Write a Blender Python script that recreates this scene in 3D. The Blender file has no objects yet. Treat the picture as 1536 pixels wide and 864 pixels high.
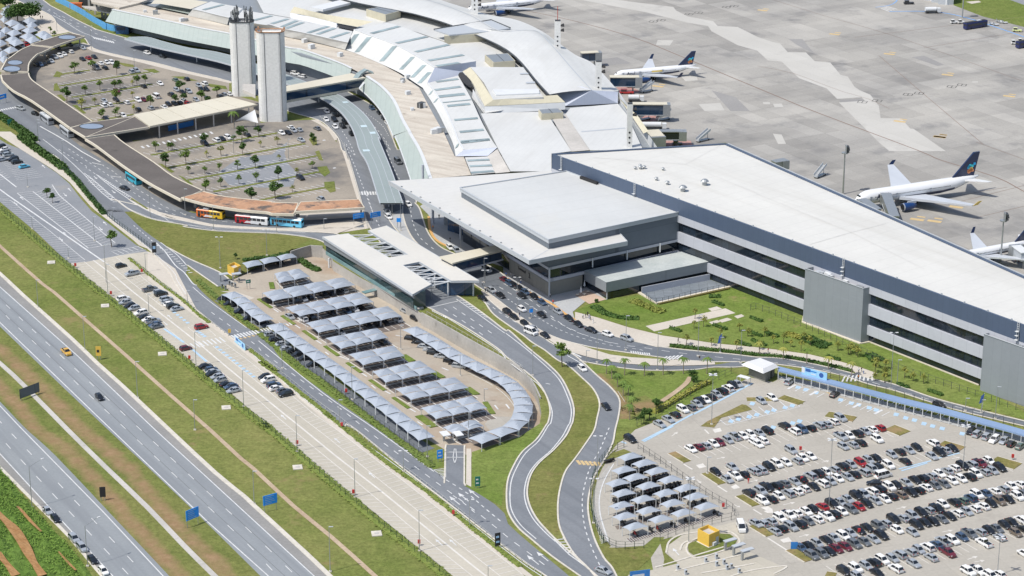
import bpy,math,random
from math import radians as R,pi,sin,cos,atan2,hypot
from mathutils import Vector,Matrix
from mathutils.geometry import tessellate_polygon
random.seed(7)
S=bpy.context.scene
COL=S.collection
F,CX,CY,HOR,HGT=3500.0,768.0,432.0,-850.0,265.0
PHI=math.atan((CY-HOR)/F)
cam_d=bpy.data.cameras.new('camera');cam=bpy.data.objects.new('camera',cam_d);COL.objects.link(cam)
cam.location=(0,0,HGT);cam.rotation_euler=(pi/2-PHI,0,0)
cam_d.sensor_width=36;cam_d.lens=36*F/1536;cam_d.clip_start=1;cam_d.clip_end=20000
S.camera=cam
SUN_EL,SUN_AZ=58.0,atan2(-0.55,-0.83)
wd=bpy.data.worlds.new('World');S.world=wd;wd.use_nodes=True
nt=wd.node_tree;bg=nt.nodes['Background']
sky=nt.nodes.new('ShaderNodeTexSky');sky.sky_type='NISHITA';sky.sun_disc=False
sky.sun_elevation=R(SUN_EL);sky.sun_rotation=pi/2-SUN_AZ;sky.air_density=1.0;sky.dust_density=2.0
nt.links.new(sky.outputs[0],bg.inputs[0]);bg.inputs[1].default_value=0.145
sd=bpy.data.lights.new('sun','SUN');sd.energy=4.1;sd.angle=R(0.5);sd.color=(1.0,0.955,0.88)
sun=bpy.data.objects.new('sun',sd);COL.objects.link(sun)
svec=Vector((cos(SUN_AZ)*cos(R(SUN_EL)),sin(SUN_AZ)*cos(R(SUN_EL)),sin(R(SUN_EL))))
sun.rotation_euler=svec.to_track_quat('Z','Y').to_euler();sun.location=(-200,300,400)
S.view_settings.view_transform='Standard';S.view_settings.look='None'
S.view_settings.exposure=0.0;S.view_settings.gamma=1.0;S.view_settings.use_curve_mapping=False
S.render.engine='CYCLES'
TILE=dict(A1=(0,0,3.84),A2=(380,0,3.84),A3=(760,0,3.84),A4=(1136,0,3.84),B1=(0,200,3.84),B2=(380,200,3.84),B3=(760,200,3.84),B4=(1136,200,3.84),C1=(0,420,3.84),C2=(380,420,3.84),C3=(760,420,3.84),C4=(1136,420,3.84),D1=(0,639,3.84),D2=(380,639,3.84),D3=(760,639,3.84),D4=(1136,639,3.84),E1=(470,320,5.468),E2=(580,220,5.468),E3=(700,340,5.468),E4=(860,340,5.468),E5=(1180,380,3.927),E6=(320,0,5.468),E7=(600,60,5.468),E8=(680,140,5.468),F1=(0,0,9.6),F2=(140,0,6.968),F3=(880,60,7.68),F4=(860,130,8.533),F5=(1330,310,7.447),F6=(880,670,5.908),F7=(960,740,5.486),F8=(700,400,5.908),G2=(280,480,9.6),G3=(1040,560,9.6),G5=(1336,729,6.4),G6=(210,190,4.8),G7=(1240,210,5.908),H1=(330,375,9.6),H2=(470,420,9.6),J4=(680,560,6.17),K5=(390,480,9.6),K6=(0,90,6.4),K7=(480,120,7.2),L7=(280,300,7.68),L8=(1120,500,7.2),N1=(140,370,9.6),N2=(280,470,9.6),N3=(340,540,9.6),N4=(420,620,9.6),N5=(60,170,9.6),N6=(120,250,9.6),M1=(1380,0,9.82),M2=(0,740,6.967),S=(0,0,1))
def P(tile,s):
 ox,oy,k=TILE[tile]
 return[(ox+float(a.split(',')[0])/k,oy+float(a.split(',')[1])/k)for a in s.split()]
def PP(*a):
 out=[]
 for t,s in zip(a[0::2],a[1::2]):out+=P(t,s)
 return out
def at(px,py,z=0.0):
 x=(px-CX)/F;y=-(py-CY)/F
 d=Vector((x,cos(PHI)+y*sin(PHI),-sin(PHI)+y*cos(PHI)))
 return Vector((0,0,HGT))+d*((z-HGT)/d.z)
def proj(v):
 r=Vector(v)-Vector((0,0,HGT))
 dep=r.y*cos(PHI)-r.z*sin(PHI);up=r.y*sin(PHI)+r.z*cos(PHI)
 return CX+F*r.x/dep,CY-F*up/dep
def hgt(px,yt,yb,zb=0.0):
 g=at(px,yb,zb);lo,hi=zb,zb+120
 for _ in range(50):
  m=(lo+hi)/2
  if proj((g.x,g.y,m))[1]>yt:lo=m
  else:hi=m
 return lo
def sunk(px,py):
 "the covered car park falls from the frontage road down to the retaining wall"
 ex,ey,fx,fy=335,432,665,672
 n=hypot(fx-ex,fy-ey);d=((px-ex)*(fy-ey)-(py-ey)*(fx-ex))/n
 s=max(0.0,min(1.0,d/150.0));s=s*s*(3-2*s)
 f=max(0.0,min(1.0,(655-py)/75.0))
 return-4.0*s*(0.12+0.88*f)
def wpts(pl,z=0.0):return[at(x,y,z)for x,y in pl]
def spts(pl,z=0.0):return[at(x,y,sunk(x,y)+z)for x,y in pl]
def crv(pts,n=6):
 "Catmull-Rom through the points"
 p=[Vector(q)for q in pts]
 if len(p)<3:return p
 out=[]
 for i in range(len(p)-1):
  a=p[i-1]if i else p[0]*2-p[1];b,c=p[i],p[i+1]
  d=p[i+2]if i+2<len(p)else p[-1]*2-p[-2]
  for k in range(n):
   t=k/n
   out.append(0.5*((2*b)+(c-a)*t+(2*a-5*b+4*c-d)*t*t+(3*b-a-3*c+d)*t**3))
 out.append(p[-1]);return out
def resample(p,n):
 L=[0]
 for a,b in zip(p,p[1:]):L.append(L[-1]+(b-a).length)
 out=[];j=0
 for k in range(n):
  s=L[-1]*k/(n-1)
  while j<len(p)-2 and L[j+1]<s:j+=1
  d=L[j+1]-L[j];out.append(p[j].lerp(p[j+1],(s-L[j])/d if d else 0))
 return out
def plen(p):return sum((b-a).length for a,b in zip(p,p[1:]))
def point_at(p,s):
 for a,b in zip(p,p[1:]):
  d=(b-a).length
  if s<=d or b is p[-1]:return a+(b-a)*(s/d if d else 0),(b-a).normalized()
  s-=d
def offset(p,d):
 out=[]
 for i,q in enumerate(p):
  t=(p[min(i+1,len(p)-1)]-p[max(i-1,0)]);t.z=0;t.normalize()
  out.append(q+Vector((t.y,-t.x,0))*d)
 return out
class MB:
 def __init__(s):s.v=[];s.f=[];s.m=[];s.mi=0
 def mat(s,i):s.mi=i;return s
 def _a(s,vs,fs):
  o=len(s.v);s.v+=[tuple(q)for q in vs]
  for f in fs:s.f.append([o+i for i in f]);s.m.append(s.mi)
 def quad(s,a,b,c,d):s._a([a,b,c,d],[[0,1,2,3]]);return s
 def poly(s,pts):
  pts=[Vector(q)for q in pts]
  tr=tessellate_polygon([pts]);fs=[]
  for t in tr:
   a,b,c=(pts[i]for i in t)
   fs.append(list(t)if(b-a).cross(c-a).z>=0 else[t[0],t[2],t[1]])
  s._a(pts,fs);return s
 def prism(s,pts,z0,z1,bottom=False):
  pts=[Vector((q[0],q[1],0))for q in pts]
  if sum(a.x*b.y-b.x*a.y for a,b in zip(pts,pts[1:]+pts[:1]))<0:pts.reverse()
  top=[Vector((q.x,q.y,z1))for q in pts];bot=[Vector((q.x,q.y,z0))for q in pts];n=len(pts)
  s._a(bot+top,[[i,(i+1)%n,n+(i+1)%n,n+i]for i in range(n)]);s.poly(top)
  if bottom:s.poly(bot)
  return s
 def walls(s,pts,z0,z1,closed=False):
  pts=[Vector((q[0],q[1],0))for q in pts];n=len(pts)
  s._a([(q.x,q.y,z0)for q in pts]+[(q.x,q.y,z1)for q in pts],[[i,(i+1)%n,n+(i+1)%n,n+i]for i in range(n if closed else n-1)]);return s
 def box(s,c,sz,rz=0.0):
  c=Vector(c);x,y,z=sz[0]/2,sz[1]/2,sz[2]/2;m=Matrix.Rotation(rz,3,'Z')
  vs=[c+m@Vector((a*x,b*y,d*z))for d in(-1,1)for a,b in((-1,-1),(1,-1),(1,1),(-1,1))]
  s._a(vs,[[3,2,1,0],[4,5,6,7],[0,1,5,4],[1,2,6,5],[2,3,7,6],[3,0,4,7]]);return s
 def tube(s,a,b,r0,r1=None,n=6,cap=True):
  a=Vector(a);b=Vector(b);r1=r0 if r1 is None else r1
  q=(b-a).to_track_quat('Z','Y').to_matrix()
  vs=[a+q@Vector((cos(2*pi*i/n)*r0,sin(2*pi*i/n)*r0,0))for i in range(n)]
  vs+=[b+q@Vector((cos(2*pi*i/n)*r1,sin(2*pi*i/n)*r1,0))for i in range(n)]
  fs=[[i,(i+1)%n,n+(i+1)%n,n+i]for i in range(n)]
  if cap:fs+=[list(range(n,2*n)),list(range(n-1,-1,-1))]
  s._a(vs,fs);return s
 def loft(s,rings,closed=True,cap=True):
  n=len(rings[0]);vs=[q for r in rings for q in r];fs=[]
  for k in range(len(rings)-1):
   for i in range(n if closed else n-1):
    j=(i+1)%n;fs.append([k*n+i,k*n+j,(k+1)*n+j,(k+1)*n+i])
  if cap:fs+=[list(range(n-1,-1,-1)),[(len(rings)-1)*n+i for i in range(n)]]
  s._a(vs,fs);return s
 def strip(s,L,Rr,n=None):
  n=n or max(8,int(max(plen(L),plen(Rr))/6));n=min(n,160)
  L=resample(L,n);Rr=resample(Rr,n)
  s._a(L+Rr,[[i,n+i,n+i+1,i+1]for i in range(n-1)]);return s
 def band(s,p,w,dz=0.0):
  a=offset(p,-w/2);b=offset(p,w/2);n=len(p);up=Vector((0,0,dz))
  s._a([q+up for q in a+b],[[i,n+i,n+i+1,i+1]for i in range(n-1)]);return s
 def ridge(s,p,w,h,dz=0.0):
  "a solid bar of width w and height h along p (kerbs, fascias)"
  a=offset(p,-w/2);b=offset(p,w/2);n=len(p);u0=Vector((0,0,dz));u1=Vector((0,0,dz+h))
  vs=[q+u0 for q in a]+[q+u1 for q in a]+[q+u1 for q in b]+[q+u0 for q in b];fs=[]
  for i in range(n-1):
   for k in range(3):fs.append([k*n+i,k*n+i+1,(k+1)*n+i+1,(k+1)*n+i])
  fs+=[[0,n,2*n,3*n],[n-1,4*n-1,3*n-1,2*n-1]]
  s._a(vs,fs);return s
 def dashes(s,p,w,dash,gap,dz=0.0,start=0.0):
  L=plen(p);t=start
  while t+dash<L:
   a,d=point_at(p,t);b,_=point_at(p,t+dash);s.band([a,b],w,dz);t+=dash+gap
  return s
 def build(s,name,mats,parent=None,origin=None,smooth=False,kind=None):
  me=bpy.data.meshes.new(name)
  o=Vector(origin)if origin is not None else Vector()
  me.from_pydata([Vector(q)-o for q in s.v],[],s.f)
  for m in(mats if isinstance(mats,(list,tuple))else[mats]):me.materials.append(m)
  me.polygons.foreach_set('material_index',s.m)
  if smooth:me.polygons.foreach_set('use_smooth',[True]*len(s.f))
  me.update()
  ob=bpy.data.objects.new(name,me);COL.objects.link(ob)
  if parent is not None:ob.parent=parent
  elif origin is not None:ob.location=o
  if kind:ob['kind']=kind
  return ob
def inst(name,me,parent=None,loc=None,rz=0.0,mat=None):
 ob=bpy.data.objects.new(name,me);COL.objects.link(ob)
 if parent is not None:ob.parent=parent
 if loc is not None:ob.location=loc
 if rz:ob.rotation_euler=(0,0,rz)
 if mat is not None:
  ob.material_slots[0].link='OBJECT';ob.material_slots[0].material=mat
 return ob
def tag(o,label=None,cat=None,group=None,kind=None):
 if label:o['label']=label
 if cat:o['category']=cat
 if group:o['group']=group
 if kind:o['kind']=kind
 return o
def thing(name,label,cat,loc=(0,0,0),rz=0.0,group=None):
 o=bpy.data.objects.new(name,None);COL.objects.link(o);o.empty_display_size=1
 o.location=loc;o.rotation_euler=(0,0,rz);return tag(o,label,cat,group)
def struct(name,mb,m):return mb.build(name,m,kind='structure')
ORD=['first','second','third','fourth','fifth','sixth','seventh','eighth','ninth','tenth','eleventh','twelfth','thirteenth','fourteenth','fifteenth','sixteenth','seventeenth','eighteenth','nineteenth','twentieth']
TENS={20:'twenty',30:'thirty',40:'forty',50:'fifty'}
def od(i):
 "0 -> first"
 i+=1
 if i<=20:return ORD[i-1]
 return(TENS[i//10*10]+'-'+ORD[i%10-1])if i%10 else{30:'thirtieth',40:'fortieth'}[i]
def _new(name):
 m=bpy.data.materials.new(name);m.use_nodes=True
 b=m.node_tree.nodes['Principled BSDF'];return m,m.node_tree,b
def _coord(t,scale=(1,1,1),rot=0.0):
 c=t.nodes.new('ShaderNodeTexCoord');mp=t.nodes.new('ShaderNodeMapping')
 mp.vector_type='TEXTURE';t.links.new(c.outputs['Object'],mp.inputs[0]);mp.inputs['Scale'].default_value=[1/q for q in scale];mp.inputs['Rotation'].default_value=(0,0,-rot)
 return mp.outputs[0]
def _noise(t,vec,sc,det=5.0,ro=0.6):
 n=t.nodes.new('ShaderNodeTexNoise');n.inputs['Scale'].default_value=sc;n.inputs['Detail'].default_value=det
 n.inputs['Roughness'].default_value=ro;t.links.new(vec,n.inputs['Vector']);return n.outputs['Fac']
def _ramp(t,fac,stops):
 r=t.nodes.new('ShaderNodeValToRGB');e=r.color_ramp.elements
 while len(e)<len(stops):e.new(0.5)
 for k,(p,c)in zip(e,stops):k.position=p;k.color=(*c,1)if len(c)==3 else c
 t.links.new(fac,r.inputs[0]);return r.outputs[0]
def _mix(t,fac,a,b,mode='MIX'):
 m=t.nodes.new('ShaderNodeMix');m.data_type='RGBA';m.blend_type=mode
 if isinstance(fac,float):m.inputs[0].default_value=fac
 else:t.links.new(fac,m.inputs[0])
 for i,x in((6,a),(7,b)):
  if isinstance(x,(tuple,list)):m.inputs[i].default_value=(*x,1)
  else:t.links.new(x,m.inputs[i])
 return m.outputs[2]
def _bump(t,b,h,strength,dist=0.1):
 n=t.nodes.new('ShaderNodeBump');n.inputs['Strength'].default_value=strength;n.inputs['Distance'].default_value=dist
 t.links.new(h,n.inputs['Height']);t.links.new(n.outputs[0],b.inputs['Normal'])
def plain(name,c,rough=0.6,metal=0.0,var=0.12,sc=1.5,spec=None,coat=0.0):
 m,t,b=_new(name);v=_coord(t)
 n=_noise(t,v,sc,4)
 t.links.new(_ramp(t,n,[(0.25,tuple(x*(1-var)for x in c)),(0.75,tuple(min(1,x*(1+var))for x in c))]),b.inputs['Base Color'])
 b.inputs['Roughness'].default_value=rough;b.inputs['Metallic'].default_value=metal
 if spec is not None:b.inputs['Specular IOR Level'].default_value=spec
 if coat:b.inputs['Coat Weight'].default_value=coat;b.inputs['Coat Roughness'].default_value=0.08
 return m
def ground(name,c,c2,sc=0.05,stain=None,fine=1.2,rough=0.9,fv=0.12,streak=None,rot=0.0,slab=None,slabrot=0.0,slab2=None):
 "broad patches c..c2, fine grain, optional stains, wheel streaks and slab joints"
 m,t,b=_new(name);v=_coord(t)
 col=_ramp(t,_noise(t,v,sc,6,0.62),[(0.32,c),(0.68,c2)])
 g=_ramp(t,_noise(t,v,fine,6,0.7),[(0.3,(1-fv,)*3),(0.7,(1+fv,)*3)])
 col=_mix(t,1.0,col,g,'MULTIPLY')
 if stain:
  f=_ramp(t,_noise(t,v,stain[1],5,0.65),[(stain[2],(0,0,0)),(min(0.99,stain[2]+0.14),(1,1,1))])
  col=_mix(t,f,col,stain[0])
 if streak:
  w=_coord(t,(streak[1],streak[2],1),rot)
  f=_ramp(t,_noise(t,w,1.0,5,0.6),[(0.45,(0,0,0)),(0.7,(0.75,)*3)])
  col=_mix(t,f,col,streak[0])
 for slab in[q for q in(slab,slab2)if q]:
  w=_coord(t,(1,1,1),slabrot);k=t.nodes.new('ShaderNodeTexBrick');t.links.new(w,k.inputs['Vector'])
  k.inputs['Scale'].default_value=1.0;k.inputs['Brick Width'].default_value=slab[0];k.inputs['Row Height'].default_value=slab[1]
  k.inputs['Mortar Size'].default_value=slab[2];k.inputs['Mortar Smooth'].default_value=0.3;k.offset=0.0
  k.inputs['Color1'].default_value=(*[1-slab[3]]*3,1);k.inputs['Color2'].default_value=(*[1+slab[3]]*3,1)
  k.inputs['Mortar'].default_value=(*[slab[4]]*3,1)
  col=_mix(t,1.0,col,k.outputs['Color'],'MULTIPLY')
 t.links.new(col,b.inputs['Base Color']);b.inputs['Roughness'].default_value=rough
 b.inputs['Specular IOR Level'].default_value=0.25
 return m
def turf(name,c,c2,dirt,dth=0.62,sc=0.03,rot=0.0,mow=False):
 m,t,b=_new(name);v=_coord(t)
 col=_ramp(t,_noise(t,v,sc,7,0.68),[(0.3,c),(0.7,c2)])
 g=_ramp(t,_noise(t,v,0.9,6,0.75),[(0.28,(0.62,)*3),(0.72,(1.34,)*3)])
 col=_mix(t,1.0,col,g,'MULTIPLY')
 g2=_ramp(t,_noise(t,v,0.22,5,0.7),[(0.3,(0.8,0.82,0.75)),(0.7,(1.18,1.14,1.1))])
 col=_mix(t,1.0,col,g2,'MULTIPLY')
 w=_coord(t,(0.05,0.012,1),rot)if mow else v
 f=_ramp(t,_noise(t,w,1.0 if mow else 0.06,8,0.72),[(dth,(0,0,0)),(dth+0.12,(0.85,)*3)])
 col=_mix(t,f,col,dirt)
 t.links.new(col,b.inputs['Base Color']);b.inputs['Roughness'].default_value=1.0;b.inputs['Specular IOR Level'].default_value=0.1
 _bump(t,b,_noise(t,v,2.2,5,0.7),0.5,0.25)
 return m
def metalroof(name,c,seam=0.0,rot=0.0,pitch=1.0,rough=0.45,var=0.05,stain=None,spec=0.35,grid=None):
 m,t,b=_new(name);v=_coord(t)
 col=_ramp(t,_noise(t,v,0.04,5),[(0.3,tuple(x*(1-var)for x in c)),(0.7,tuple(min(1,x*(1+var))for x in c))])
 g=_ramp(t,_noise(t,v,0.6,6,0.7),[(0.3,(0.965,)*3),(0.7,(1.03,)*3)])
 col=_mix(t,1.0,col,g,'MULTIPLY')
 if stain:
  w=_coord(t,(stain[1],stain[2],1),rot)
  f=_ramp(t,_noise(t,w,1.0,7,0.7),[(stain[3],(0,0,0)),(stain[3]+0.18,(0.8,)*3)])
  col=_mix(t,f,col,stain[0])
 if seam:
  w=_coord(t,(1,1,1),rot);k=t.nodes.new('ShaderNodeTexWave');k.inputs['Scale'].default_value=0.314/pitch
  k.wave_profile='SAW';t.links.new(w,k.inputs['Vector'])
  s=_ramp(t,k.outputs['Fac'],[(0.0,(1-seam,)*3),(0.12,(1,1,1)),(1.0,(1,1,1))])
  col=_mix(t,1.0,col,s,'MULTIPLY')
 if grid:col=wallgrid(t,col,rot,*grid)
 t.links.new(col,b.inputs['Base Color']);b.inputs['Roughness'].default_value=rough;b.inputs['Specular IOR Level'].default_value=spec
 return m
def wallgrid(t,col,rot,w,h,joint,tint):
 "panel joints on upright walls: brick pattern over (along the wall, height)"
 sx=t.nodes.new('ShaderNodeSeparateXYZ');t.links.new(_coord(t,(1,1,1),rot),sx.inputs[0]);cx=t.nodes.new('ShaderNodeCombineXYZ');t.links.new(sx.outputs[0],cx.inputs[0]);t.links.new(sx.outputs[2],cx.inputs[1])
 k=t.nodes.new('ShaderNodeTexBrick');t.links.new(cx.outputs[0],k.inputs['Vector']);k.offset=0;k.inputs['Scale'].default_value=1;k.inputs['Brick Width'].default_value=w;k.inputs['Row Height'].default_value=h;k.inputs['Mortar Size'].default_value=.06
 k.inputs['Color1'].default_value=(*[1-tint]*3,1);k.inputs['Color2'].default_value=(*[1+tint]*3,1);k.inputs['Mortar'].default_value=(*[joint]*3,1)
 return _mix(t,1.0,col,k.outputs['Color'],'MULTIPLY')
def glassy(name,c,rough=0.06,spec=0.9,var=0.25,pane=None,rot=0.0):
 m,t,b=_new(name);v=_coord(t)
 col=_ramp(t,_noise(t,v,0.15,3),[(0.3,tuple(x*(1-var)for x in c)),(0.7,tuple(x*(1+var)for x in c))])
 if pane:col=wallgrid(t,col,rot,*pane)
 t.links.new(col,b.inputs['Base Color']);b.inputs['Roughness'].default_value=rough;b.inputs['Specular IOR Level'].default_value=spec
 return m
HWY=(at(161,639)-at(400,861));HA=atan2(HWY.y,HWY.x)
M={}
M['asphalt_hwy']=ground('highway asphalt',(.225,.245,.262),(.26,.28,.295),.03,fv=.07,streak=((.185,.2,.218),.006,.28),rot=-HA,rough=.8)
M['asphalt']=ground('road asphalt',(.16,.175,.195),(.2,.214,.232),.04,stain=((.12,.13,.145),.06,.66),fv=.1,streak=((.14,.152,.17),.012,.3),rot=-HA)
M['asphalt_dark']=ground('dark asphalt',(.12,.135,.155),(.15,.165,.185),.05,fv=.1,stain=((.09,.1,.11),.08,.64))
M['asphalt_pale']=ground('pale asphalt',(.2,.215,.235),(.245,.255,.27),.05,fv=.1,stain=((.3,.28,.25),.05,.66))
M['shoulder']=ground('asphalt shoulder',(.22,.22,.215),(.27,.265,.255),.06,fv=.12)
M['lot']=ground('car park concrete',(.345,.325,.285),(.40,.378,.335),.03,stain=((.285,.265,.235),.05,.6),fv=.09,slab=(7.2,5.2,.05,.035,.82),slabrot=-.35)
M['lot_long']=ground('long car park concrete',(.40,.375,.315),(.455,.425,.36),.03,stain=((.34,.31,.255),.08,.64),fv=.07,slab=(5,5,.05,.03,.86),slabrot=-HA)
M['lot_old']=ground('old car park paving',(.235,.212,.18),(.325,.288,.238),.035,stain=((.15,.143,.135),.025,.48),fv=.14)
M['lot_cover']=ground('covered car park paving',(.37,.325,.265),(.43,.38,.31),.05,stain=((.33,.255,.19),.035,.5),fv=.09)
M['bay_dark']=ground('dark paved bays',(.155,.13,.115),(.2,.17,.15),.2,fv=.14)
M['paving']=ground('pavement slabs',(.47,.43,.37),(.53,.49,.43),.05,fv=.08,stain=((.41,.35,.29),.1,.62))
M['paving_pink']=ground('pink paving',(.48,.36,.28),(.54,.42,.33),.06,fv=.08)
M['paving_grey']=ground('grey plaza paving',(.36,.37,.38),(.42,.43,.43),.08,fv=.1)
M['kerb']=ground('kerb concrete',(.5,.47,.41),(.58,.55,.49),.3,fv=.1)
M['concrete']=ground('weathered concrete',(.4,.385,.36),(.5,.48,.45),.08,stain=((.3,.28,.26),.12,.64),fv=.1)
M['concrete_wall']=ground('wall concrete',(.33,.32,.30),(.42,.405,.375),.1,stain=((.24,.23,.21),.3,.6),fv=.12)
M['soilwalk']=ground('earth coloured drain',(.36,.27,.19),(.46,.37,.27),.1,fv=.18)
M['soil']=ground('red soil',(.33,.155,.075),(.43,.24,.13),.1,fv=.2)
AP=at(1136+1500/3.84,545/3.84)-at(760,45/3.84)
M['apron']=ground('apron concrete',(.295,.287,.27),(.385,.37,.338),.012,stain=((.215,.212,.207),.04,.545),fv=.11,streak=((.225,.22,.21),.05,.007),rot=-HA,slab=(14,7.5,.08,.075,.82),slabrot=-HA,slab2=(42,15,.05,.10,.9))
M['apron_pale']=ground('newer apron concrete',(.43,.42,.39),(.475,.465,.435),.02,stain=((.34,.33,.31),.03,.6),fv=.05,slab=(14,7.5,.07,.03,.9),slabrot=-HA)
M['turf']=turf('verge grass',(.12,.162,.04),(.215,.215,.083),(.25,.19,.095),.585,.02)
M['turf_median']=turf('median grass',(.115,.155,.04),(.195,.195,.072),(.25,.18,.09),.7,.03)
def softsoil():
 "median grass worn to soil where the mesh attribute says so"
 m=turf('worn median strip',(.115,.155,.04),(.195,.195,.072),(.25,.18,.09),.7,.03);t=m.node_tree;b=t.nodes['Principled BSDF'];src=b.inputs['Base Color'].links[0].from_socket
 at_=t.nodes.new('ShaderNodeAttribute');at_.attribute_name='wear';n=_noise(t,_coord(t),.14,7,.72);a=t.nodes.new('ShaderNodeMath');a.operation='MULTIPLY_ADD';t.links.new(n,a.inputs[0]);a.inputs[1].default_value=1.5;a.inputs[2].default_value=-.75
 c=t.nodes.new('ShaderNodeMath');c.operation='ADD';t.links.new(at_.outputs['Fac'],c.inputs[0]);t.links.new(a.outputs[0],c.inputs[1])
 f=_ramp(t,c.outputs[0],[(.3,(0,0,0)),(.95,(.92,)*3)]);sl=_ramp(t,_noise(t,_coord(t),.5,6,.7),[(.3,(.23,.145,.08)),(.7,(.33,.225,.135))])
 t.links.new(_mix(t,f,src,sl),b.inputs['Base Color']);return m
M['median_soil']=softsoil()
M['lawn']=turf('green lawn',(.115,.18,.035),(.185,.22,.07),(.28,.21,.11),.62,.035)
M['turf_far']=turf('airfield grass',(.12,.17,.04),(.16,.19,.06),(.18,.18,.08),.7,.02)
M['embank']=turf('embankment grass',(.13,.155,.042),(.19,.185,.07),(.25,.18,.095),.58,.04)
M['island']=turf('dry island grass',(.15,.15,.05),(.23,.2,.085),(.30,.21,.12),.5,.12)
M['bank']=turf('lush bank grass',(.10,.19,.03),(.16,.25,.06),(.14,.19,.05),.7,.08)
M['seam']=plain('tar seam',(.12,.13,.14),.8)
M['tyre_dark']=plain('worn dark lane',(.19,.205,.22),.8)
M['white_paint']=plain('white road paint',(.57,.58,.58),.7,var=.18,sc=.6)
M['worn_paint']=plain('worn road paint',(.58,.56,.52),.8,var=.14,sc=.5)
M['blue_paint']=plain('blue bay paint',(.36,.50,.62),.75,var=.12,sc=.8)
M['apron_blue']=plain('blue apron line',(.17,.34,.62),.75)
M['yellow_paint']=plain('faded yellow paint',(.52,.39,.2),.8,var=.16)
M['orange_kerb']=plain('orange kerb paint',(.62,.36,.13),.75)
M['line_red']=plain('brown apron line',(.2,.13,.1),.8)
M['black_paint']=plain('black apron paint',(.05,.05,.05),.7)
LOT_EDGE=PP('S','337,428 345,412 352,400 364,394 400,384 440,373 478,368 492,378 500,392 540,416 590,443 634,471 653,482 690,503 713,516 748,535 780,553 799,575 808,597 812,620 808,645 795,662 770,672 740,680 713,684 690,676 668,672 640,655 600,626 560,597 520,567 480,537 440,507 400,477 360,447')
g=MB()
BIG=6000
outer=[Vector((-BIG,-BIG,0)),Vector((BIG,-BIG,0)),Vector((BIG,BIG,0)),Vector((-BIG,BIG,0))]
hole=wpts(LOT_EDGE)
tr=tessellate_polygon([outer,hole]);allv=outer+hole;fs=[]
for t in tr:
 a,b,c=(allv[i]for i in t)
 fs.append(list(t)if(b-a).cross(c-a).z>=0 else[t[0],t[2],t[1]])
g._a(allv,fs);struct('ground',g,M['turf'])
def sheet(name,pl,m,z=.02):
 return struct(name,MB().poly(wpts(pl,z)),m)
def road(name,L,Rr,m,z=.05,n=4,kerbs=(1,1),kw=.45):
 Lw=crv(wpts(L,z),n);Rw=crv(wpts(Rr,z),n)
 o=struct(name,MB().strip(Lw,Rw),m)
 k=MB()
 if kerbs[0]:k.ridge(Lw,kw,.14)
 if kerbs[1]:k.ridge(Rw,kw,.14)
 if k.v:k.build('kerb',M['kerb'],o,kind='structure')
 return o,Lw,Rw
def mark(parent,fn,name='lane_marking',m='white_paint'):
 k=MB();fn(k);return k.build(name,M[m],parent,kind='structure')
def line(k,pl,w=.3,z=.08,n=4):k.band(crv(wpts(pl,z),n),w)
def dash(k,pl,w=.25,d=3.0,gap=5.0,z=.08,st=0.0,n=4):k.dashes(crv(wpts(pl,z),n),w,d,gap,0,st)
def arrow(k,p,d,L=4.5,w=1.1,z=.08):
 "a straight road arrow at p pointing along d"
 d=Vector((d.x,d.y,0)).normalized();s=Vector((d.y,-d.x,0));p=Vector((p.x,p.y,z))
 k.quad(p-s*.14,p+s*.14,p+s*.14+d*L*.62,p-s*.14+d*L*.62)
 k._a([p-s*w/2+d*L*.6,p+s*w/2+d*L*.6,p+d*L],[[0,1,2]])
def ext(a,b,x):
 t=(x-a[0])/(b[0]-a[0]);return(x,a[1]+t*(b[1]-a[1]))
L1=PP('C1','0,268 350,605','D1','600,0 1130,500 1500,864');R1=PP('C1','40,0 130,85 415,340 560,480 700,605 975,864','D1','1240,270 1400,400','D2','0,455 300,730 440,864')
L1=[ext(L1[0],L1[1],-60)]+L1+[ext(L1[-2],L1[-1],560)];R1=[ext(R1[0],R1[2],-60)]+R1+[ext(R1[-2],R1[-1],680)]
R1=[p for i,p in enumerate(R1)if i==0 or p[0]>R1[i-1][0]+3 or i==len(R1)-1];R1 .sort()
hw1,_,r1w=road('motorway',L1,R1,M['asphalt_hwy'],kerbs=(0,1),kw=1.3,n=2)
WL=[(-60,425),]+PP('C1','0,245','D1','620,0 1200,555 1536,855','S','440,900 560,1012');WR=[(-60,374)]+PP('C1','0,40 450,440 895,864','D1','1536,612','D2','350,864','S','520,912 640,1027')
def f(k):
 line(k,WL,.3,.09,1);line(k,WR,.3,.09,1)
 dash(k,PP('C1','-250,-300 20,130','D1','70,0').__class__(PP('S','-60,402')+PP('C1','65,236 260,418 457,609','D1','795,83 1037,312 1300,560 1437,690','S','420,868')),.22,4.0,8.6,.09,1,1)
 dash(k,PP('S','-60,385')+PP('C1','35,143 222,318 420,499','D1','863,70 1107,297 1373,543 1510,672','S','450,870'),.22,4.0,8.6,.09,3,1)
mark(hw1,f)
mark(hw1,lambda k:k.strip(wpts([(a[0]+1.6,a[1]-.3)for a in WR],.07),wpts([(a[0]-1.6,a[1])for a in R1],.07)),'hard_shoulder','shoulder')
def seams(k,A,B,fr):
 a=crv(wpts(A,.075),1);b=crv(wpts(B,.075),1);a=resample(a,40);b=resample(b,40)
 for f_ in fr:k.band([p.lerp(q,f_)for p,q in zip(a,b)],.14)
mark(hw1,lambda k:seams(k,WL,WR,(.36,.69)),'lane_seam','seam')
L2=[(-60,642)]+PP('D1','0,240 100,340 250,490 400,640 550,820','S','175,890 280,1015');R2=[(-60,543)]+PP('C1','0,700 155,864','D1','300,150 650,520 975,864','S','290,905 400,1025')
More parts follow.
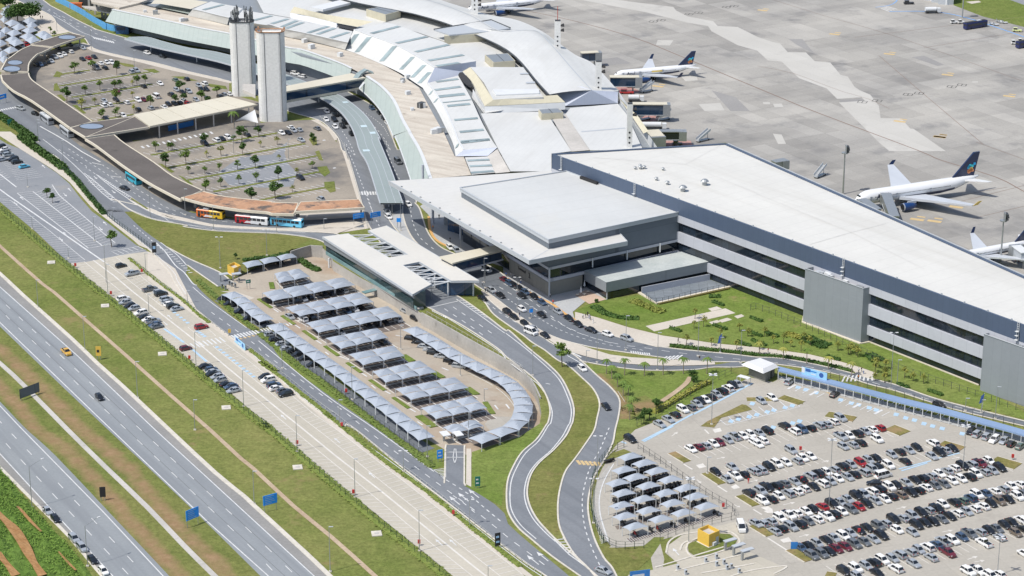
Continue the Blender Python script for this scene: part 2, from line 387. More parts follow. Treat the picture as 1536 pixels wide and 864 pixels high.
hw2,_,_=road('motorway',L2,R2,M['asphalt_hwy'],kerbs=(1,0),kw=.9,n=2)
def f(k):
 line(k,[(-60,624)]+PP('D1','0,160 650,864','S','200,899'),.3,.09,1);line(k,[(-60,549)]+PP('C1','0,725','D1','110,0 600,500 940,864','S','280,902'),.3,.09,1)
 dash(k,[(-60,588)]+PP('D1','70,140 292,378 533,635 660,770','S','205,875'),.22,4.0,8.6,.09,5,1)
 dash(k,[(-60,583)]+PP('D1','-95,-125 145,125 370,365 612,620 740,755','S','225,870'),.22,4.0,8.6,.09,2,1)
mark(hw2,f)
mark(hw2,lambda k:k.strip(wpts([(-60,626)]+PP('D1','0,167 650,871'),.07),wpts([(-60,639)]+PP('D1','8,236 250,480 400,630 552,808'),.07)),'hard_shoulder','shoulder')
struct('median_grass',MB().strip(wpts([p for p in R2 if p[0]<420],.02),wpts([(a[0],a[1])for a in L1 if a[0]<570],.02)),M['turf_median'])
def worn(pl,w):
 c=crv(wpts(pl,.04),8);cols=[offset(c,w*k)for k in(-1,-.6,-.25,.1,.45,.75,1)];n=len(c);mb=MB();vs=[q for col in cols for q in col]
 mb._a(vs,[[k*n+i,(k+1)*n+i,(k+1)*n+i+1,k*n+i+1]for k in range(6)for i in range(n-1)]);o=struct('bare_soil',mb,M['median_soil'])
 at_=o.data.attributes.new('wear','FLOAT','POINT');at_.data.foreach_set('value',[v for v in(0,.35,.75,.85,.7,.35,0)for _ in range(n)])
worn(PP('C1','-150,300 0,395 120,500 300,680 480,864','D1','600,110 790,300 960,500 1080,630 1270,800','S','350,875'),4.6)
worn(PP('C1','-150,480 0,610 130,750 220,864','D1','330,90 520,270 690,470 850,650 1040,860','S','300,900'),4.4)
dc=crv(wpts([(-60,496)]+PP('C1','0,480 150,620 390,864','D1','600,230 850,470 1050,680 1235,864','S','360,900 470,1015'),.05),2)
struct('drainage_channel',MB().ridge(dc,1.5,.12),M['concrete'])
vd=crv(wpts([(-60,313)]+PP('B1','0,650 240,864','C1','310,70 480,220 720,430 1000,680 1210,864','D1','1390,190','D2','0,245 230,460 450,640 700,864','S','600,900 740,1010'),.05),2)
struct('drainage_channel',MB().ridge(vd,1.25,.1),M['soilwalk'])
ll=[(-60,268)]+PP('B1','0,395 210,570 420,745','C1','640,100 1000,390 1330,650 1536,815','D2','90,0 480,325 880,648 1150,864','S','720,902')
lr=PP('B1','340,165 420,300 560,430 700,560 850,680','C1','850,0 1100,190 1300,330 1536,525','D2','450,0 840,300 1250,620 1536,845','S','830,888')
sheet('long_car_park',PP('B1','395,748 490,742 690,702 850,680','C1','850,0 1100,190 1300,330 1536,525','D2','450,0 840,300 1250,620 1536,845','S','960,995 820,985 720,902','D2','1150,864 880,648 480,325 90,0','C1','1330,650 1000,390 640,100'),M['lot_long'],.04)
upper=sheet('long_car_park',[(-60,268),(-60,200)]+PP('B1','-10,30 40,60 130,95 240,170 330,230 400,290 460,370 530,450 640,530 780,640 850,680 690,702 490,742 395,748 210,570 0,395'),M['asphalt_pale'],.04)
walk=sheet('footpath',PP('B1','850,680','C1','850,0 1100,190 1300,330 1536,525','D2','450,0 840,300 1250,620 1536,845','S','830,888','D2','1536,805 1400,700 1150,500 880,290 520,0','C1','1320,320 1130,165','B1','1010,780 880,690'),M['paving'],.06)
struct('footpath',MB().strip(wpts(PP('B1','-40,-10 140,105 300,205 400,280 460,350 530,430 640,515 780,625 800,645'),.16),wpts(PP('B1','60,-10 350,195 430,270 530,400 640,495 850,665'),.16)),M['paving'])
def bays(k,a0,a1,b0,b1,n,w=.14,z=.075,skip=()):
 "n bay lines from edge a0-a1 across to edge b0-b1 (world points)"
 for i in range(n+1):
  if i in skip:continue
  p=a0 .lerp(a1,i/n);q=b0 .lerp(b1,i/n);p.z=q.z=0;k.band([p+Vector((0,0,z)),q+Vector((0,0,z))],w)
def pathbays(k,pa,pb,pitch,w=.14,z=.075):
 n=int(plen(pa)/pitch);A=resample(pa,n+1);B=resample(pb,n+1)
 for p,q in zip(A,B):k.band([Vector((p.x,p.y,z)),Vector((q.x,q.y,z))],w)
LO=wpts(PP('B1','400,755','N1','0,520 400,864','N3','60,500 480,860','N4','340,590 660,864','D2','880,648 1150,864','S','720,902'))
LI=wpts(PP('N1','-130,218 0,325 400,648','N3','0,235 490,610','N4','0,90 500,500 950,864','D2','940,610 1260,864','S','750,902'))
LC=wpts(PP('N1','0,195 300,420 560,640','N2','0,295 230,480','N3','0,100 230,290 500,510','N4','50,0 300,200 800,610','D2','730,370 1240,785 1340,864','S','770,902'),.077)
RI=[wpts(PP('N1','110,180 450,440 720,650 990,864')),wpts(PP('N2','20,205 200,355')),wpts(PP('N2','380,480','N3','70,20 480,350 780,600','N4','230,0 700,360','D2','700,290 1160,660 1420,864','S','790,898'))]
RO=[wpts(PP('N1','320,150 560,330 850,560 1100,760')),wpts(PP('N2','200,130 420,325')),wpts(PP('N2','540,425','N3','350,40 520,180 960,530','N4','470,0 820,240','D2','840,300 1250,620 1536,845','S','815,892'))]
def f(k):
 pathbays(k,resample(LO,200),resample(LI,200),2.42,.2);k.band([q+Vector((0,0,.077))for q in LI],.24)
 for a,b in zip(RI,RO):pathbays(k,resample(a,200),resample(b,200),2.42,.2);k.band([q+Vector((0,0,.077))for q in a],.24);k.band([q+Vector((0,0,.077))for q in b],.2)
 k.band(LC,.55)
mark(walk,f,'bay_marking','worn_paint')
def f(k):
 A=PP('B1','0,385 40,385 100,425 480,735');pathbays(k,wpts(PP('B1','-60,350 0,395 210,570 400,735')),wpts(PP('B1','20,345 60,385 290,565 490,730')),2.4,.18)
 line(k,PP('B1','-100,300 0,378 60,385 290,565 490,730'),.2,.08,1)
 line(k,PP('B1','-100,250 50,360 600,740'),.6,.08,1)
 pathbays(k,wpts(PP('B1','100,345 510,662')),wpts(PP('B1','190,335 590,648')),2.4,.18)
 pathbays(k,wpts(PP('B1','200,345 590,648')),wpts(PP('B1','310,305 410,415 560,545 660,625')),2.4,.18)
 line(k,PP('B1','190,335 590,648'),.35,.08,1);line(k,PP('B1','100,345 510,662 660,635'),.3,.08,1)
 line(k,PP('B1','300,295 340,355 410,415 560,545 665,632'),.3,.08,2)
 pathbays(k,wpts(PP('B1','-60,60 60,95 130,150 245,250')),wpts(PP('B1','-110,80 -30,120 60,220 95,270')),2.4,.18)
 pathbays(k,wpts(PP('B1','-120,120 -40,180 60,250')),wpts(PP('B1','-150,150 -90,190 0,270')),2.4,.18)
 line(k,PP('B1','0,235 95,310'),.5,.08,1)
 for i in range(6):
  a=P('B1','%d,%d'%(650+i*28,685-i*7))[0];line(k,[a,(a[0]+9,a[1]+4)],.25,.08,1)
 line(k,PP('B1','640,680 800,650'),.25,.08,1);line(k,PP('B1','690,705 840,670'),.25,.08,1)
 for(x,y),dn in zip(P('B1','260,200 365,345 410,335 340,600 385,590 570,540 615,530 80,395 135,385'),(0,1,0,1,0,1,0,1,0)):
  d=at(x+3,y+3)-at(x,y);arrow(k,at(x,y),d if dn else-d)
mark(upper,f,'bay_marking')
def f(k):
 for t,s in(('C1','860,190 940,240 990,225'),('C2','190,805'),('D2','500,100'),('D2','1090,690'),('D2','1170,690'),('D2','700,300')):
  for j,(x,y)in enumerate(P(t,s)):
   d=at(x+3,y+2.7)-at(x,y);arrow(k,at(x,y),d*(1 if j%2 else-1),4.2,1.0)
 for i in range(8):
  a=P('C1','%d,%d'%(1095+i*24,365-i*5))[0];line(k,[a,(a[0]+9,a[1]+7)],.55,.08,1)
mark(walk,f,'arrow_marking')
def f(k):
 for t,s,n in(('C1','945,280 1060,360',2),('C1','1110,400 1190,470',2),('C1','995,180 1090,255',5),('C1','1130,290 1185,330',4),('C1','1240,380 1470,565',12)):
  a,b=P(t,s)
  if n==2:line(k,[a,b],.8,.082,1)
  else:
   for i in range(n):
    x=a[0]+(b[0]-a[0])*(i+.5)/n;y=a[1]+(b[1]-a[1])*(i+.5)/n
    q=at(x,y);d=(at(b[0],b[1])-at(a[0],a[1])).normalized();k.box((q.x,q.y,.083),(1.3,1.1,.006),atan2(d.y,d.x))
mark(walk,f,'disabled_bay_marking','blue_paint')
fr,fl,frr=road('frontage_road',PP('B1','590,450 640,500 760,590 870,680 920,740 980,805','C1','1000,0 1050,80 1100,150 1330,330 1536,485','C2','230,645 500,845','D2','560,0 870,250 1180,490 1536,765','D3','225,864','S','850,890'),PP('B1','665,395 720,455 830,560 960,655 1075,755','C1','1070,-30 1120,20 1210,110 1430,280 1536,330','C2','160,455 400,640 720,862','D2','1040,252 1100,300 1220,345 1430,480','D3','0,555 150,690 360,864','S','880,890'),M['asphalt'],kerbs=(1,0))
def f(k):
 dash(k,PP('B1','770,530 960,690'),.3,1.5,1.5,.09);line(k,PP('B1','600,440 650,490 880,680 1000,800','C1','1020,0 1070,80'),.2,.09)
 dash(k,PP('C1','1210,180 1340,275 1480,380','C2','60,420 280,580 520,755','D2','675,40 940,240 1110,365 1280,490 1490,660','D3','100,710 270,840'),.25,2.6,3.4,.09,1)
 line(k,PP('C1','1110,40 1210,125 1420,275'),.25,.09);line(k,PP('C2','30,350 400,650 710,864','D2','1040,262'),.3,.09)
 line(k,PP('C2','0,430 240,640 510,845','D2','870,262 1180,502 1530,775','D3','200,864'),.25,.09)
 dash(k,PP('D2','1110,310 1230,385 1330,470 1450,570'),.3,1.5,1.6,.09);dash(k,PP('D2','1150,400 1220,450 1300,520'),.25,2,3,.09)
 for t,s in(('D2','1190,455 1240,435 1300,415'),('D3','185,800 240,780')):
  for x,y in P(t,s):arrow(k,at(x,y),at(x-10,y-8)-at(x,y),6,1.4,.09)
 for i in range(9):
  a=P('G2','%d,%d'%(640+i*43,218-i*9))[0];line(k,[a,(a[0]+6.5,a[1]+4.8)],.6,.092,1)
 for i in range(5):
  a=P('G2','%d,%d'%(1060+i*40,130-i*8))[0];line(k,[a,(a[0]+5,a[1]+4)],.55,.092,1)
 for i in range(7):
  a=P('D2','%d,%d'%(1040+i*9,252+i*7))[0];b=P('D2','%d,%d'%(1104,245+i*9))[0];line(k,[a,b],.3,.09,1)
 line(k,PP('D2','1040,252 1100,305 1108,130'),.3,.09,1)
 for i in range(13):
  a=P('B1','%d,%d'%(505+i*12,275+i*10))[0];line(k,[a,(a[0]+6.5,a[1]-.3)],.5,.092,1)
 for i in range(11):
  a=P('B1','%d,%d'%(945+i*14,672+i*13))[0];line(k,[a,(a[0]+6,a[1]-.2)],.5,.092,1)
 line(k,PP('B1','900,630 950,680 1010,760 1060,800 1110,864','C1','1135,30'),.4,.09);line(k,PP('B1','925,628 1020,700 1075,760'),.3,.09)
mark(fr,f)
mark(fr,lambda k:[line(k,[P('G2','%d,%d'%(760+i*60,262-i*14))[0],P('G2','%d,%d'%(800+i*60,275-i*14))[0]],.7,.093,1)for i in range(5)],'hump_marking','yellow_paint')
road('car_park_road',PP('B1','1080,760 1180,830 1235,868','S','327,430'),PP('B1','960,655 1100,728 1260,798 1330,850','S','352,424'),M['asphalt'],.055,kerbs=(1,1))
ed,_,_=road('car_park_road',PP('D2','1100,330 1104,240 1106,130','S','669,667'),PP('D2','1222,345 1215,330 1216,130','S','697,668'),M['asphalt'],.055,kerbs=(1,1),n=1)
sheet('footpath',PP('D2','1228,130 1255,130 1255,350 1225,335'),M['paving'],.08)
ar,al,arr=road('access_road',PP('A1','-330,330 -120,520 20,660','K6','90,620 160,660 300,770 420,864','B1','330,140 390,210 450,290 560,410 600,455'),PP('A1','-250,250 -100,360 60,500','K6','300,455 640,720 810,850','B1','720,230 850,330 1000,415 1060,440'),M['asphalt'],kerbs=(1,0))
def f(k):
 line(k,PP('N5','40,370 330,595 620,864','N6','140,200 320,380 465,490'),.3,.09,2);line(k,PP('N6','60,90 200,200 370,350 500,460'),.3,.09,2)
 line(k,PP('N6','230,110 450,290 700,465'),.3,.09,2);line(k,PP('N6','232,108 380,205 560,335 740,435'),.3,.09,2)
 dash(k,PP('N5','270,520 470,640 680,770','N6','80,10 230,110'),.25,2,2.2,.09)
 dash(k,PP('N5','410,510 650,670 850,800','N6','420,130 590,250 720,340 890,450 1060,560 1280,660 1420,710'),.25,2,2.4,.09)
 dash(k,PP('N5','890,740 1060,840','N6','500,90 650,190 850,340 990,420 1160,540 1300,610 1500,680'),.25,2,2.4,.09)
 line(k,PP('N5','0,185 380,400 600,550 870,700'),.55,.09,2);line(k,PP('N5','750,710 910,745'),.4,.09,1);line(k,PP('N6','440,135 600,155'),.4,.09,1)
 for i in range(17):
  t=i/17;a=P('N6','%f,%f'%(90+380*t,140+330*t))[0];line(k,[a,(a[0]+5,a[1]-1.2)],.45,.092,1)
 for i in range(15):
  t=i/15;a=P('N6','%f,%f'%(330+380*t,190+265*t))[0];line(k,[a,(a[0]+3.6,a[1]-1.6)],.45,.092,1)
 for i in range(9):
  a=P('K6','%d,%d'%(-30+i*21,480-i*4))[0];line(k,[a,(a[0]+2.6,a[1]+2)],.6,.092,1)
 for x,y in P('N6','200,140 460,345'):arrow(k,at(x,y),at(x+4,y+3.4)-at(x,y),4,1.2,.09)
mark(ar,f)
br,_,_=road('bus_road',PP('B1','660,210 850,335 1000,420 1130,462 1330,490','B2','0,497 300,500 620,480'),PP('B1','640,380 860,432 1000,492 1250,528 1530,545','B2','300,548 640,545'),M['asphalt_dark'],.04,kerbs=(0,1))
mark(br,lambda k:dash(k,PP('B1','1050,465 1150,490 1400,520 1530,530'),.25,2,2.4,.08))
lp,_,_=road('loop_road',PP('N6','510,470 680,600 860,690 1100,770 1536,845','B1','1060,538 1250,563 1536,575','B2','180,582 330,603 420,635 560,720'),PP('N6','700,470 960,620 1200,720 1536,790','B1','1250,540 1536,556','B2','300,568 480,580 600,640'),M['asphalt'],.06)
mark(lp,lambda k:[line(k,PP('N6','540,480 700,600 880,680 1110,758 1536,832','B1','1250,555 1536,568','B2','300,590'),.2,.1),line(k,PP('N6','720,490 970,632 1210,732','B1','1000,512 1250,546 1536,560','B2','300,573'),.2,.1)])
struct('divider',MB().strip(crv(wpts(PP('N6','720,455 960,615 1200,715 1536,783','B1','1250,538 1536,554','B2','300,566 480,578'),.18)),crv(wpts(PP('N6','745,440 985,600 1200,665 1400,715 1536,742','B1','1250,526 1530,543','B2','300,538 560,500 640,520'),.18))),M['paving'])
sheet('planted_bed',PP('N6','745,448 985,603 960,612 730,462'),M['turf_median'],.2)
tl,_,_=road('terminal_road',PP('F1','240,0','S','25,0').__class__([(-40,-40)]+PP('F1','240,0 500,110 740,230 830,350 1000,460 1200,530','F2','0,505 300,585 640,655 1000,750 1420,850','S','380,140 410,153','A2','200,640 370,690 440,740 490,800 510,864','B2','545,130 605,330 655,520')),[(20,-50)]+PP('F1','620,0 900,170 1150,310 1400,430','F2','0,300 200,358 430,420 720,470 1000,540 1410,640','A2','200,400 420,470 600,560 700,620 760,700 800,790 830,864','B2','850,100 910,265 940,400'),M['asphalt'],.05,3)
def f(k):
 dash(k,PP('F1','480,60 760,180 1020,290 1300,420','F2','0,340 250,430'),.3,3,5,.09);dash(k,PP('F1','700,130 1000,330 1200,410'),.3,3,5,.09)
 line(k,PP('F1','760,220 960,330 1150,450 1300,510','F2','0,388'),.3,.09)
 for i in range(10):
  a=P('F2','%d,%d'%(0+i*22,385+i*5))[0];line(k,[a,(a[0]+2.5,a[1]+3)],.6,.092,1)
 dash(k,PP('K7','240,550 320,680 380,820','B2','530,60 590,200 640,330 690,460'),.25,2,2.6,.09)
 dash(k,PP('K7','410,310 560,400 680,500 740,600','B2','800,20'),.25,1.2,1.4,.09);dash(k,PP('K7','560,470 700,640 760,760','B2','750,40 800,180 850,280'),.25,2.2,3,.09)
 dash(k,PP('B2','610,0 650,130 700,280'),.2,2,3,.09)
 for i in range(7):
  a=P('B2','%d,%d'%(608+i*16,335))[0];line(k,[a,(a[0]+1.5,a[1]+5)],.7,.092,1)
mark(tl,f)
lr2,_,_=road('ramp_road',PP('B2','605,330 650,500 740,640 830,760','C2','880,70 950,130 1010,160 1200,260 1400,390','C3','0,445 100,520 180,590 230,670 250,750 240,815','D3','225,0 170,80 90,150 40,230 5,320 0,440 15,510 65,585 145,655 260,750 430,870','S','905,890'),PP('B2','745,400 790,510 890,630 1010,740','C2','1060,30 1190,100 1320,190 1450,290','C3','15,292 120,388 230,478 310,558 362,655 387,740 382,810','D3','370,0 340,60 270,140 190,210 140,280 118,370 130,450 170,530 230,600 290,660 380,740 480,830','S','925,890'),M['asphalt'],.072)
def f(k):
 line(k,PP('C2','1030,165 1210,275 1410,405','C3','10,470 110,545 190,610 240,690 262,760 255,820','D3','238,0 185,85 110,155 60,235 25,325 20,440 40,510 90,580 170,650'),.3,.1)
 line(k,PP('C2','1170,110 1300,200 1440,300','C3','0,310 110,395 220,490 300,570 348,665 372,745 366,815','D3','352,0 320,60 255,140 175,210 125,280 102,370 112,450 150,530 210,600 280,665'),.3,.1)
 dash(k,PP('C2','1100,165 1250,265 1360,345'),.28,2.6,3.4,.1);dash(k,PP('C2','1150,155 1300,255 1420,340'),.28,2.6,3.4,.1)
 for i in range(9):
  a=P('C2','%d,%d'%(1190+i*17,115+i*12))[0];line(k,[a,(a[0]+6.5,a[1]+.8)],.45,.102,1)
 for i in range(7):
  a=P('C2','%d,%d'%(1030+i*12,175+i*6))[0];line(k,[a,(a[0]+2,a[1]+2)],.35,.102,1)
 line(k,PP('C2','1010,160 1190,118'),.35,.1,1)
 dash(k,PP('B2','650,330 690,460 760,600'),.25,2,3,.1)
 line(k,PP('C3','225,595 250,600'),.3,.1,1)
mark(lr2,f)
mr,_,_=road('terminal_road',PP('B2','860,420 862,470 885,545 930,620 1010,690 1100,760','F8','190,235 400,390 600,530 700,590 850,650 1000,690 1200,730','C3','960,455 1150,470 1300,472 1440,470','C4','60,480 250,505 480,548 640,600 800,640 1000,705 1200,762 1536,842','S','1580,650'),PP('B2','930,400 960,440 1000,560 1060,640 1150,690','E3','200,330','F8','370,110 500,200 640,280 760,340 870,420 960,480 1100,540','C3','560,305 720,350 860,380 960,395 1100,410 1300,428 1440,445','C4','120,450 300,480 480,520 640,565 800,605 1000,675 1200,730 1536,812','S','1580,642'),M['asphalt_dark'],.055)
lo,_,_=road('terminal_road',PP('F8','120,285 165,322 200,375 250,432 370,520 500,610','C3','150,362 220,405 290,460 350,490 430,560 500,630 535,710 520,800 505,864','D3','470,80 400,180 340,260 310,350 295,450 300,560 330,640 390,740 480,830','S','912,890'),PP('F8','150,250 240,330 400,460 560,560 700,640','C3','240,352 330,405 400,440 520,550 600,620 650,690 645,780 625,864','D3','610,100 560,200 510,280 480,370 468,460 480,560 510,660 560,760 610,820','S','932,880'),M['asphalt'],.066)
sp,_,_=road('terminal_road',PP('C3','420,465 560,492 750,517 900,522 1080,517 1190,503 1320,503 1440,492'),PP('C3','330,400 450,440 600,472 800,492 1000,495 1200,488 1320,470'),M['asphalt_dark'],.060,kerbs=(1,0))
struct('traffic_island',MB().strip(crv(wpts(PP('F8','130,225 240,320 400,455 560,555 700,630','C3','330,398 450,438 600,470 800,490 1000,493 1200,486'),.2)),crv(wpts(PP('F8','130,205 195,235 400,390 600,530 700,590 850,650 1000,690','C3','600,430 800,450 960,458 1200,474'),.2))),M['paving'])
def f(k):
 dash(k,PP('B2','905,420 915,500 960,600 1070,690'),.25,2.2,3,.09)
 dash(k,PP('F8','290,180 520,320 750,460 920,550 1120,630 1390,695','C3','760,385 960,415 1160,438 1400,462','C4','50,470 300,500 560,560 780,625 1000,690 1300,770'),.25,2.6,3,.09)
 dash(k,PP('F8','250,200 400,310 680,480 850,570 1080,650 1300,700 1536,735','C3','800,415'),.25,1.2,1.3,.09);dash(k,PP('F8','330,150 560,290 830,500 1000,590 1240,665','C3','640,370'),.25,2.6,3,.09)
 for i in range(9):
  a=P('C3','%d,%d'%(715+i*13,408+i*1.6))[0];line(k,[a,(a[0]+1.5,a[1]+3)],.4,.1,1)
 for i in range(5):
  a=P('C3','%d,%d'%(890+i*22,463-i*2))[0];line(k,[a,(a[0]+9,a[1]-6)],.6,.26,1)
 line(k,PP('C3','350,435 420,475 450,500'),.3,.09);dash(k,PP('F8','180,320 330,430 520,540 640,620'),.25,2,2.5,.1);line(k,PP('C3','280,365 430,445'),.6,.1,1)
 for i in range(8):
  a=P('C4','%d,%d'%(500+i*22,580-i*1))[0];line(k,[(a[0]+2,a[1]-8),(a[0]-3+i*.7,a[1]+1.5)],.5,.1,1)
mark(mr,f)
def f(k):
 dash(k,PP('D3','590,10 540,130 480,240 445,360 435,450 450,580 490,700 540,810'),.28,1.6,1.8,.1);line(k,PP('C3','640,640 680,700'),.1,.1)
 for i in range(6):
  line(k,PP('D3','%d,%d %d,%d'%(280+i*14,655+i*14,330+i*14,650+i*18)),.4,.1,1)
 line(k,PP('D3','270,650 360,740 460,812'),.35,.1,1);line(k,PP('D3','325,640 390,740 458,810'),.35,.1,1)
mark(lo,f)
mark(lo,lambda k:[line(k,PP('D3','%d,%d %d,%d'%(405+i*24,197+i*2,425+i*24,222+i*2)),.8,.1,1)for i in range(6)],'hump_marking','yellow_paint')
mark(mr,lambda k:k.ridge(crv(wpts(PP('F8','360,105 500,196 640,276 760,335 860,410 960,475'),.06)),.9,.17),'kerb','orange_kerb')
mark(mr,lambda k:k.ridge(crv(wpts(PP('B2','1010,480 1020,560 1060,620 1150,665 1200,690'),.06)),.9,.17),'kerb','orange_kerb')
sheet('plaza',PP('B2','960,420 1010,470 1020,560 1070,630 1200,690','E3','300,330 300,430','F8','370,105 500,196 640,276 760,335 860,410','F8','960,480 940,400 1060,300 1240,290 1170,240','E3','1000,400 430,220','E2','870,800 560,520 330,450'),M['paving_grey'],.1)
sheet('footpath',PP('F8','960,400 960,480 1100,540 1300,610','C3','720,350 860,385 930,385 960,372 1100,390 1300,408 1440,430','C4','200,448 400,492 560,528 570,545 640,562 692,538 600,505 480,470 300,428 100,400 0,388','C3','1200,365 900,320 700,272 520,215'),M['paving'],.11)
sheet('terrace',PP('F8','960,250 1060,205 1235,290 1085,330'),M['paving_pink'],.13)
sheet('lawn',PP('C3','390,180 520,117 720,90 1290,40','C4','-150,40 0,100 270,205 520,330 645,360 1280,608 1536,760','S','1600,640 1580,630','C4','1536,800 1200,718 1000,665 800,595 700,545 600,500 480,465 300,425 100,395 0,383','C3','1200,360 900,315 700,268 520,212'),M['lawn'],.03)
struct('lawn',MB().strip(crv(wpts(PP('C3','440,485 520,555 600,625 650,695 645,780 630,850'),.03)),crv(wpts(PP('C3','560,495 750,520 900,527 1080,522 1190,510 1340,550 1000,740 740,850'),.03))),M['lawn'])
struct('lawn',MB().strip(crv(wpts(PP('C3','0,290 120,395 230,485 310,565 362,665 390,745 385,815','D3','372,0 345,62 275,145 195,215 145,285 125,375 138,450 178,528 240,600 285,630'),.03)),crv(wpts(PP('C3','0,270 150,360 220,412 290,465 345,497 425,567 492,635 527,712 512,800','D3','505,0 462,80 395,175 335,255 303,348 288,450 294,560 305,625'),.03))),M['embank'])
struct('embankment',MB().strip(crv(wpts(PP('B1','668,398 720,455 830,558 960,650 1080,722 1260,795 1330,845'),.02)),crv(wpts(PP('B1','690,405 760,458 880,502 1060,543 1250,568 1536,580','B2','180,587 330,610'),.02))),M['embank'])
sheet('lawn',PP('D2','1258,150 1536,60','D3','200,-20 215,10 160,85 85,150 35,225 0,310','D2','1440,345 1435,420 1430,460 1330,410 1225,345 1258,330'),M['lawn'],.025)
for pl in(P('C3','800,265 1260,163 1318,190 850,296'),P('C3','1160,165 1210,152 1242,165 1180,180'),P('C3','1165,243 1212,230 1232,240 1185,256'),P('C3','1220,232 1270,217 1300,228 1240,245'),P('C3','1310,208 1352,197 1370,208 1330,222')):
 sheet('paving_patch',pl,M['paving'],.06)
worn(P('C3','520,540 600,620 655,680 672,740 690,800'),3.0);worn(P('C3','680,760 760,725 860,700'),5.5)
struct('drainage_channel',MB().ridge(crv(wpts(P('C3','885,705 960,655 1030,600 1058,560'),.05),3),1.6,.12),M['soilwalk'])
sheet('big_car_park',PP('D3','700,60 640,100 600,150 540,230 495,330 478,430 495,560 535,655 590,705 790,690 850,640 910,640 830,760 845,835 700,858','S','900,1000 1780,1000 1780,730','D4','1536,55','C4','1290,862 1000,778 700,690 420,602 150,556 90,588','C3','1400,560 1060,735 740,862'),M['lot'],.04)
struct('apron',MB().poly(wpts(PP('A2','560,-200 2000,-230 5500,-240 5500,1300','S','1640,520 1536,415 1088,214 960,228 700,150 560,20'),.03)),M['apron'])
from mathutils.geometry import delaunay_2d_cdt
def sunkpoly(mb,pl,dz,step=12):
 n=len(pl);vs=[Vector(p)for p in pl];xs=[p[0]for p in pl];ys=[p[1]for p in pl]
 y=min(ys)
 while y<max(ys):
  x=min(xs)
  while x<max(xs):vs.append(Vector((x,y)));x+=step
  y+=step*.6
 r=delaunay_2d_cdt(vs,[(i,(i+1)%n)for i in range(n)],[list(range(n))],1,1e-4)
 mb._a([at(v.x,v.y,sunk(v.x,v.y)+dz)for v in r[0]],[list(reversed(t))for t in r[2]])
LS=PP('S','330,424 345,408 352,396 364,390 400,382 440,376 478,374 500,384 505,396 545,424 594,452 640,482 655,497 692,519 715,532 750,551 784,569 806,586 813,600 814,622 810,648 797,665 770,675 740,683 713,687 690,679 668,675 638,657 598,628 558,599 518,569 478,539 438,509 398,479 358,449')
k=MB();sunkpoly(k,LS,.03);struct('covered_car_park',k,M['lot_cover'])
sk=MB();W2=wpts(LOT_EDGE)
for i in range(len(W2)):
 a,b=W2[i],W2[(i+1)%len(W2)];x,y=LOT_EDGE[i]
 sk.mi=1 if(x<450 and y<400)else 0
 sk._a([(a.x,a.y,-4.6),(b.x,b.y,-4.6),(b.x,b.y,-.002),(a.x,a.y,-.002)],[[0,1,2,3]])
struct('car_park_edge',sk,[M['concrete_wall'],M['embank']])
def sband(k,pl,w,dz=.06,n=3):
 c=crv([Vector((x,y,0))for x,y in pl],n);pts=[at(q.x,q.y,sunk(q.x,q.y)+dz)for q in c];k.band(pts,w)
wl=MB().ridge(crv(wpts(PP('C2','970,197 1050,240 1280,370 1536,510','C3','75,512 150,597 195,685'),0),4),.4,5.1,-4.5)
tag(wl.build('retaining_wall',M['concrete_wall']),'long pale concrete retaining wall curving below the ramp road','wall')
wl=MB().ridge(wpts(PP('B2','215,690 270,672 330,655 400,660'),0),.4,5.2,-4.5)
tag(wl.build('retaining_wall',M['concrete_wall']),'short concrete retaining wall at the left end of the bridge hall','wall')
sheet('verge',PP('C2','985,190 1060,225 1290,355 1536,490','C3','95,520 165,600 215,690 240,720 225,640 180,585 100,515 0,440','C2','1400,385 1200,258 1010,165'),M['embank'],.022)
k=MB()
for c in(PP('C2','20,310 90,395 460,690 900,1040 1080,1180 1090,1160 940,1030 560,725 160,415 40,300'),PP('D2','700,-10 1000,235 1040,250 1090,225 1075,160 1040,150 960,130 800,10')):
 k.poly(wpts(c,.032))
struct('verge',k,M['lawn'])
o1=sheet('old_car_park',PP('A1','165,395 220,310 300,290 480,262 530,290 640,315 770,345 1000,402 1320,475 1320,590 780,690 540,697 440,640 330,560 200,470'),M['lot_old'],.03)
o2=sheet('old_car_park',PP('B1','720,60 760,50 880,25 1000,-20 1200,-20','A2','100,700 330,690 420,740 480,820','B2','480,20 530,150 575,300 605,375 250,400 0,400','B1','1380,380 1150,335 1000,255 860,150'),M['lot_old'],.03)
sheet('forecourt',PP('F1','1010,475 450,640 120,850','A1','-20,470','K6','95,390 640,745 800,840','B1','690,240 950,400 1042,440 1380,490','B2','232,500 640,440 640,360 250,395','B1','1160,310 880,150 760,40','A1','1100,790 1500,720 1500,590 1320,540 780,640','K6','1290,530 890,588 560,358 330,203','A1','165,405 300,280','F1','1222,522'),M['lot_old'],.024)
sheet('footpath',PP('A1','300,290 480,245 560,272 770,322 1000,380 1330,450 1330,480 1000,408 770,350 640,322 530,294 480,266'),M['paving'],.036)
struct('footpath',MB().strip(crv(wpts(PP('A2','330,690 420,742 478,820','B2','480,20 528,150 573,300 600,385'),.05)),crv(wpts(PP('A2','366,688 440,742 490,802 510,864','B2','543,130 603,330 622,390'),.05))),M['paving'])
sheet('traffic_island',PP('B2','748,400 858,400 868,470 895,560 955,640 1050,725 1010,740 890,628 792,508'),M['paving_grey'],.034)
sheet('forecourt',PP('F1','240,0 500,110 740,230 830,350 1000,460 850,490 760,500 620,560 400,300 100,80','S','-20,-20'),M['paving'],.028)
sheet('forecourt',PP('A1','-60,60 80,60 200,140 190,250 60,330 0,420 -60,420'),M['lot_old'],.026)
sheet('paved_patch',PP('B2','0,470 250,455 640,425 680,545 480,575 300,560 0,545'),M['paving'],.032)
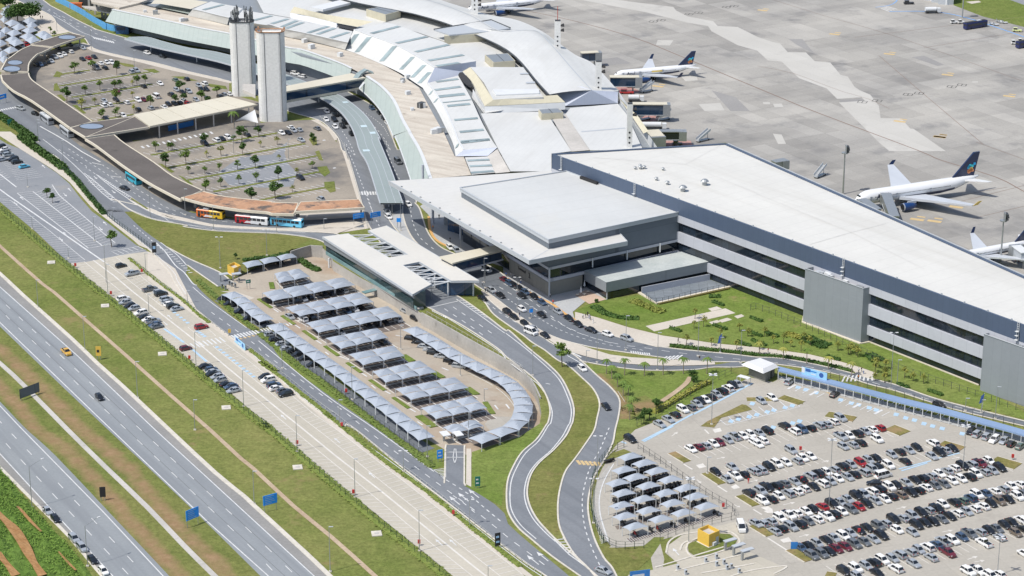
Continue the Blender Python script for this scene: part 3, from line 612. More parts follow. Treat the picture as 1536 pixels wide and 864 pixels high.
def gstrip(nm,t,s,w=1.6,z=.07):
 p=crv(wpts(P(t,s),z),2);return struct(nm,MB().ridge(p,w,.12,-.06),M['turf_median'])
rowsA=[('K6','570,250 880,200 1190,152 1480,108'),('K6','690,358 1100,295 1460,232'),('K6','760,470 960,437 1240,400 1536,345'),('K6','560,150 640,128 860,98'),('K6','940,580 1180,540 1290,520')]
rowsB=[('G6','80,205 500,130 990,45'),('G6','200,295 700,208 1190,122'),('G6','345,385 800,300 1285,208'),('G6','530,468 900,400 1310,322'),('G6','865,530 1100,480 1380,430')]
for t,s in rowsA+rowsB:gstrip('planted_strip',t,s)
def oldbays(k,rows,d1,up,dn):
 for t,s in rows:
  p=wpts(P(t,s));a,b=p[0],p[-1];L=(b-a).length;n=int(L/2.5);e=(b-a).normalized()
  s_=Vector((e.y,-e.x,0));sl=(s_*4.6+e*1.2);s2=(-s_*4.6-e*1.2)
  for i in range(n+1):
   q=a+e*(2.5*i)+Vector((0,0,.065))
   k.band([q+s_*.9,q+sl],.26);k.band([q-s_*.9,q+s2],.26)
mark(o1,lambda k:oldbays(k,rowsA,0,1,1),'bay_marking');mark(o2,lambda k:oldbays(k,rowsB,0,1,1),'bay_marking')
def f(k):
 for i in range(14):
  a=P('G6','%d,%d'%(10+i*38,140-i*8))[0];line(k,[a,(a[0]+4,a[1]+3)],.9,.08,1)
 for x,y in P('G6','1320,95 1395,295'):line(k,[(x,y),(x+2,y+1)],1.2,.08,1)
mark(o2,f,'bay_marking')
mark(o2,lambda k:[k.poly(wpts(P('G6',s),.05))for s in('1040,190 1060,110 950,200 720,220 560,330 640,420 900,440 1100,430 1130,330 1060,260','0,0 0,1 1,1')[:1]],'dark_patch','asphalt_pale')
for t,s in(('G6','1240,70 1270,80 1275,130 1245,135 1215,90'),('G6','1260,180 1290,170 1320,245 1290,240'),('G6','1275,290 1345,283 1370,330 1330,360 1295,330'),('G6','1325,398 1400,393 1410,465 1370,475 1330,440'),('K6','510,160 545,105 600,125 575,165'),('K6','520,230 545,220 585,295 515,295'),('K6','1100,15 1280,45 1290,70 1200,60'),('K6','1370,85 1480,85 1536,115 1480,125'),('A1','985,440 1060,440 1140,465 1080,465'),('A1','1190,480 1300,495 1310,515 1210,500'),('K6','545,335 590,330 640,385 610,395'),('K6','690,435 740,430 830,510 800,515'),('G6','130,265 160,268 250,325 225,332'),('G6','275,350 310,362 385,415 360,420')):
 sheet('planted_bed',P(t,s),M['turf_median'],.08)
sheet('verge',PP('A1','-60,640 40,690 290,864','B1','60,-10 -60,-80'),M['embank'],.03)
PA_=at(1640,525.5,24)-at(828,231,24);PA_=-atan2(PA_.y,PA_.x);HL=at(823,359,20)-at(690,281,20);HL=-atan2(HL.y,HL.x)
M['roof_white']=metalroof('white membrane roof',(.60,.592,.555),seam=.07,rot=PA_,pitch=6.0,stain=((.5,.485,.44),.004,.05,.5))
M['roof_hall']=metalroof('grey white hall roof',(.53,.54,.53),seam=.06,rot=HL,pitch=8.0,stain=((.57,.555,.505),.012,.02,.48))
M['roof_canopy']=metalroof('pale entrance roof',(.575,.57,.545),seam=.08,rot=HL,pitch=3,stain=((.6,.59,.54),.02,.2,.52))
M['roof_bridge']=metalroof('bridge roof sheeting',(.59,.575,.53),seam=.08,rot=HL,pitch=1.5,stain=((.62,.59,.52),.02,.2,.54))
M['roof_old']=metalroof('white old roof sheeting',(.575,.58,.565),seam=.08,rot=.3,pitch=2.5,stain=((.51,.51,.49),.05,.01,.5))
M['roof_terrace']=ground('stained beige roof',(.47,.43,.37),(.56,.52,.45),.05,stain=((.33,.29,.245),.25,.6),fv=.1,streak=((.36,.31,.26),.04,.35),rot=.6)
M['roof_skirt']=metalroof('pale green canopy sheeting',(.355,.405,.38),seam=.16,rot=.0,pitch=2.4,rough=.4,stain=((.42,.45,.42),.05,.05,.55))
M['skylight']=glassy('grey skylight',(.27,.335,.34),.3,.5)
M['beige_wall']=plain('beige rendered wall',(.5,.47,.36),.8,var=.08,sc=.5)
M['white_wall']=plain('white wall',(.6,.62,.63),.6,var=.06,sc=.3)
M['lav_wall']=metalroof('grey lilac metal cladding',(.47,.51,.60),seam=.05,rot=0,pitch=3,rough=.5)
M['band']=metalroof('light grey wall band',(.44,.46,.51),rot=PA_,rough=.4,stain=((.37,.39,.43),.05,.05,.56),grid=(5,30,.82,.025))
M['blue_clad']=metalroof('dark blue cladding',(.072,.10,.155),rot=PA_,rough=.45,grid=(2.4,30,.86,.02))
M['grey_clad']=metalroof('mid grey cladding',(.235,.26,.285),rot=PA_,rough=.5,stain=((.26,.29,.32),.05,.05,.55),grid=(3.2,30,.88,.018))
M['grey_dark']=metalroof('dark grey cladding',(.125,.15,.18),rot=HL,rough=.45,grid=(2.6,8,.7,.05))
M['fascia']=plain('light grey fascia',(.42,.45,.48),.5,var=.05)
M['stone']=metalroof('concrete wall panels',(.24,.235,.21),rot=HL,rough=.85,stain=((.19,.185,.165),.2,.1,.55),grid=(2.6,12,.7,.06))
M['glass_dark']=glassy('dark glazing',(.014,.022,.034),.05,.8,.25,(3.2,40,.35,.35),PA_)
M['glass_blue']=glassy('blue glazing',(.02,.05,.10),.08,.8,.25,(2.4,40,.5,.3),HL)
M['glass_teal']=glassy('teal glass',(.17,.28,.29),.1,.8)
M['truss']=plain('white steel',(.6,.62,.63),.45)
M['steel']=plain('galvanised steel',(.36,.38,.39),.4,metal=.5)
M['dark_steel']=plain('dark steel',(.06,.065,.07),.5)
M['cream']=plain('cream concrete edge',(.58,.53,.43),.8,var=.1)
M['dark_roof']=ground('dark bituminous roof',(.098,.088,.082),(.135,.122,.113),.06,stain=((.075,.068,.064),.1,.62),fv=.12)
M['rust_roof']=ground('terracotta stained roof',(.38,.21,.125),(.46,.28,.18),.15,stain=((.115,.10,.09),.16,.5),fv=.16)
M['roof_walk']=ground('beige walkway roof',(.52,.49,.40),(.57,.54,.45),.05,fv=.05)
M['puddle']=plain('grey roof light',(.24,.29,.37),.25,var=.08,sc=.3)
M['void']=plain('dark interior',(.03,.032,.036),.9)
M['yellow']=plain('yellow render',(.66,.43,.07),.6,var=.06)
M['blue_panel']=plain('blue painted board',(.03,.19,.52),.5)
M['hoard']=plain('light blue hoarding',(.10,.33,.62),.6,var=.14,sc=.3)
M['orange']=plain('orange paint',(.55,.15,.05),.6)
M['black']=plain('matt black',(.02,.02,.022),.6)
def bld(name,label,cat,o,group=None):return thing(name,label,cat,(o.x,o.y,0),0,group)
class BP:
 "parts of one building in world coordinates"
 def __init__(s,root):s.r=root;s.o=root.location
 def __call__(s,name,mb,m,parent=None,smooth=False):return mb.build(name,m,parent or s.r,s.o,smooth)
ZP=hgt(1306,405,513.7)
pA,pB=at(828,231,ZP),at(1088,215.5,ZP);pC=at(1640,462,ZP);pD=at(1640,525.5,ZP)
pier=bld('pier_terminal','very long white roofed terminal pier with dark blue parapet and banded windows','terminal',(pA+pD)/2);bp=BP(pier)
e=(pD-pA);e.z=0;e.normalize();nrm=Vector((e.y,-e.x,0))
if nrm.y>0:nrm=-nrm
def along(p,d,off):return p+e*d+nrm*off
LEN=(pD-pA).length
foot=[pA,pD,pC,pB]
ins=[along(pA,.5,-.6),along(pD,0,-.6),pC,along(pB,.5,-.3)]
bp('glazing',MB().prism(ins,.05,ZP-.6),M['glass_dark'])
bp('roof',MB().poly([Vector((q.x,q.y,ZP-.35))for q in foot]),M['roof_white'])
FR=[0,.2235,.329,.47,.6235,.765,.894,1]
def wallband(a,b,z0,z1,off,th=.5):
 q0,q1=a+nrm*off,b+nrm*off
 return[q0,q1,q1-nrm*th,q0-nrm*th],z0,z1
m=MB();m.prism(*wallband(pA,pD,ZP*(1-FR[1]),ZP,.05,.7));m.ridge([Vector((q.x,q.y,0))for q in(pB,pC)],.8,1.0,ZP-.9);m.ridge([Vector((q.x,q.y,0))for q in(pA,pB)],.8,1.0,ZP-.9)
bp('parapet',m,M['blue_clad'])
m=MB();m.ridge([Vector((q.x,q.y,0))+nrm*-1.3 for q in(pB,pC)],.4,.3,ZP-.34);bp('gutter',m,M['fascia'])
for i in(1,3,5):bp('wall_band',MB().prism(*wallband(pA,pD,ZP*(1-FR[i+1]),ZP*(1-FR[i])-.01,.12,.8),bottom=True),M['band'])
m=MB()
for t,s in(('B3','500,140 1030,178'),('B3','1030,178 1245,62'),('B3','1030,178 1443,345'),('B4','0,350 540,570 960,780'),('B4','300,640 540,570 740,520')):
 m.band([q+Vector((0,0,.03))for q in wpts(P(t,s),ZP-.33)],.28)
bp('roof_seam',m,M['roof_canopy'])
for i in range(int(LEN/9)):
 q=along(pA,i*9+4,-.4);bp('roof_anchor',MB().box((q.x,q.y,ZP+.25),(.5,.3,.5)),M['fascia'])
for x,y,r in((770,205,.9),(740,206,.7),(792,203,.8),(768,192,.7),(900,212,.7),(862,270,.8),(925,294,.9),(1015,333,1.5),(1140,297,1.5)):
 q=at(760+x/3.84,200+y/3.84,ZP-.3);v=MB();v.tube(q,q+Vector((0,0,r*.9)),r*.55,n=10);v.tube(q+Vector((0,0,r*.9)),q+Vector((0,0,r*1.35)),r,r*.55,n=10)
 bp('roof_vent',v,M['steel'])
def ladder(q,z0,z1):
 v=MB();s=e*.35
 for k in(-1,1):v.tube((q+s*k)+Vector((0,0,z0-q.z)),(q+s*k)+Vector((0,0,z1-q.z)),.07,n=4)
 for i in range(int((z1-z0)/.6)):v.box((q.x,q.y,z0+i*.6),(.7,.08,.06),atan2(e.y,e.x))
 for i in range(3):
  zz=z0+2+i*1.3;c=q+nrm*.45
  v.box((c.x,c.y,zz),(1.0,.8,.08),atan2(e.y,e.x))
 bp('roof_ladder',v,M['truss'])
def walld(px):
 "distance along the near wall whose roof line shows at column px"
 lo,hi=0,LEN
 for _ in range(40):
  mid=(lo+hi)/2
  if proj(along(pA,mid,0))[0]<px:lo=mid
  else:hi=mid
 return lo
for px_,a_,b_ in((843,15,ZP+1),(953,16,ZP+1),(1266.5,17,ZP+1),(1529,17,ZP+1)):ladder(along(pA,walld(px_),.35),a_,b_)
for x in(530,580,605,715,740,798,855,930):
 q=along(pA,walld(760+x/3.84),.4);bp('wall_vent',MB().box((q.x,q.y,ZP-6.0-(.6 if x<700 else 0)),(1.2,.9,1.5),atan2(e.y,e.x)),M['white_wall'])
def stair(a,b,c,px,yt,yb):
 z=hgt(px,yt,yb);d=a+(c-b);q=[a,b,c,d]
 o=bp('stair_tower',MB().walls(q,0,z,True).poly([Vector((v.x,v.y,z-1.1))for v in q]),M['grey_clad'])
 cap=MB().ridge([Vector((v.x,v.y,0))for v in(a,b,c,d)],.35,.14,z);bp('coping',cap,M['fascia'],o)
 bp('tower_roof',MB().prism([v.lerp((a+c)/2,.06)for v in q],z-1.3,z-1.0),M['roof_terrace'],o)
 for i in range(7):
  t=random.uniform(.1,.9);u=random.uniform(.3,.7);w=a.lerp(b,t).lerp(d.lerp(c,t),u)
  bp('air_unit',MB().box((w.x,w.y,z-.5),(random.uniform(1,2.6),random.uniform(.8,1.4),random.uniform(.7,1.3)),atan2(e.y,e.x)),M[('white_wall','steel','fascia')[i%3]],o)
a,b,c=at(*P('E5','95,404')[0]),at(*P('E5','435,530')[0]),at(*P('E5','491,519')[0])
stair(a,b,c+(c-b)*.2,1291,433,515)
w1=b-a;a2=at(*P('E5','1138,806')[0])
stair(a2,a2+w1,a2+w1+(c-b)*1.2,P('E5','1150,475')[0][0],P('E5','1150,475')[0][1],P('E5','1138,806')[0][1])
m=MB().ridge(wpts(PP('C4','-300,-20 0,98 270,205','E5','95,406 435,533 495,522'),.05),.9,.3);bp('plinth',m,M['cream'])
m=MB().ridge(wpts(PP('E5','495,524 1135,777'),.05),.9,.3);bp('plinth',m,M['cream'])
ZH=hgt(824,356,441.5);ZC=hgt(824,371.5,441.5)
hq=wpts(P('S','690,281 850,256 1021,317 823,359'),ZH);hb=[Vector((q.x,q.y,0))for q in hq]
hall=bld('terminal_hall','grey entrance hall with flat pale roof and broad white wedge canopy','terminal',hb[3]);hp=BP(hall)
ctr=sum(hb,Vector())/4
def inset(q,d):return[v+(ctr-v).normalized()*d for v in q]
FH=lambda f:ZH*(1-f)
hp('cladding',MB().prism(inset(hb,.5),FH(.535),ZH-.5),M['grey_dark'])
hp('fascia',MB().walls(hb,FH(.075),ZH,True),M['fascia'])
hp('roof',MB().poly([Vector((v.x,v.y,ZH-.3))for v in inset(hb,.3)]),M['roof_hall'])
hp('roof_edge',MB().ridge([Vector((v.x,v.y,0))for v in hb+hb[:1]],.5,.35,ZH-.3),M['fascia'])
hp('wall_band',MB().walls(inset(hb,.1),FH(.54),FH(.495),True),M['band'])
hp('glazing',MB().prism(inset(hb,.9),FH(.70),FH(.535)-.02),M['glass_dark'])
hp('wall_band',MB().prism(inset(hb,.2),FH(.755),FH(.70),bottom=True),M['band'])
hp('ground_floor',MB().prism(inset(hb,1.0),.05,FH(.755)-.02),M['glass_dark'])
el=(hb[3]-hb[0]).normalized();ef=(hb[2]-hb[3]).normalized()
st=MB();c0=hb[3]
def slabw(a,b,z0,z1,th=.6):
 d=(b-a).normalized();nn=Vector((d.y,-d.x,0));nn=nn if nn.y<0 else-nn
 return[a,b,b-nn*th,a-nn*th],z0,z1
st.prism(*slabw(c0-el*27,c0,.05,FH(.757),.6));st.prism(*slabw(c0+ef*.1,c0+ef*13.5,.05,FH(.757),.6))
hp('stone_wall',st,M['stone'])
hp('corner_column',MB().tube(c0+Vector((.3,-.2,0)),c0+Vector((.3,-.2,ZH*.5)),.3,n=8),M['fascia'])
for d in(13.5,27.5,41):
 q=c0+ef*(d+4);hp('wall_post',MB().box((q.x,q.y,8.4),(.4,.4,3.2),0),M['white_wall'])
zc=ZC
cp=wpts(PP('E2','18,282','E3','515,280 1318,122 1258,58','S','900,345 850,262','E2','1350,197'),zc)
can=hp('canopy',MB().prism(cp,zc-.25,zc,bottom=True),M['roof_canopy'])
hp('canopy_fascia',MB().ridge([Vector((v.x,v.y,0))for v in cp[:4]],.35,1.5,zc-1.3),M['fascia'],can)
hp('canopy_soffit',MB().poly([Vector((v.x,v.y,zc-1.2))for v in[q.lerp(ctr,.015)for q in cp]]),M['band'],can)
hp('canopy_ridge',MB().band([Vector((v.x,v.y,zc+.03))for v in(cp[1],hb[3])],.3),M['fascia'],can)
for t in[i/14 for i in range(1,14)]:
 q=cp[0].lerp(cp[1],t)+(ctr-cp[0]).normalized()*1.6;hp('roof_anchor',MB().box((q.x,q.y,zc+.15),(.5,.5,.3),.6),M['steel'],can)
for x,y in P('E2','380,630 300,470 608,760'):
 q=at(x,y);hp('canopy_column',MB().tube(q,q+Vector((0,0,zc-1.2)),.45,n=10),M['band'])
q=P('E2','440,545 600,640 600,600 520,545')
hp('lift_tower',MB().prism(wpts(P('E2','470,640 575,632 640,600 520,600')),0,9),M['fascia'])
hp('entrance_glazing',MB().walls(wpts(P('E2','500,690 880,815')),.1,6.5),M['glass_blue'])
hp('equipment_rack',MB().box(at(*P('B3','475,278')[0],ZH-.3)+Vector((0,0,.5)),(9,1,.9),atan2((hb[2]-hb[1]).y,(hb[2]-hb[1]).x)),M['black'])
def text(name,body,size,mat,parent,loc,rot,ext=.03,align='CENTER'):
 c=bpy.data.curves.new(name,'FONT');c.body=body;c.size=size;c.extrude=ext;c.align_x=align;c.align_y='CENTER'
 o=bpy.data.objects.new(name,c);me=bpy.data.meshes.new_from_object(o);bpy.data.objects.remove(o);bpy.data.curves.remove(c)
 ob=bpy.data.objects.new(name,me);COL.objects.link(ob);me.materials.append(mat);ob.parent=parent;ob.location=loc;ob.rotation_euler=rot;return ob
q=c0-el*18-hall.location;nl=Vector((el.y,-el.x,0));nl=nl if nl.x<0 else-nl
q=q+nl*.12
text('lettering','Terminal',1.5,M['black'],hall,(q.x,q.y,FH(.82)),(pi/2,0,atan2(el.y,el.x)))
q+=el*5.2;text('lettering','2',2.6,M['black'],hall,(q.x,q.y,FH(.84)),(pi/2,0,atan2(el.y,el.x)))
ZA=6.0;aq=wpts(P('E4','88,362 885,206 1116,288 270,460'),ZA)
an=bld('terminal_annex','low flat roofed annex with grey fascia beside the lawn','annex',aq[3]);ap=BP(an)
ctr_a=sum(aq,Vector())/4
ap('roof',MB().poly([Vector((v.x,v.y,ZA))for v in aq]),ground('annex roof',(.36,.40,.40),(.46,.49,.48),.12,stain=((.30,.36,.35),.2,.6),fv=.1))
ap('fascia',MB().walls(aq,2.7,ZA+.15,True).prism(aq,2.7,2.75,True),M['grey_clad'])
ap('glazing',MB().prism([Vector((v.x,v.y,0)).lerp(Vector((ctr_a.x,ctr_a.y,0)),.05)for v in aq],.05,2.7),M['glass_dark'])
ap('corner_post',MB().tube(Vector((aq[3].x,aq[3].y,0))+Vector((.3,.4,0)),Vector((aq[3].x,aq[3].y,2.7))+Vector((.3,.4,0)),.2),M['band'])
ap('fascia',MB().walls(wpts(P('E4','-60,380 88,362'),5.6),2.8,5.6),M['band'])
ct=bld('court_wall','cream edged patio court wall with pale back wall beside the annex','wall',at(*P('E4','680,630')[0]));cpn=BP(ct)
cpn('court_floor',MB().poly(wpts(P('E4','545,548 1120,432 1285,496 685,628'),.06)),ground('court paving',(.15,.175,.2),(.2,.225,.25),.1,fv=.1,slab=(3,1.5,.08,.08,.7)))
cpn('back_wall',MB().ridge(wpts(P('E4','560,548 1118,438')),.3,2.2),M['band'])
cpn('cream_edge',MB().ridge(wpts(P('E4','540,546 680,634 1290,496'),0),1.0,.45),M['cream'])
cpn('edge_planting',MB().ridge(wpts(P('E4','700,640 1280,512'),0),.8,.5),plain('rusty planting',(.14,.12,.03),.9,var=.5,sc=2))
ZB=6.2
bq=P('E1','75,192 285,165 620,362 775,338 450,140 600,100 1362,552 1130,553 870,398 735,425 970,580 815,665')
bw=wpts(bq,ZB);bh=bld('bridge_hall','white H shaped roof hall bridging the ramp road beside the sunshades','bridge',at(*P('E1','840,820')[0]));bb=BP(bh)
bb('roof',MB().prism(bw,ZB-.5,ZB,bottom=True),M['roof_bridge'])
bb('roof_edge',MB().ridge([Vector((v.x,v.y,0))for v in bw+bw[:1]],.25,.75,ZB-.7),M['fascia'])
A_,F_=bw[0],bw[11];d=(F_-A_).normalized();nn=Vector((d.y,-d.x,0));nn=nn if nn.x<0 else-nn
m=MB();a0,f0=A_-nn*.3,F_-nn*.3
m._a([a0+Vector((0,0,-.4)),f0+Vector((0,0,-.4)),f0+Vector((0,0,-1.6))+nn*-.3,a0+Vector((0,0,-3.0))+nn*-.3],[[3,2,1,0]])
bb('side_fascia',m,M['grey_clad'])
gl=MB();p0,p1=A_-nn*1.2,F_-nn*1.2-d*2
gl.prism([p0,p1,p1-nn*4.5,p0-nn*4.5],.5,ZB-.55);bb('gallery_glazing',gl,glassy('gallery glass',(.035,.06,.065),.06,.8))
dk=[Vector((v.x,v.y,0))for v in wpts(P('E1','105,332 848,790 905,770 200,310'),.5)]
deck=bb('deck',MB().prism(dk,-.15,.5,bottom=True),M['concrete'])
bb('deck_edge',MB().ridge(dk[:2],.3,1.1,.3),M['glass_teal'],deck)
for x,y in P('E1','130,458 290,520 375,545 462,610 553,682 650,745 742,785 830,850'):
 q=at(x,y,-4 if x<600 else-3.9);q.z=-4.3;bb('column',MB().tube(q,(q.x,q.y,-.1),.32,n=8),M['truss'])
r0,r1,r2,r3=[Vector((v.x,v.y,0))for v in(bw[5],bw[6],bw[7],bw[4])]
gq=[r1 .lerp(r0,.03),r1 .lerp(r0,.42),r2 .lerp(r3,.42),r2 .lerp(r3,.03)];cg=sum(gq,Vector())/4
bb('side_hall_glazing',MB().prism([v.lerp(cg,.12)for v in gq],.1,ZB-.5),M['glass_blue'])
for v in gq+[r1 .lerp(r0,.2),r2 .lerp(r3,.2)]:
 w=v.lerp(cg,.1);bb('column',MB().tube(w,(w.x,w.y,ZB-.5),.3,n=8),M['truss'])
for L,Q,nseg in(((bw[1],bw[2]),(bw[4],bw[3]),6),((bw[9],bw[10]),(bw[8],bw[7]),5)):
 m=MB()
 for i in range(nseg):
  a=L[0].lerp(L[1],(i+.1)/nseg);b=Q[0].lerp(Q[1],(i+.75)/nseg);c=L[0].lerp(L[1],min(1,(i+1.05)/nseg))
  for u,v in((a,b),(b,c)):m.tube(u+Vector((0,0,-.6)),v+Vector((0,0,-.6)),.22,n=5)
  m.tube(a+Vector((0,0,-1.6)),b+Vector((0,0,-.8)),.14,n=5)
 bb('roof_truss',m,M['truss'])
bb('entrance_canopy',MB().prism(wpts(P('E1','395,640 560,600 580,612 425,655'),-1.2),-1.5,-1.2,True),M['glass_teal'])
wk=bld('covered_walkway','beige roofed glazed walkway linking bridge hall and terminal','walkway',at(*P('E1','1200,480')[0]));wp_=BP(wk)
ZW=7.6;wq=wpts(P('E1','1035,354 1490,262 1560,300 1140,408'),ZW);cw=sum(wq,Vector())/4
wp_('roof',MB().prism(wq,ZW-.5,ZW,True),M['roof_walk'])
wi=[Vector((v.x,v.y,0)).lerp(Vector((cw.x,cw.y,0)),.06)for v in wq]
wp_('glazing',MB().prism(wi,ZW-3.2,ZW-.5),M['glass_blue'])
wp_('deck',MB().prism([Vector((v.x,v.y,0))for v in wq],ZW-3.7,ZW-3.2,True),M['band'])
ZS=5.0
bc=bld('bus_canopy','winding flat canopy with dark roof and cream edge along the bus road','canopy',at(*P('K6','560,560')[0]));cb=BP(bc)
def seg(outer,inner,m,z=ZS,th=.75,edge=True,n=3):
 o=crv(wpts(outer,z),n);i=crv(wpts(inner,z),n);mb=MB();mb.strip(o,i,24)
 part=cb('roof_slab',mb,m)
 e_=MB();flat=lambda p:[Vector((v.x,v.y,0))for v in p]
 e_.ridge(flat(o),.55,th+.15,z-th);cb('cream_edge',e_,M['cream'],part)
 e_=MB();e_.ridge(flat(i),.45,th+.1,z-th);cb('cream_edge',e_,M['cream'],part)
 u=MB();u.strip([v+Vector((0,0,-th+.05))for v in o],[v+Vector((0,0,-th+.05))for v in i],24);cb('soffit',u,M['concrete'],part)
 ends=MB();ends.ridge(flat([o[0],i[0]]),.3,th+.05,z-th);ends.ridge(flat([o[-1],i[-1]]),.3,th+.05,z-th);cb('end_edge',ends,M['cream'],part)
 n_=max(2,int(plen(o)/14))
 for p in resample([a.lerp(b,.62)for a,b in zip(resample(o,40),resample(i,40))],n_):
  cb('column',MB().tube((p.x,p.y,0),(p.x,p.y,z-th),.35,n=8),M['concrete'])
 return part
seg(PP('F1','1010,475 830,520 450,640'),PP('F1','1222,522 1050,572 760,672'),M['dark_roof'])
s1=seg(PP('F1','445,655 300,720 120,850','A1','40,340 5,405'),PP('F1','735,690 600,755','A1','210,315 168,362 162,412'),M['dark_roof'])
seg(PP('A1','5,432 12,455','K6','30,205 130,295 310,393 670,650'),PP('A1','164,420','K6','285,165 330,212 460,300 560,368 885,590'),M['dark_roof'])
s3=seg(PP('K6','672,652 820,742'),PP('K6','890,595 1290,545'),M['dark_roof'],n=2)
cb('roof_slab',MB().poly(wpts(P('K6','820,738 1430,640 1290,547'),ZS)),M['dark_roof'])
cb('cream_edge',MB().ridge([Vector((v.x,v.y,0))for v in wpts(P('K6','820,742 1435,642'),ZS)],.55,.9,ZS-.75),M['cream'])
seg(PP('K6','820,758','B1','560,75 700,180 850,280 960,340 1042,382'),PP('K6','1095,718','B1','720,60 880,163 1000,250 1165,328'),M['dark_roof'])
seg(PP('B1','1045,370 1200,410 1380,440 1536,453','B2','110,462 232,465'),PP('B1','1172,335 1300,365 1536,390','B2','120,398 258,402'),M['rust_roof'],ZS+.3)
seg(PP('B2','238,452 640,428'),PP('B2','272,396 608,380'),M['rust_roof'],ZS+.5)
def disc(parent,t,x,y,rx,ry,z,m,nm='roof_light'):
 c=at(TILE[t][0]+x/TILE[t][2],TILE[t][1]+y/TILE[t][2],z);ex=at(TILE[t][0]+(x+rx)/TILE[t][2],TILE[t][1]+y/TILE[t][2],z)-c
 ey=at(TILE[t][0]+x/TILE[t][2],TILE[t][1]+(y+ry)/TILE[t][2],z)-c
 pts=[c+ex*cos(a)+ey*sin(a)for a in[i*pi/14 for i in range(28)]]
 cb(nm,MB().poly([p+Vector((0,0,.05))for p in pts]),m,parent)
 cb('curb_ring',MB().ridge([Vector((p.x,p.y,0))for p in pts+pts[:1]],.35,.16,z),M['dark_steel'],parent)
disc(s1,'A1',86,361,44,14,ZS,M['puddle']);disc(s1,'A1',68,397,50,17,ZS,M['puddle']);disc(s3,'A1',527,728,70,16,ZS,M['puddle'])
disc(s1,'F1',965,538,130,31,ZS,M['puddle'])
wk2=bld('walkway_roof','cream panelled flat walkway roof between bus canopy and concrete towers','walkway',at(*P('A1','1100,640')[0]));w2=BP(wk2)
ZK=5.6;a0,a1=wpts(P('A1','768,660 1312,553'),ZK);b0,b1=wpts(P('A1','862,727 1482,600'),ZK)
for i in range(6):
 q=[a0 .lerp(a1,i/6+.002),a0 .lerp(a1,(i+1)/6-.003),b0 .lerp(b1,(i+1)/6-.003),b0 .lerp(b1,i/6+.002)]
 w2('roof_panel',MB().prism(q,ZK-.5,ZK,True),M['roof_walk'])
w2('edge_beam',MB().ridge([Vector((v.x,v.y,0))for v in(b0,b1)],.4,.7,ZK-.7),M['cream'])
for i in range(6):
 for a,b in((a0,a1),(b0,b1)):
  v=a.lerp(b,(i+.5)/6);w2('column',MB().tube((v.x,v.y,0),(v.x,v.y,ZK-.5),.3),M['concrete'])
bw_=bld('blue_kiosk_wall','deep blue board wall in the shade under the cream walkway','wall',at(*P('A1','1040,750')[0]));BP(bw_)('panel',MB().ridge(wpts(P('A1','970,755 1115,722'),0),.25,2.2),M['blue_panel'])
sl=MB();sp0=[at(*P('A1','1350,700')[0],3),at(*P('A1','1468,632')[0],7),at(*P('A1','1487,708')[0],2.5),at(*P('A1','1400,690')[0],2.8)]
sl._a(sp0,[[0,1,2,3]]);so=MB();n_=8
def sail(corners,sag,n=8):
 m=MB();vs=[]
 for i in range(n+1):
  for j in range(n+1):
   u,v=i/n,j/n;p=corners[0].lerp(corners[1],u).lerp(corners[3].lerp(corners[2],u),v);p=p-Vector((0,0,sag*16*u*(1-u)*v*(1-v)));vs.append(p)
 m._a(vs,[[i*(n+1)+j,(i+1)*(n+1)+j,(i+1)*(n+1)+j+1,i*(n+1)+j+1]for i in range(n)for j in range(n)]);return m
M['membrane']=metalroof('grey blue shade membrane',(.35,.39,.445),seam=0,rough=.55,var=.12)
M['sail_white']=metalroof('white sail fabric',(.64,.65,.66),seam=0,rough=.5)
ss=thing('shade_sail','white tensioned shade sail at the foot of the concrete tower','sail',(sp0[0].x,sp0[0].y,0))
sail(sp0,.3).build('fabric',M['sail_white'],ss,ss.location)
for c in sp0[:3]:MB().tube((c.x,c.y,0),c,.12).build('mast',M['steel'],ss,ss.location)
def tower(label,xl,xr,yt,yb,dep,top):
 z=hgt((xl+xr)/2,yt,yb);c0=at(xl,yb);c1=at(xr,yb);d=c1-c0;d.z=0;L=d.length;d.normalize();n=Vector((-d.y,d.x,0));r=dep/2
 pts=[]
 for i in range(9):a=pi*i/8;pts.append(c0+d*(r*.75)+n*r-d*(r*.75)*sin(a)-n*r*cos(a))
 pts.reverse();pts=[c0+d*r*.75+n*r+(-d*sin(a)*r*.75+n*cos(a)*r)for a in[pi*i/8 for i in range(9)]]+[c1-d*r*.75+n*r+(d*sin(a)*r*.75-n*cos(a)*r)for a in[pi*i/8 for i in range(9)]]
 t=bld('concrete_tower',label,'tower',(c0+c1)/2);tp=BP(t)
 ct_=sum(pts,Vector())/len(pts)
 tp('shaft',MB().walls(pts,0,z,True).poly([Vector((v.x,v.y,z-.8))for v in pts]),M['tower_conc'])
 rim=MB().ridge([Vector((v.x,v.y,0))for v in pts+pts[:1]],.4,.4,z-.1);tp('rim',rim,M['dark_steel']if top=='masts' else M['rust_roof'])
 for f_ in(.3,.86):
  p=c0 .lerp(c1,f_)-n*.02;tp('joint',MB().box((p.x,p.y,z/2),(.14,.3,z-.5),atan2(d.y,d.x)),M['dark_steel'])
 return t,tp,pts,ct_,z,d,n
M['tower_conc']=ground('streaked tower concrete',(.67,.675,.66),(.75,.75,.735),.15,stain=((.58,.575,.55),.2,.62),fv=.04,streak=((.61,.61,.595),.9,.9))
tA=tower('tall pale concrete tower crowned with a cluster of antenna masts',347,384,34,145,6.4,'masts')
random.seed(3);M['antenna']=plain('dark antenna steel',(.10,.11,.12),.5)
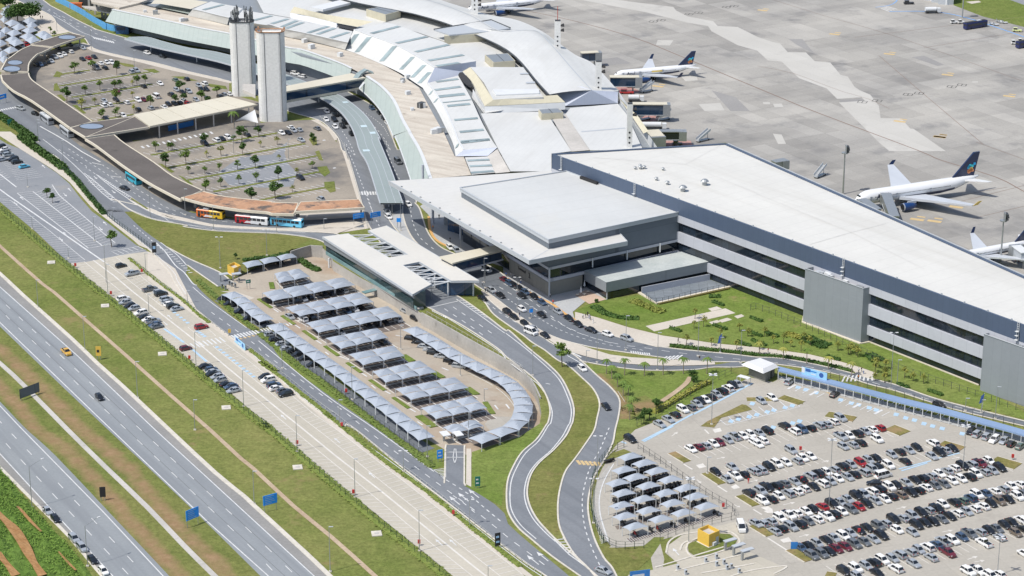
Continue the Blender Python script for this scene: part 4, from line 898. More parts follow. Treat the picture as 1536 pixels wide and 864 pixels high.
for i in range(26):
 t,tp,pts,ctv,z,d,n=tA;q=pts[int(i*len(pts)/26)].lerp(ctv,random.uniform(.05,.6));h=random.uniform(2.5,7)
 m=MB().tube((q.x,q.y,z-.8),(q.x,q.y,z+h),.2,n=5);mast=tp('antenna_mast',m,M['antenna'])
 for k in range(random.randint(1,3)):
  zz=z+h*random.uniform(.35,.95);tp('antenna_panel',MB().box((q.x+random.uniform(-.5,.5),q.y-.25,zz),(.35,.22,1.7)),M[random.choice(('white_wall','antenna','steel'))],mast)
for i in range(7):
 q=pts[i].lerp(ctv,.3);tp('equipment_box',MB().box((q.x,q.y,z+.2),(1.2,.9,1.5)),M['dark_steel'])
tB=tower('pale concrete tower with plain rusty brown rim nearest the road',388,430,49,183,6.4,'rust')
for i in range(5):
 t,tp,pts,ctv,z,d,n=tB;q=pts[2+i*3];tp('rim_fitting',MB().box((q.x,q.y,z+.7),(.7,.7,.9)),M['rust_roof'])
sbq=wpts(P('E6','240,690 345,690 345,780 240,735'),9);ob=bld('linking_slab','pale flat slab joining the two concrete towers','slab',sbq[0]);BP(ob)('slab',MB().prism(sbq,7.6,9,True),M['concrete'])
fb=bld('footbridge','white roofed footbridge with dark windows from tower to old terminal','bridge',at(*P('E6','900,790')[0]));fp=BP(fb)
ZF=9.6;fq=wpts(P('E6','560,712 1130,600 1252,636 560,758'),ZF);cf=sum(fq,Vector())/4
fp('roof',MB().prism(fq,ZF-.6,ZF,True),M['roof_walk']);fi=[Vector((v.x,v.y,0)).lerp(Vector((cf.x,cf.y,0)),.03)for v in fq]
fp('glazing',MB().prism(fi,ZF-3.8,ZF-.6),M['glass_blue']);fp('deck',MB().prism([Vector((v.x,v.y,0))for v in fq],ZF-4.8,ZF-3.8,True),M['cream'])
fp('roof_arch',MB().ridge([at(*P('E6','1165,640')[0],9.6),at(*P('E6','1195,600')[0],11),at(*P('E6','1250,565')[0],12),at(*P('E6','1310,590')[0],10.5)],2.4,.8,-.8),M['skylight'])
mc=bld('road_canopy','long curving grey ribbed canopy on the median of the terminal road','canopy',at(*P('K7','420,640')[0]));mp_=BP(mc)
ZM=4.6
def ribcanopy(L,Q,lights):
 a=crv(wpts(L,ZM),4);b=crv(wpts(Q,ZM),4)
 s_=mp_('roof',MB().strip(a,b,40),M['rib_grey']);mp_('fascia',MB().ridge([Vector((v.x,v.y,0))for v in a],.35,.6,ZM-.55),M['fascia'],s_);mp_('fascia',MB().ridge([Vector((v.x,v.y,0))for v in b],.35,.6,ZM-.55),M['fascia'],s_)
 mp_('soffit',MB().strip([v-Vector((0,0,.5))for v in a],[v-Vector((0,0,.5))for v in b],40),M['grey_dark'],s_)
 A=resample(a,60);B=resample(b,60)
 for f_ in(.36,.68):mp_('roof_joint',MB().band([u.lerp(v,f_)+Vector((0,0,.04))for u,v in zip(A,B)],.2),M['fascia'],s_)
 for i in range(3,58,6):
  p=A[i].lerp(B[i],.5);mp_('column',MB().tube((p.x,p.y,0),(p.x,p.y,ZM-.5),.28,n=8),M['truss'])
 for t,s in lights:mp_('translucent_panel',MB().poly([v+Vector((0,0,.06))for v in wpts(P(t,s),ZM)]),M['glass_pane'],s_)
M['rib_grey']=metalroof('grey ribbed sheeting',(.27,.315,.31),seam=.12,rot=HA+.5,pitch=1.2,rough=.5)
M['glass_pane']=plain('translucent pane',(.52,.63,.66),.3)
ribcanopy(PP('F2','325,404 640,490 1000,570 1410,668','A2','150,470 300,515 385,560 450,600 510,650 560,720 590,790 612,864','B2','660,180 720,370 730,402'),PP('F2','375,388 560,386 720,430 1000,500 1410,572','A2','300,470 400,520 500,550 600,620 660,680 700,740 732,800','B2','720,30 790,200 862,402'),(('K7','235,235 290,230 315,245 255,252'),('K7','435,490 500,486 512,508 445,512'),('K7','532,562 595,558 605,580 545,584'),('K7','458,752 530,750 545,770 470,774')))
ot=bld('old_terminal','large curved old terminal with white stepped roofs and pale green skirt','terminal',at(*P('A2','800,500')[0]));op=BP(ot)
def roof(name,t,s,z,m,z0=None,parent=None):
 pl=wpts(P(t,s),z);mb=MB()
 if z0 is None:mb.poly(pl)
 else:mb.prism(pl,z0,z)
 return op(name,mb,m,parent)
def surf(name,a,b,m,n=4,parent=None,seg=None):
 "ruled roof between two survey lines, each (tile, points, z)"
 A=crv([q for t,s,z in[a]for q in wpts(PP(*t)if isinstance(t,tuple)else P(t,s),z)],n);B=crv([q for t,s,z in[b]for q in wpts(PP(*t)if isinstance(t,tuple)else P(t,s),z)],n)
 return op(name,MB().strip(A,B,seg),m,parent),A,B
ZT,ZE=10.0,5.6
body=wpts(PP('F2','205,105 850,245 1400,350','A2','300,320 480,375 640,445 740,510 810,590 860,700 905,780 945,864','B2','975,130 1030,262 1440,235','E8','960,480 1345,440','A3','850,850 640,540','A2','1480,160 1080,0 600,-40','F2','1500,-60 700,-20 470,45'),9)
op('core',MB().prism([Vector((v.x,v.y,0))for v in body],.1,9.0),M['grey_clad'])
up1=('F2','200,98 850,235 1100,290 1400,345',ZT)
lo1=('F2','125,225 530,320 720,365 910,410 1410,507',ZE)
s_,A,B=surf('skirt_canopy',up1,lo1,M['roof_skirt']);op('fascia',MB().ridge([v for v in A],1.0,.3,-.1),M['white_wall'],s_)
up2=(('F2','1400,345','E6','590,385 720,405 900,465 1060,525 1135,562'),'',ZT);lo2=(('F2','1410,507','E6','600,512 720,532 850,577 980,625 1100,680'),'',ZE)
s_,A,B=surf('skirt_canopy',up2,lo2,M['roof_skirt']);op('fascia',MB().ridge(A,1.0,.3,-.1),M['white_wall'],s_)
up3=(('A2','655,440 740,500 810,580 860,690 900,760','B2','905,5 965,110 1022,262'),'',ZT);lo3=(('A2','608,505 660,552 710,605 750,662 780,722 810,790','B2','810,5 850,95 908,268'),'',ZE)
s_,A,B=surf('skirt_canopy',up3,lo3,M['roof_skirt']);op('fascia',MB().ridge(A,1.2,.35,-.1),M['white_wall'],s_);op('eaves_edge',MB().ridge(B,.5,.4,-.35),M['white_wall'],s_)
roof('end_gable','A2','608,505 655,440 650,470 612,512',8,M['white_wall'])
terr=PP('F2','200,98 850,235 1100,290 1400,345','E6','590,385 720,405 900,465 1060,525','A2','655,440 740,500 810,580 860,690 900,760','B2','905,5 965,110 1022,262 1255,240 1210,130 1160,132 1100,0','A2','1060,700 1000,590 955,505 840,425 730,365 600,310 530,290 420,262 280,232 180,212','F2','1400,262 1250,225 1100,188 990,150 700,85 470,38')
op('terrace_roof',MB().poly(wpts(terr,ZT+.05)),M['roof_terrace'])
random.seed(5)
for t,s in(('A2','295,245 335,280 500,325 860,470 890,545 1040,770 1060,765 1085,760 1040,120 915,635 970,620'),('E7','60,315 20,350 175,555 100,580'),('F2','540,130 925,225 972,222 650,150')):
 for x,y in P(t,s):
  q=at(x,y,ZT);u=random.uniform(.8,2.2);op('roof_unit',MB().box((q.x,q.y,ZT+.05+u/2),(u*1.3,u,u),random.uniform(0,1)),M[random.choice(('white_wall','white_wall','dark_steel','steel'))])
from mathutils.bvhtree import BVHTree
def hall(eave,ridge_,back,ze,zr,zb,strips_top,strips_front,nm='hall_roof',m='roof_old'):
 a,_,_=surf(nm,eave,ridge_,M[m]);b_,A,B=surf(nm,ridge_,back,M[m])
 op('ridge_cap',MB().ridge(A,.5,.18,0),M['white_wall'],b_)
 for ob,L_ in((b_,strips_top),(a,strips_front)):
  vs=[v.co+op.o for v in ob.data.vertices];bv=BVHTree.FromPolygons(vs,[list(p.vertices)for p in ob.data.polygons])
  for(t,s),zz in L_:
   q=zz(t,s);mb=MB();rows=[]
   for i in range(9):
    r_=[]
    for u,v in((q[0],q[3]),(q[1],q[2])):
     p=u.lerp(v,i/8);h=bv.ray_cast(Vector((p.x,p.y,60)),Vector((0,0,-1)))[0]
     if h:r_.append(h+Vector((0,0,.14)))
    if len(r_)==2:rows.append(r_)
   for(a0,a1),(b0,b1)in zip(rows,rows[1:]):mb.quad(a0,a1,b1,b0)
   if mb.v:op('skylight_strip',mb,M['skylight'],ob)
 return A,B
def quadz(w,z0,z1):
 "a strip of half width w between two surveyed points lying at heights z0 and z1"
 def fn(t,s):
  a,b=P(t,s);p=at(a[0],a[1],z0);q=at(b[0],b[1],z1);d=(q-p);n=Vector((d.y,-d.x,0)).normalized()*w;up=Vector((0,0,.12))
  return[p-n+up,p+n+up,q+n+up,q-n+up]
 return fn
Z1=(10.2,14.0,14.0)
hall(('A2','-110,135 60,172 180,210 280,228 415,258 528,287',Z1[0]),('A2','-110,112 60,142 95,142 175,165 310,192 440,222 545,245',Z1[1]),('A2','-60,58 120,88 215,105 300,125 430,150 572,180',Z1[2]),*Z1,[(('A2',s),quadz(1.1,Z1[1],Z1[2]))for s in('5,118 120,88','90,142 215,105','165,155 250,120','185,165 300,125','315,190 432,152','370,198 482,158','445,220 562,182')],[(('A2',s),quadz(1.2,Z1[0],Z1[1]))for s in('65,172 95,143','285,226 318,194','332,238 352,204','418,256 442,224')])
hall(('F2','985,160 1100,188 1250,222 1400,258',Z1[0]),('F2','1040,95 1150,120 1270,150 1420,185',Z1[1]),('F2','1230,15 1370,45 1480,65 1560,90',Z1[2]),*Z1,[(('F2','1150,105 1360,50'),quadz(1.1,14,14))],[(('F2','1100,180 1145,128'),quadz(1.3,10.2,14)),(('F2','1370,235 1395,195'),quadz(1.0,10.2,14))])
Z2=(10.2,16.0,16.2)
A,B=hall(('A2','525,285 600,311 740,370 850,422 910,462 985,512',Z2[0]),('A2','580,170 660,200 810,255 925,315 1045,390',Z2[1]),('A2','770,128 860,155 1000,210 1120,252 1282,352',Z2[2]),*Z2,[(('A2',s),quadz(1.3,Z2[1],Z2[2]))for s in('605,170 768,132','680,194 840,152','825,250 1000,212','935,300 1125,258','1010,350 1210,317','1055,382 1265,350')],[(('A2',s),quadz(1.4,Z2[0],Z2[1]))for s in('535,286 605,182','595,306 668,208','738,362 815,262','850,412 928,318','915,456 995,362','955,486 1035,390')])
op('end_wall',MB().quad(A[-1],B[-1],B[-1]-Vector((0,0,5.4)),at(*P('A2','985,512')[0],Z2[0])),M['lav_wall'])
op('end_wall',MB().quad(A[0],B[0],B[0]-Vector((0,0,3.0)),at(*P('A2','525,285')[0],Z2[0])),M['lav_wall'])
Z3=(10.2,12.2,12.8)
hall((('A2','965,490 1010,560 1060,640 1100,720 1150,825','B2','1165,132'),'',Z3[0]),(('A2','1005,478 1045,530 1090,600 1130,680 1165,765','B2','1180,40 1212,95'),'',Z3[1]),(('A2','1180,435 1240,540 1270,600 1310,690 1370,800','B2','1405,82'),'',Z3[2]),*Z3,[(('A2',s),quadz(w,Z3[1],Z3[2]))for s,w in(('1010,478 1180,455',1.3),('1045,520 1215,497',1.4),('1065,558 1240,540',1.8),('1090,592 1255,575',.6),('1095,614 1270,597',1.5),('1135,694 1315,680',1.3),('1165,764 1350,746',1.4),('1195,824 1380,802',1.4))]+[(('B2','1195,50 1385,35'),quadz(1.5,12.2,12.8))],[(('A2',s),quadz(1.1,Z3[0],Z3[1]))for s in('985,510 1005,495','1010,548 1040,525','1030,590 1058,568','1050,640 1075,622','1095,730 1118,710','1125,795 1152,775','1150,855 1180,828')])
op('end_wall',MB().quad(*[at(*P('B2',s)[0],z)for s,z in(('1165,132',10.2),('1212,95',12.2),('1405,82',12.8),('1350,130',10.6))]),M['lav_wall'])
roof('hall_roof','B2','1218,138 1348,133 1392,226 1258,238',10.6,M['roof_old'])
for s in('1232,158 1360,152','1245,190 1375,185','1252,228 1385,218'):op('skylight_strip',MB().poly(quadz(1.1,10.62,10.62)('B2',s)),M['skylight'])
op('sloping_apron',MB().quad(*[at(*P('B2',s)[0],z)for s,z in(('1345,135',10.5),('1405,90',12.4),('1480,222',12.2),('1395,230',10.5))]),M['concrete'])
roof('flat_roof','E8','225,165 700,150 800,215 970,475 805,495 805,640 470,640 370,460',12.0,M['roof_old'])
roof('flat_roof','E8','920,170 960,120 1350,85 1420,170 1560,470 1120,465',12.0,M['roof_old'],9.5)
roof('roof_gangway','E8','815,215 920,168 1118,466 972,478',12.2,M['concrete'])
op('roof_seam',MB().band([v+Vector((0,0,.05))for v in wpts(P('E8','1050,315 1410,285'),12.0)],1.2),M['fascia'])
op('beige_parapet',MB().strip(wpts(P('E8','1345,20 1465,190 1560,330'),13),wpts(P('E8','1400,80 1510,180 1600,310'),14.5)),M['beige_wall'])
bx=roof('upper_roof','E7','578,222 1010,222 1090,330 1175,468 762,490 690,350',15.5,M['roof_old'],12.0)
op('beige_hip',MB().strip(crv(wpts(P('E7','575,222 640,300 700,390 765,490'),15.6),4),crv(wpts(P('E7','512,258 580,330 640,430 695,542'),13.4),4)),M['beige_wall'])
op('beige_hip',MB().strip(wpts(P('E7','765,490 1290,450'),15.6),wpts(P('E7','695,543 1355,510'),13.4)),M['beige_wall'])
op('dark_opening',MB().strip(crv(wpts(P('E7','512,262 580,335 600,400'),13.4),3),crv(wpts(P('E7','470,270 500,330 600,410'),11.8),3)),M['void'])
op('side_wall',MB().quad(*[at(*P('E7',s)[0],z)for s,z in(('600,405',13),('695,545',13.3),('690,605',10.5),('590,470',10.5))]),M['white_wall'])
op('front_wall',MB().quad(*[at(*P('E7',s)[0],z)for s,z in(('695,545',13.3),('1355,512',13.3),('1355,570',10.6),('690,608',10.6))]),M['white_wall'])
for s in('980,270 1050,268 1055,280 985,282','1030,345 1105,340 1110,355 1035,358'):roof('roof_slot','E7',s,15.7,M['fascia'])
roof('roof_strip','E7','760,405 1140,400 1145,435 790,450',16.0,M['white_wall'],15.4)
def pent(t,s,z0,z1):
 pl=wpts(P(t,s),z1);o=op('penthouse',MB().prism(pl,z0,z1),M['beige_wall']);c=sum(pl,Vector())/len(pl)
 op('penthouse_roof',MB().poly([v.lerp(c,.06)+Vector((0,0,.05))for v in pl]),M['steel'],o)
 op('roof_joint',MB().band([pl[0].lerp(pl[1],.5)+Vector((0,0,.1)),pl[3].lerp(pl[2],.5)+Vector((0,0,.1))],.3),M['dark_steel'],o)
pent('E7','695,122 885,108 945,170 765,185',11,14.6);pent('A2','650,52 735,38 848,62 762,85',11,14.6);pent('E7','1135,570 1300,560 1340,595 1160,605',12,14.6)
roof('flat_roof','A2','560,175 770,126 1000,208 1130,250 1290,352 1180,440 1060,420 800,250',11.0,M['roof_old'])
roof('flat_roof','A2','0,-40 560,8 850,66 960,92 1150,152 1500,300 1400,460 1290,350 1130,250 770,126 580,178 430,150 200,100 60,75',11.2,M['roof_old'])
roof('flat_roof','E7','400,40 720,10 1000,230 1210,440 1200,520 700,600 620,470 560,330 480,300 620,190',11.6,M['roof_old'])
VL='A2','340,-60 560,8 850,65 960,90 1150,150 1460,288 1640,480 1700,545',14.6
VA=resample(crv(wpts(P('A2',VL[1]),14.6),5),60);VB=resample(crv(wpts(PP('A2','700,-70 1000,0 1240,85 1420,180','A3','160,175 260,262 380,400 490,520'),15.6),5),60);VC=resample(crv(wpts(PP('A2','900,-70 1080,0 1340,80','A3','60,115 200,178 300,248 400,318 500,368 645,525'),13.0),5),60)
m=MB();cols=[[a.lerp(b,t)+Vector((0,0,.5*sin(pi*t)))for a,b in zip(VA,VB)]for t in(0,.17,.33,.5,.67,.83,1)]+[[a.lerp(b,t)+Vector((0,0,-.35*sin(pi*t)))for a,b in zip(VB,VC)]for t in(.25,.5,.75,1)]
m._a([q for c in cols for q in c],[[k*60+i,k*60+i+1,(k+1)*60+i+1,(k+1)*60+i]for k in range(len(cols)-1)for i in range(59)])
s_=op('vault_roof',m,M['roof_old'],None,True);op('dark_gutter',MB().ridge(VA,.8,.25,-.15),M['dark_steel'],s_);op('vault_seam',MB().band([q+Vector((0,0,.1))for q in VB],.5),M['fascia'],s_)
eq=[at(*P('A3',s)[0],z)for s,z in(('243,505',14.6),('430,498',15.9),('490,520',15.6),('642,528',13.0),('640,595',9.6),('340,610',9.6),('243,545',12))]
k=MB();k._a(eq,[[6,0,1,5],[5,1,2,3,4]]);op('vault_end_wall',k,M['lav_wall'])
op('apron_wall',MB().walls(wpts(PP('A2','900,-70 1080,0 1340,80','A3','60,115 200,178 300,248 400,318 500,368 645,525 870,850'),13),0,12.9),M['white_wall'])
op('beige_vault',MB().strip(crv(wpts(P('A2','235,38 380,75 520,100 690,125'),15),4),crv(wpts(P('A2','210,72 330,95 480,132 600,155'),12.6),4)),M['beige_wall'])
op('beige_vault_wall',MB().strip(crv(wpts(P('A2','212,75 330,98 480,134'),12.6),3),crv(wpts(P('A2','215,105 330,130 480,160'),11.2),3)),M['white_wall'])
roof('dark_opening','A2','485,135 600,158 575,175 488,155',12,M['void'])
roof('roof_strip','A2','330,40 540,-10 560,15 400,55',14,M['white_wall'],13)
cn=roof('roof_canopy','A2','1040,170 1370,115 1480,162 1345,182 1130,200',15.4,M['fascia'],14.8)
op('lift_house',MB().prism(wpts(P('A2','1100,250 1345,235 1345,185 1120,195'),11.5),11,14.8),M['beige_wall'])
op('canopy_edge',MB().ridge([Vector((v.x,v.y,0))for v in wpts(P('A2','1040,170 1370,115 1480,162'),15.4)],.5,.5,15.2),M['dark_steel'],cn)
roof('flat_roof','F2','600,40 640,0 850,-30 1200,20 1020,95 700,40',13.2,M['roof_walk'])
roof('flat_roof','F2','640,70 710,36 1030,100 1000,145',11,M['roof_skirt'])
op('dark_gutter',MB().ridge(wpts(P('F2','468,38 620,78 700,92 990,152'),ZT),.7,.4,0),M['dark_steel'])
def pylon(label,xl,xr,yt,yb,zb):
 g0=at((xl+xr)/2,yb,zb);w=(at(xr,yb,zb)-at(xl,yb,zb)).length;z=hgt((xl+xr)/2,yt,yb,zb)
 t=bld('vent_pylon',label,'pylon',g0);pp_=BP(t)
 pp_('shaft',MB().box((g0 .x,g0 .y,z/2),(w,w*.8,z)),M['tower_conc'])
 pp_('cap',MB().box((g0 .x,g0 .y,z+.2),(w*.9,w*.7,.4)),M['dark_steel'])
 for i in range(2):
  for dz in(2.0,4.2):pp_('loudspeaker',MB().tube((g0 .x+w*.5,g0 .y-i,z-dz),(g0 .x+w*.5+1.4,g0 .y-i-.2,z-dz+.3),.25,.7,8),M['black'])
 for i in range(3):pp_('port_hole',MB().tube((g0 .x,g0 .y-w*.4-.06,zb+2+i*2),(g0 .x,g0 .y-w*.4+.1,zb+2+i*2),.38,n=10),M['black'])
 return t,pp_,g0,z
yl=PP('A3','275,120 310,285 510,355 545,527 690,598 722,848')
t,pp_,g0,z=pylon('white vent pylon carrying a tall red lattice mast on the vault roof',yl[0][0],yl[1][0],yl[0][1],yl[1][1],13)
pp_('mast',MB().tube((g0 .x,g0 .y,z),(g0 .x,g0 .y,z+6.5),.14,n=4),plain('red mast paint',(.4,.06,.04),.6))
pylon('white vent pylon with black loudspeakers beside the white and blue airliner',yl[2][0],yl[3][0],yl[2][1],yl[3][1],13)
pylon('white vent pylon rising nearest the dark blue pier corner',yl[4][0],yl[5][0],yl[4][1],yl[5][1],11.9)
a=PP('A2','1256,-10 1294,74');pylon('white vent pylon cut by the top of the picture',a[0][0],a[1][0],-6,a[1][1],14)
ub=bld('unfinished_building','open concrete frame building under construction behind the blue hoarding','building',at(*P('F2','120,200')[0]));u_=BP(ub)
u_('roof_slab',MB().prism(wpts(P('F2','-40,-60 620,-20 480,30 270,80 -20,15'),11),10,11,True),M['roof_terrace'])
u_('floor_slab',MB().prism(wpts(P('F2','-120,60 300,80 180,135 -80,80'),6),5.4,6,True),M['concrete'])
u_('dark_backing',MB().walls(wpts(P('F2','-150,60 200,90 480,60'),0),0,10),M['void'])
for s in('95,190','130,200','180,170','20,150','60,120','-40,110','160,100'):
 q=at(*P('F2',s)[0]);u_('column',MB().box((q.x,q.y,5),(1.0,1.0,10)),M['concrete'])
hd=MB().ridge(crv(wpts(PP('F1','800,20 960,95 1200,225 1350,325 1536,425','F2','90,290 190,322 262,330')),4),.2,3.0);tag(hd.build('hoarding',M['hoard']),'light blue site hoarding curving in front of the unfinished building','hoarding')
q=at(*P('F1','1100,115')[0]);cx_=thing('container','orange container behind the blue hoarding','container',q);
def contain(root,sx,sy,sz,m):
 b_=MB().box((0,0,sz/2),(sx,sy,sz));b_.build('body',m,root)
 for i in range(int(sx/.6)):pass
 rr=MB()
 for i in range(int(sx/.55)):rr.box((-sx/2+.3+i*.55,-sy/2-.04,sz/2),(.2,.1,sz-.3))
 rr.build('corrugation',m,root);MB().box((sx/2+.05,0,sz/2),(.08,sy-.3,sz-.3)).build('door',M['dark_steel'],root)
contain(cx_,6,2.5,2.6,M['orange'])
kb=thing('blue_kiosk','small blue box kiosk at the end of the pale green skirt roof','kiosk',at(*P('F2','310,345')[0]));MB().box((0,0,2),(6,4,4)).build('body',plain('kiosk blue',(.04,.12,.28),.5),kb);MB().box((-.5,-2.03,2.6),(4,.06,1.6)).build('window',M['glass_blue'],kb);MB().box((0,0,4.1),(6.6,4.6,.25)).build('roof',M['fascia'],kb)
PAINT={}
def paint(k,c,rough=.28,metal=.0):PAINT[k]=plain('car paint '+k,c,rough,metal,.04,1.0,coat=.5)
paint('w',(.74,.74,.73));paint('s',(.44,.47,.50),.3,.35);paint('g',(.17,.185,.20),.3,.3);paint('k',(.014,.015,.018));paint('r',(.30,.018,.022));paint('m',(.13,.018,.03));paint('b',(.06,.10,.17),.3,.2)
paint('t',(.09,.42,.60));paint('y',(.62,.36,.05));paint('n',(.16,.13,.10));paint('e',(.10,.15,.13));paint('l',(.66,.70,.30))
CNAME=dict(w='white',s='silver',g='grey',k='black',r='red',m='maroon',b='dark blue',t='light blue',y='yellow',n='brown',e='green grey',l='pale yellow')
M['tyre']=plain('tyre rubber',(.02,.02,.02),.9);M['car_glass']=glassy('car glass',(.015,.02,.026),.04,.9)
M['lamp_red']=plain('tail lamp',(.35,.02,.02),.3);M['lamp_clear']=plain('head lamp',(.7,.72,.74),.15)
KINDS=dict(sedan=dict(st=[(2.2,.52,.70),(2.08,.68,.83),(1.2,.86,.87),(.9,.92,.87),(-1.3,.96,.87),(-2.0,.94,.84),(-2.2,.72,.76)],cab=(-1.75,1.05,-1.15,.3,.92,1.44,.8,.6),wb=(1.35,-1.35),wr=.31),hatchback=dict(st=[(1.95,.52,.68),(1.85,.7,.8),(1.05,.9,.85),(.8,.95,.85),(-1.3,1.0,.85),(-1.85,.98,.82),(-1.95,.6,.78)],cab=(-1.88,1.0,-1.5,.25,.95,1.5,.79,.6),wb=(1.22,-1.22),wr=.30),suv=dict(st=[(2.2,.6,.75),(2.1,.85,.87),(1.25,1.02,.92),(.95,1.06,.92),(-1.5,1.1,.92),(-2.1,1.08,.9),(-2.22,.65,.86)],cab=(-2.15,1.1,-1.8,.35,1.06,1.68,.86,.68),wb=(1.38,-1.36),wr=.36),pickup=dict(st=[(2.6,.65,.76),(2.5,.9,.88),(1.55,1.08,.92),(1.3,1.1,.92),(-.75,1.1,.92),(-2.5,1.1,.92),(-2.62,.65,.9)],cab=(-.8,1.4,-.6,.7,1.1,1.74,.85,.68),wb=(1.65,-1.6),wr=.38),van=dict(st=[(2.45,.6,.8),(2.38,1.0,.92),(1.75,1.2,.96),(1.6,1.25,.96),(-2.0,1.25,.96),(-2.4,1.22,.95),(-2.48,.6,.92)],cab=(-2.42,1.85,-2.3,.95,1.22,2.15,.92,.8),wb=(1.5,-1.5),wr=.36))
def car_meshes(kind):
 K=KINDS[kind];b=MB();rings=[]
 for x,zt,w in K['st']:
  zb=.26;zm=zb+(zt-zb)*.55
  rings.append([(x,-w*.94,zb),(x,-w,zm),(x,-w*.92,zt),(x,w*.92,zt),(x,w,zm),(x,w*.94,zb)])
 b.loft(rings);xa,xb,ta,tb,z0,z1,h0,h1=K['cab']
 lo=[(xa,-h0,z0-.04),(xb,-h0,z0-.04),(xb,h0,z0-.04),(xa,h0,z0-.04)];hi=[(ta,-h1,z1),(tb,-h1,z1),(tb,h1,z1),(ta,h1,z1)]
 r2=[(ta+.12,-h1+.1,z1+.07),(tb-.15,-h1+.1,z1+.07),(tb-.15,h1-.1,z1+.07),(ta+.12,h1-.1,z1+.07)]
 hi2=[(ta-.03,-h1-.03,z1-.03),(tb+.05,-h1-.03,z1-.03),(tb+.05,h1+.03,z1-.03),(ta-.03,h1+.03,z1-.03)]
 b.loft([hi2,r2]);g=MB().loft([lo,hi])
 for i in range(4):b.tube(lo[i],hi[i],.055,n=4,cap=False)
 for s in(-1,1):
  for f_ in((.48,)if kind!='van' else(.3,.62)):
   p=Vector(lo[0 if s<0 else 3]).lerp(Vector(lo[1 if s<0 else 2]),f_);q=Vector(hi[0 if s<0 else 3]).lerp(Vector(hi[1 if s<0 else 2]),f_);b.tube(p,q,.05,n=4,cap=False)
  b.box((xb-.25,s*(h0+.16),z0+.08),(.12,.2,.13))
 if kind=='pickup':
  b.mi=0
  g.box((-1.66,0,1.105),(1.6,1.45,.02))
 w=MB().tube((0,-.1,0),(0,.1,0),K['wr'],n=12);w.mat(1).tube((0,-.115,0),(0,.115,0),K['wr']*.55,n=8)
 f_,r_=K['st'][1],K['st'][-2]
 hl=MB().box((0,0,0),(.2,.34,.16));tl_=MB().box((0,0,0),(.12,.26,.2))
 def me(m,nm,mats,sm=False):
  o=m.build(nm,mats);d=o.data;bpy.data.objects.remove(o);return d
 return dict(body=me(b,kind+'_body',[PAINT['w']]),windows=me(g,kind+'_windows',[M['car_glass']]),wheel=me(w,kind+'_wheel',[M['tyre'],M['steel']]),head=me(hl,kind+'_headlight',[M['lamp_clear']]),tail=me(tl_,kind+'_tail_light',[M['lamp_red']]),K=K,mb=(b,g,w),hx=(f_[0]-.05,f_[1]-.08,f_[2]*.78),tx=(r_[0]-.1,r_[1]-.12,r_[2]*.8))
CM={k:car_meshes(k)for k in KINDS}
def place_car(kind,col,loc,rz,label,group):
 d=CM[kind];t=thing('parked_'+('car' if kind in('sedan','hatchback','suv')else kind),label,'car' if kind in('sedan','hatchback','suv')else kind,loc,rz,group)
 inst('body',d['body'],t,mat=PAINT[col]);inst('windows',d['windows'],t)
 K=d['K']
 for x in K['wb']:
  for s in(-1,1):inst('wheel',d['wheel'],t,(x,s*(K['st'][3][2]-.12),K['wr']))
 for s in(-1,1):
  inst('headlight',d['head'],t,(d['hx'][0],s*d['hx'][2],d['hx'][1]));inst('tail_light',d['tail'],t,(d['tx'][0],s*d['tx'][2],d['tx'][1]))
 return t
CARS=[]
RK=random.Random(11)
def pick(col,flag):
 if flag=='P':return 'pickup'
 if flag=='V':return 'van'
 if flag=='U':return 'suv'
 return RK.choice(('sedan','hatchback','hatchback','sedan','suv'))
def heading(px,py,dv,z=0):
 d=at(px+dv[0]*4,py+dv[1]*4,z)-at(px,py,z);return atan2(d.y,d.x)
def cars(tile,data,dv,row,group,flip=.35,key=0,zf=None,zc=.65):
 "each entry x,y + colour letter + optional kind letter; labels count from the left"
 ox,oy,k=TILE[tile];L=[]
 for tok in data.split():
  x,r=tok.split(',');i=0
  while i<len(r)and(r[i].isdigit()or r[i]in '.-'):i+=1
  L.append((ox+float(x)/k,oy+float(r[:i])/k,r[i],r[i+1:]))
 L.sort(key=lambda q:q[0])
 for n,(x,y,c,fl)in enumerate(L):
  kind=pick(c,fl);z=zf(x,y)if zf else 0
  p=at(x,y,z+zc);p.z=z+.03+(.03 if not zf else 0)
  h=heading(x,y,dv)+(pi if RK.random()<flip else 0)+RK.uniform(-.03,.03)
  CARS.append((key+p.y,kind,c,p,h,'%s %s, %s from left, %s'%(CNAME[c],kind,od(n),row[4:]if row.startswith('the ')else row),group))
GL='cars in the big car park';DL=(1,.6)
cars('C3','880,828s 930,800s 970,775k 1015,745w 1060,733g 1095,712s 1112,695k 1145,690w 1175,672k 1208,658s 1240,640kU 1275,622wU 1302,605k 1330,597s',(1,.55),'the slanted row along the lawn fence',GL)
cars('D3','712,75k',(1,.6),'the bay at the entrance corner of the lot',GL)
cars('G3','980,395s 1135,350w',DL,'the short blue bay row by the pavilion',GL,0)
cars('D3','1060,130w 1105,120m 1145,112s 1190,100w 1225,92m 1275,80s 1310,60sP 1360,55w 1405,47w 1455,40s 1500,28k',DL,'the far double row, back side',GL)
cars('D3','1425,92w 1472,82w',DL,'the far double row, front side, near its left end',GL)
cars('D4','60,25k 155,-1k 215,30wU 258,20b 308,12k 357,-4s 400,-11s 440,-26w 480,-46s',DL,'the far double row where it meets the blue bays',GL)
cars('D4','2,102w 33,84w',DL,'the front side just left of the tall mast',GL)
cars('D4','480,60sP 530,55w 575,43k 622,30s 660,18w 707,10r',DL,'the short row left of the tall double lamp, back side',GL)
cars('D4','495,117s 550,107s 595,95k 690,75w',DL,'the short row left of the tall double lamp, front side',GL)
cars('D3','1205,265k 1300,235s 1365,278k 1415,258s 1465,250s 1512,235k',DL,'second double row from top, back side, left half',GL)
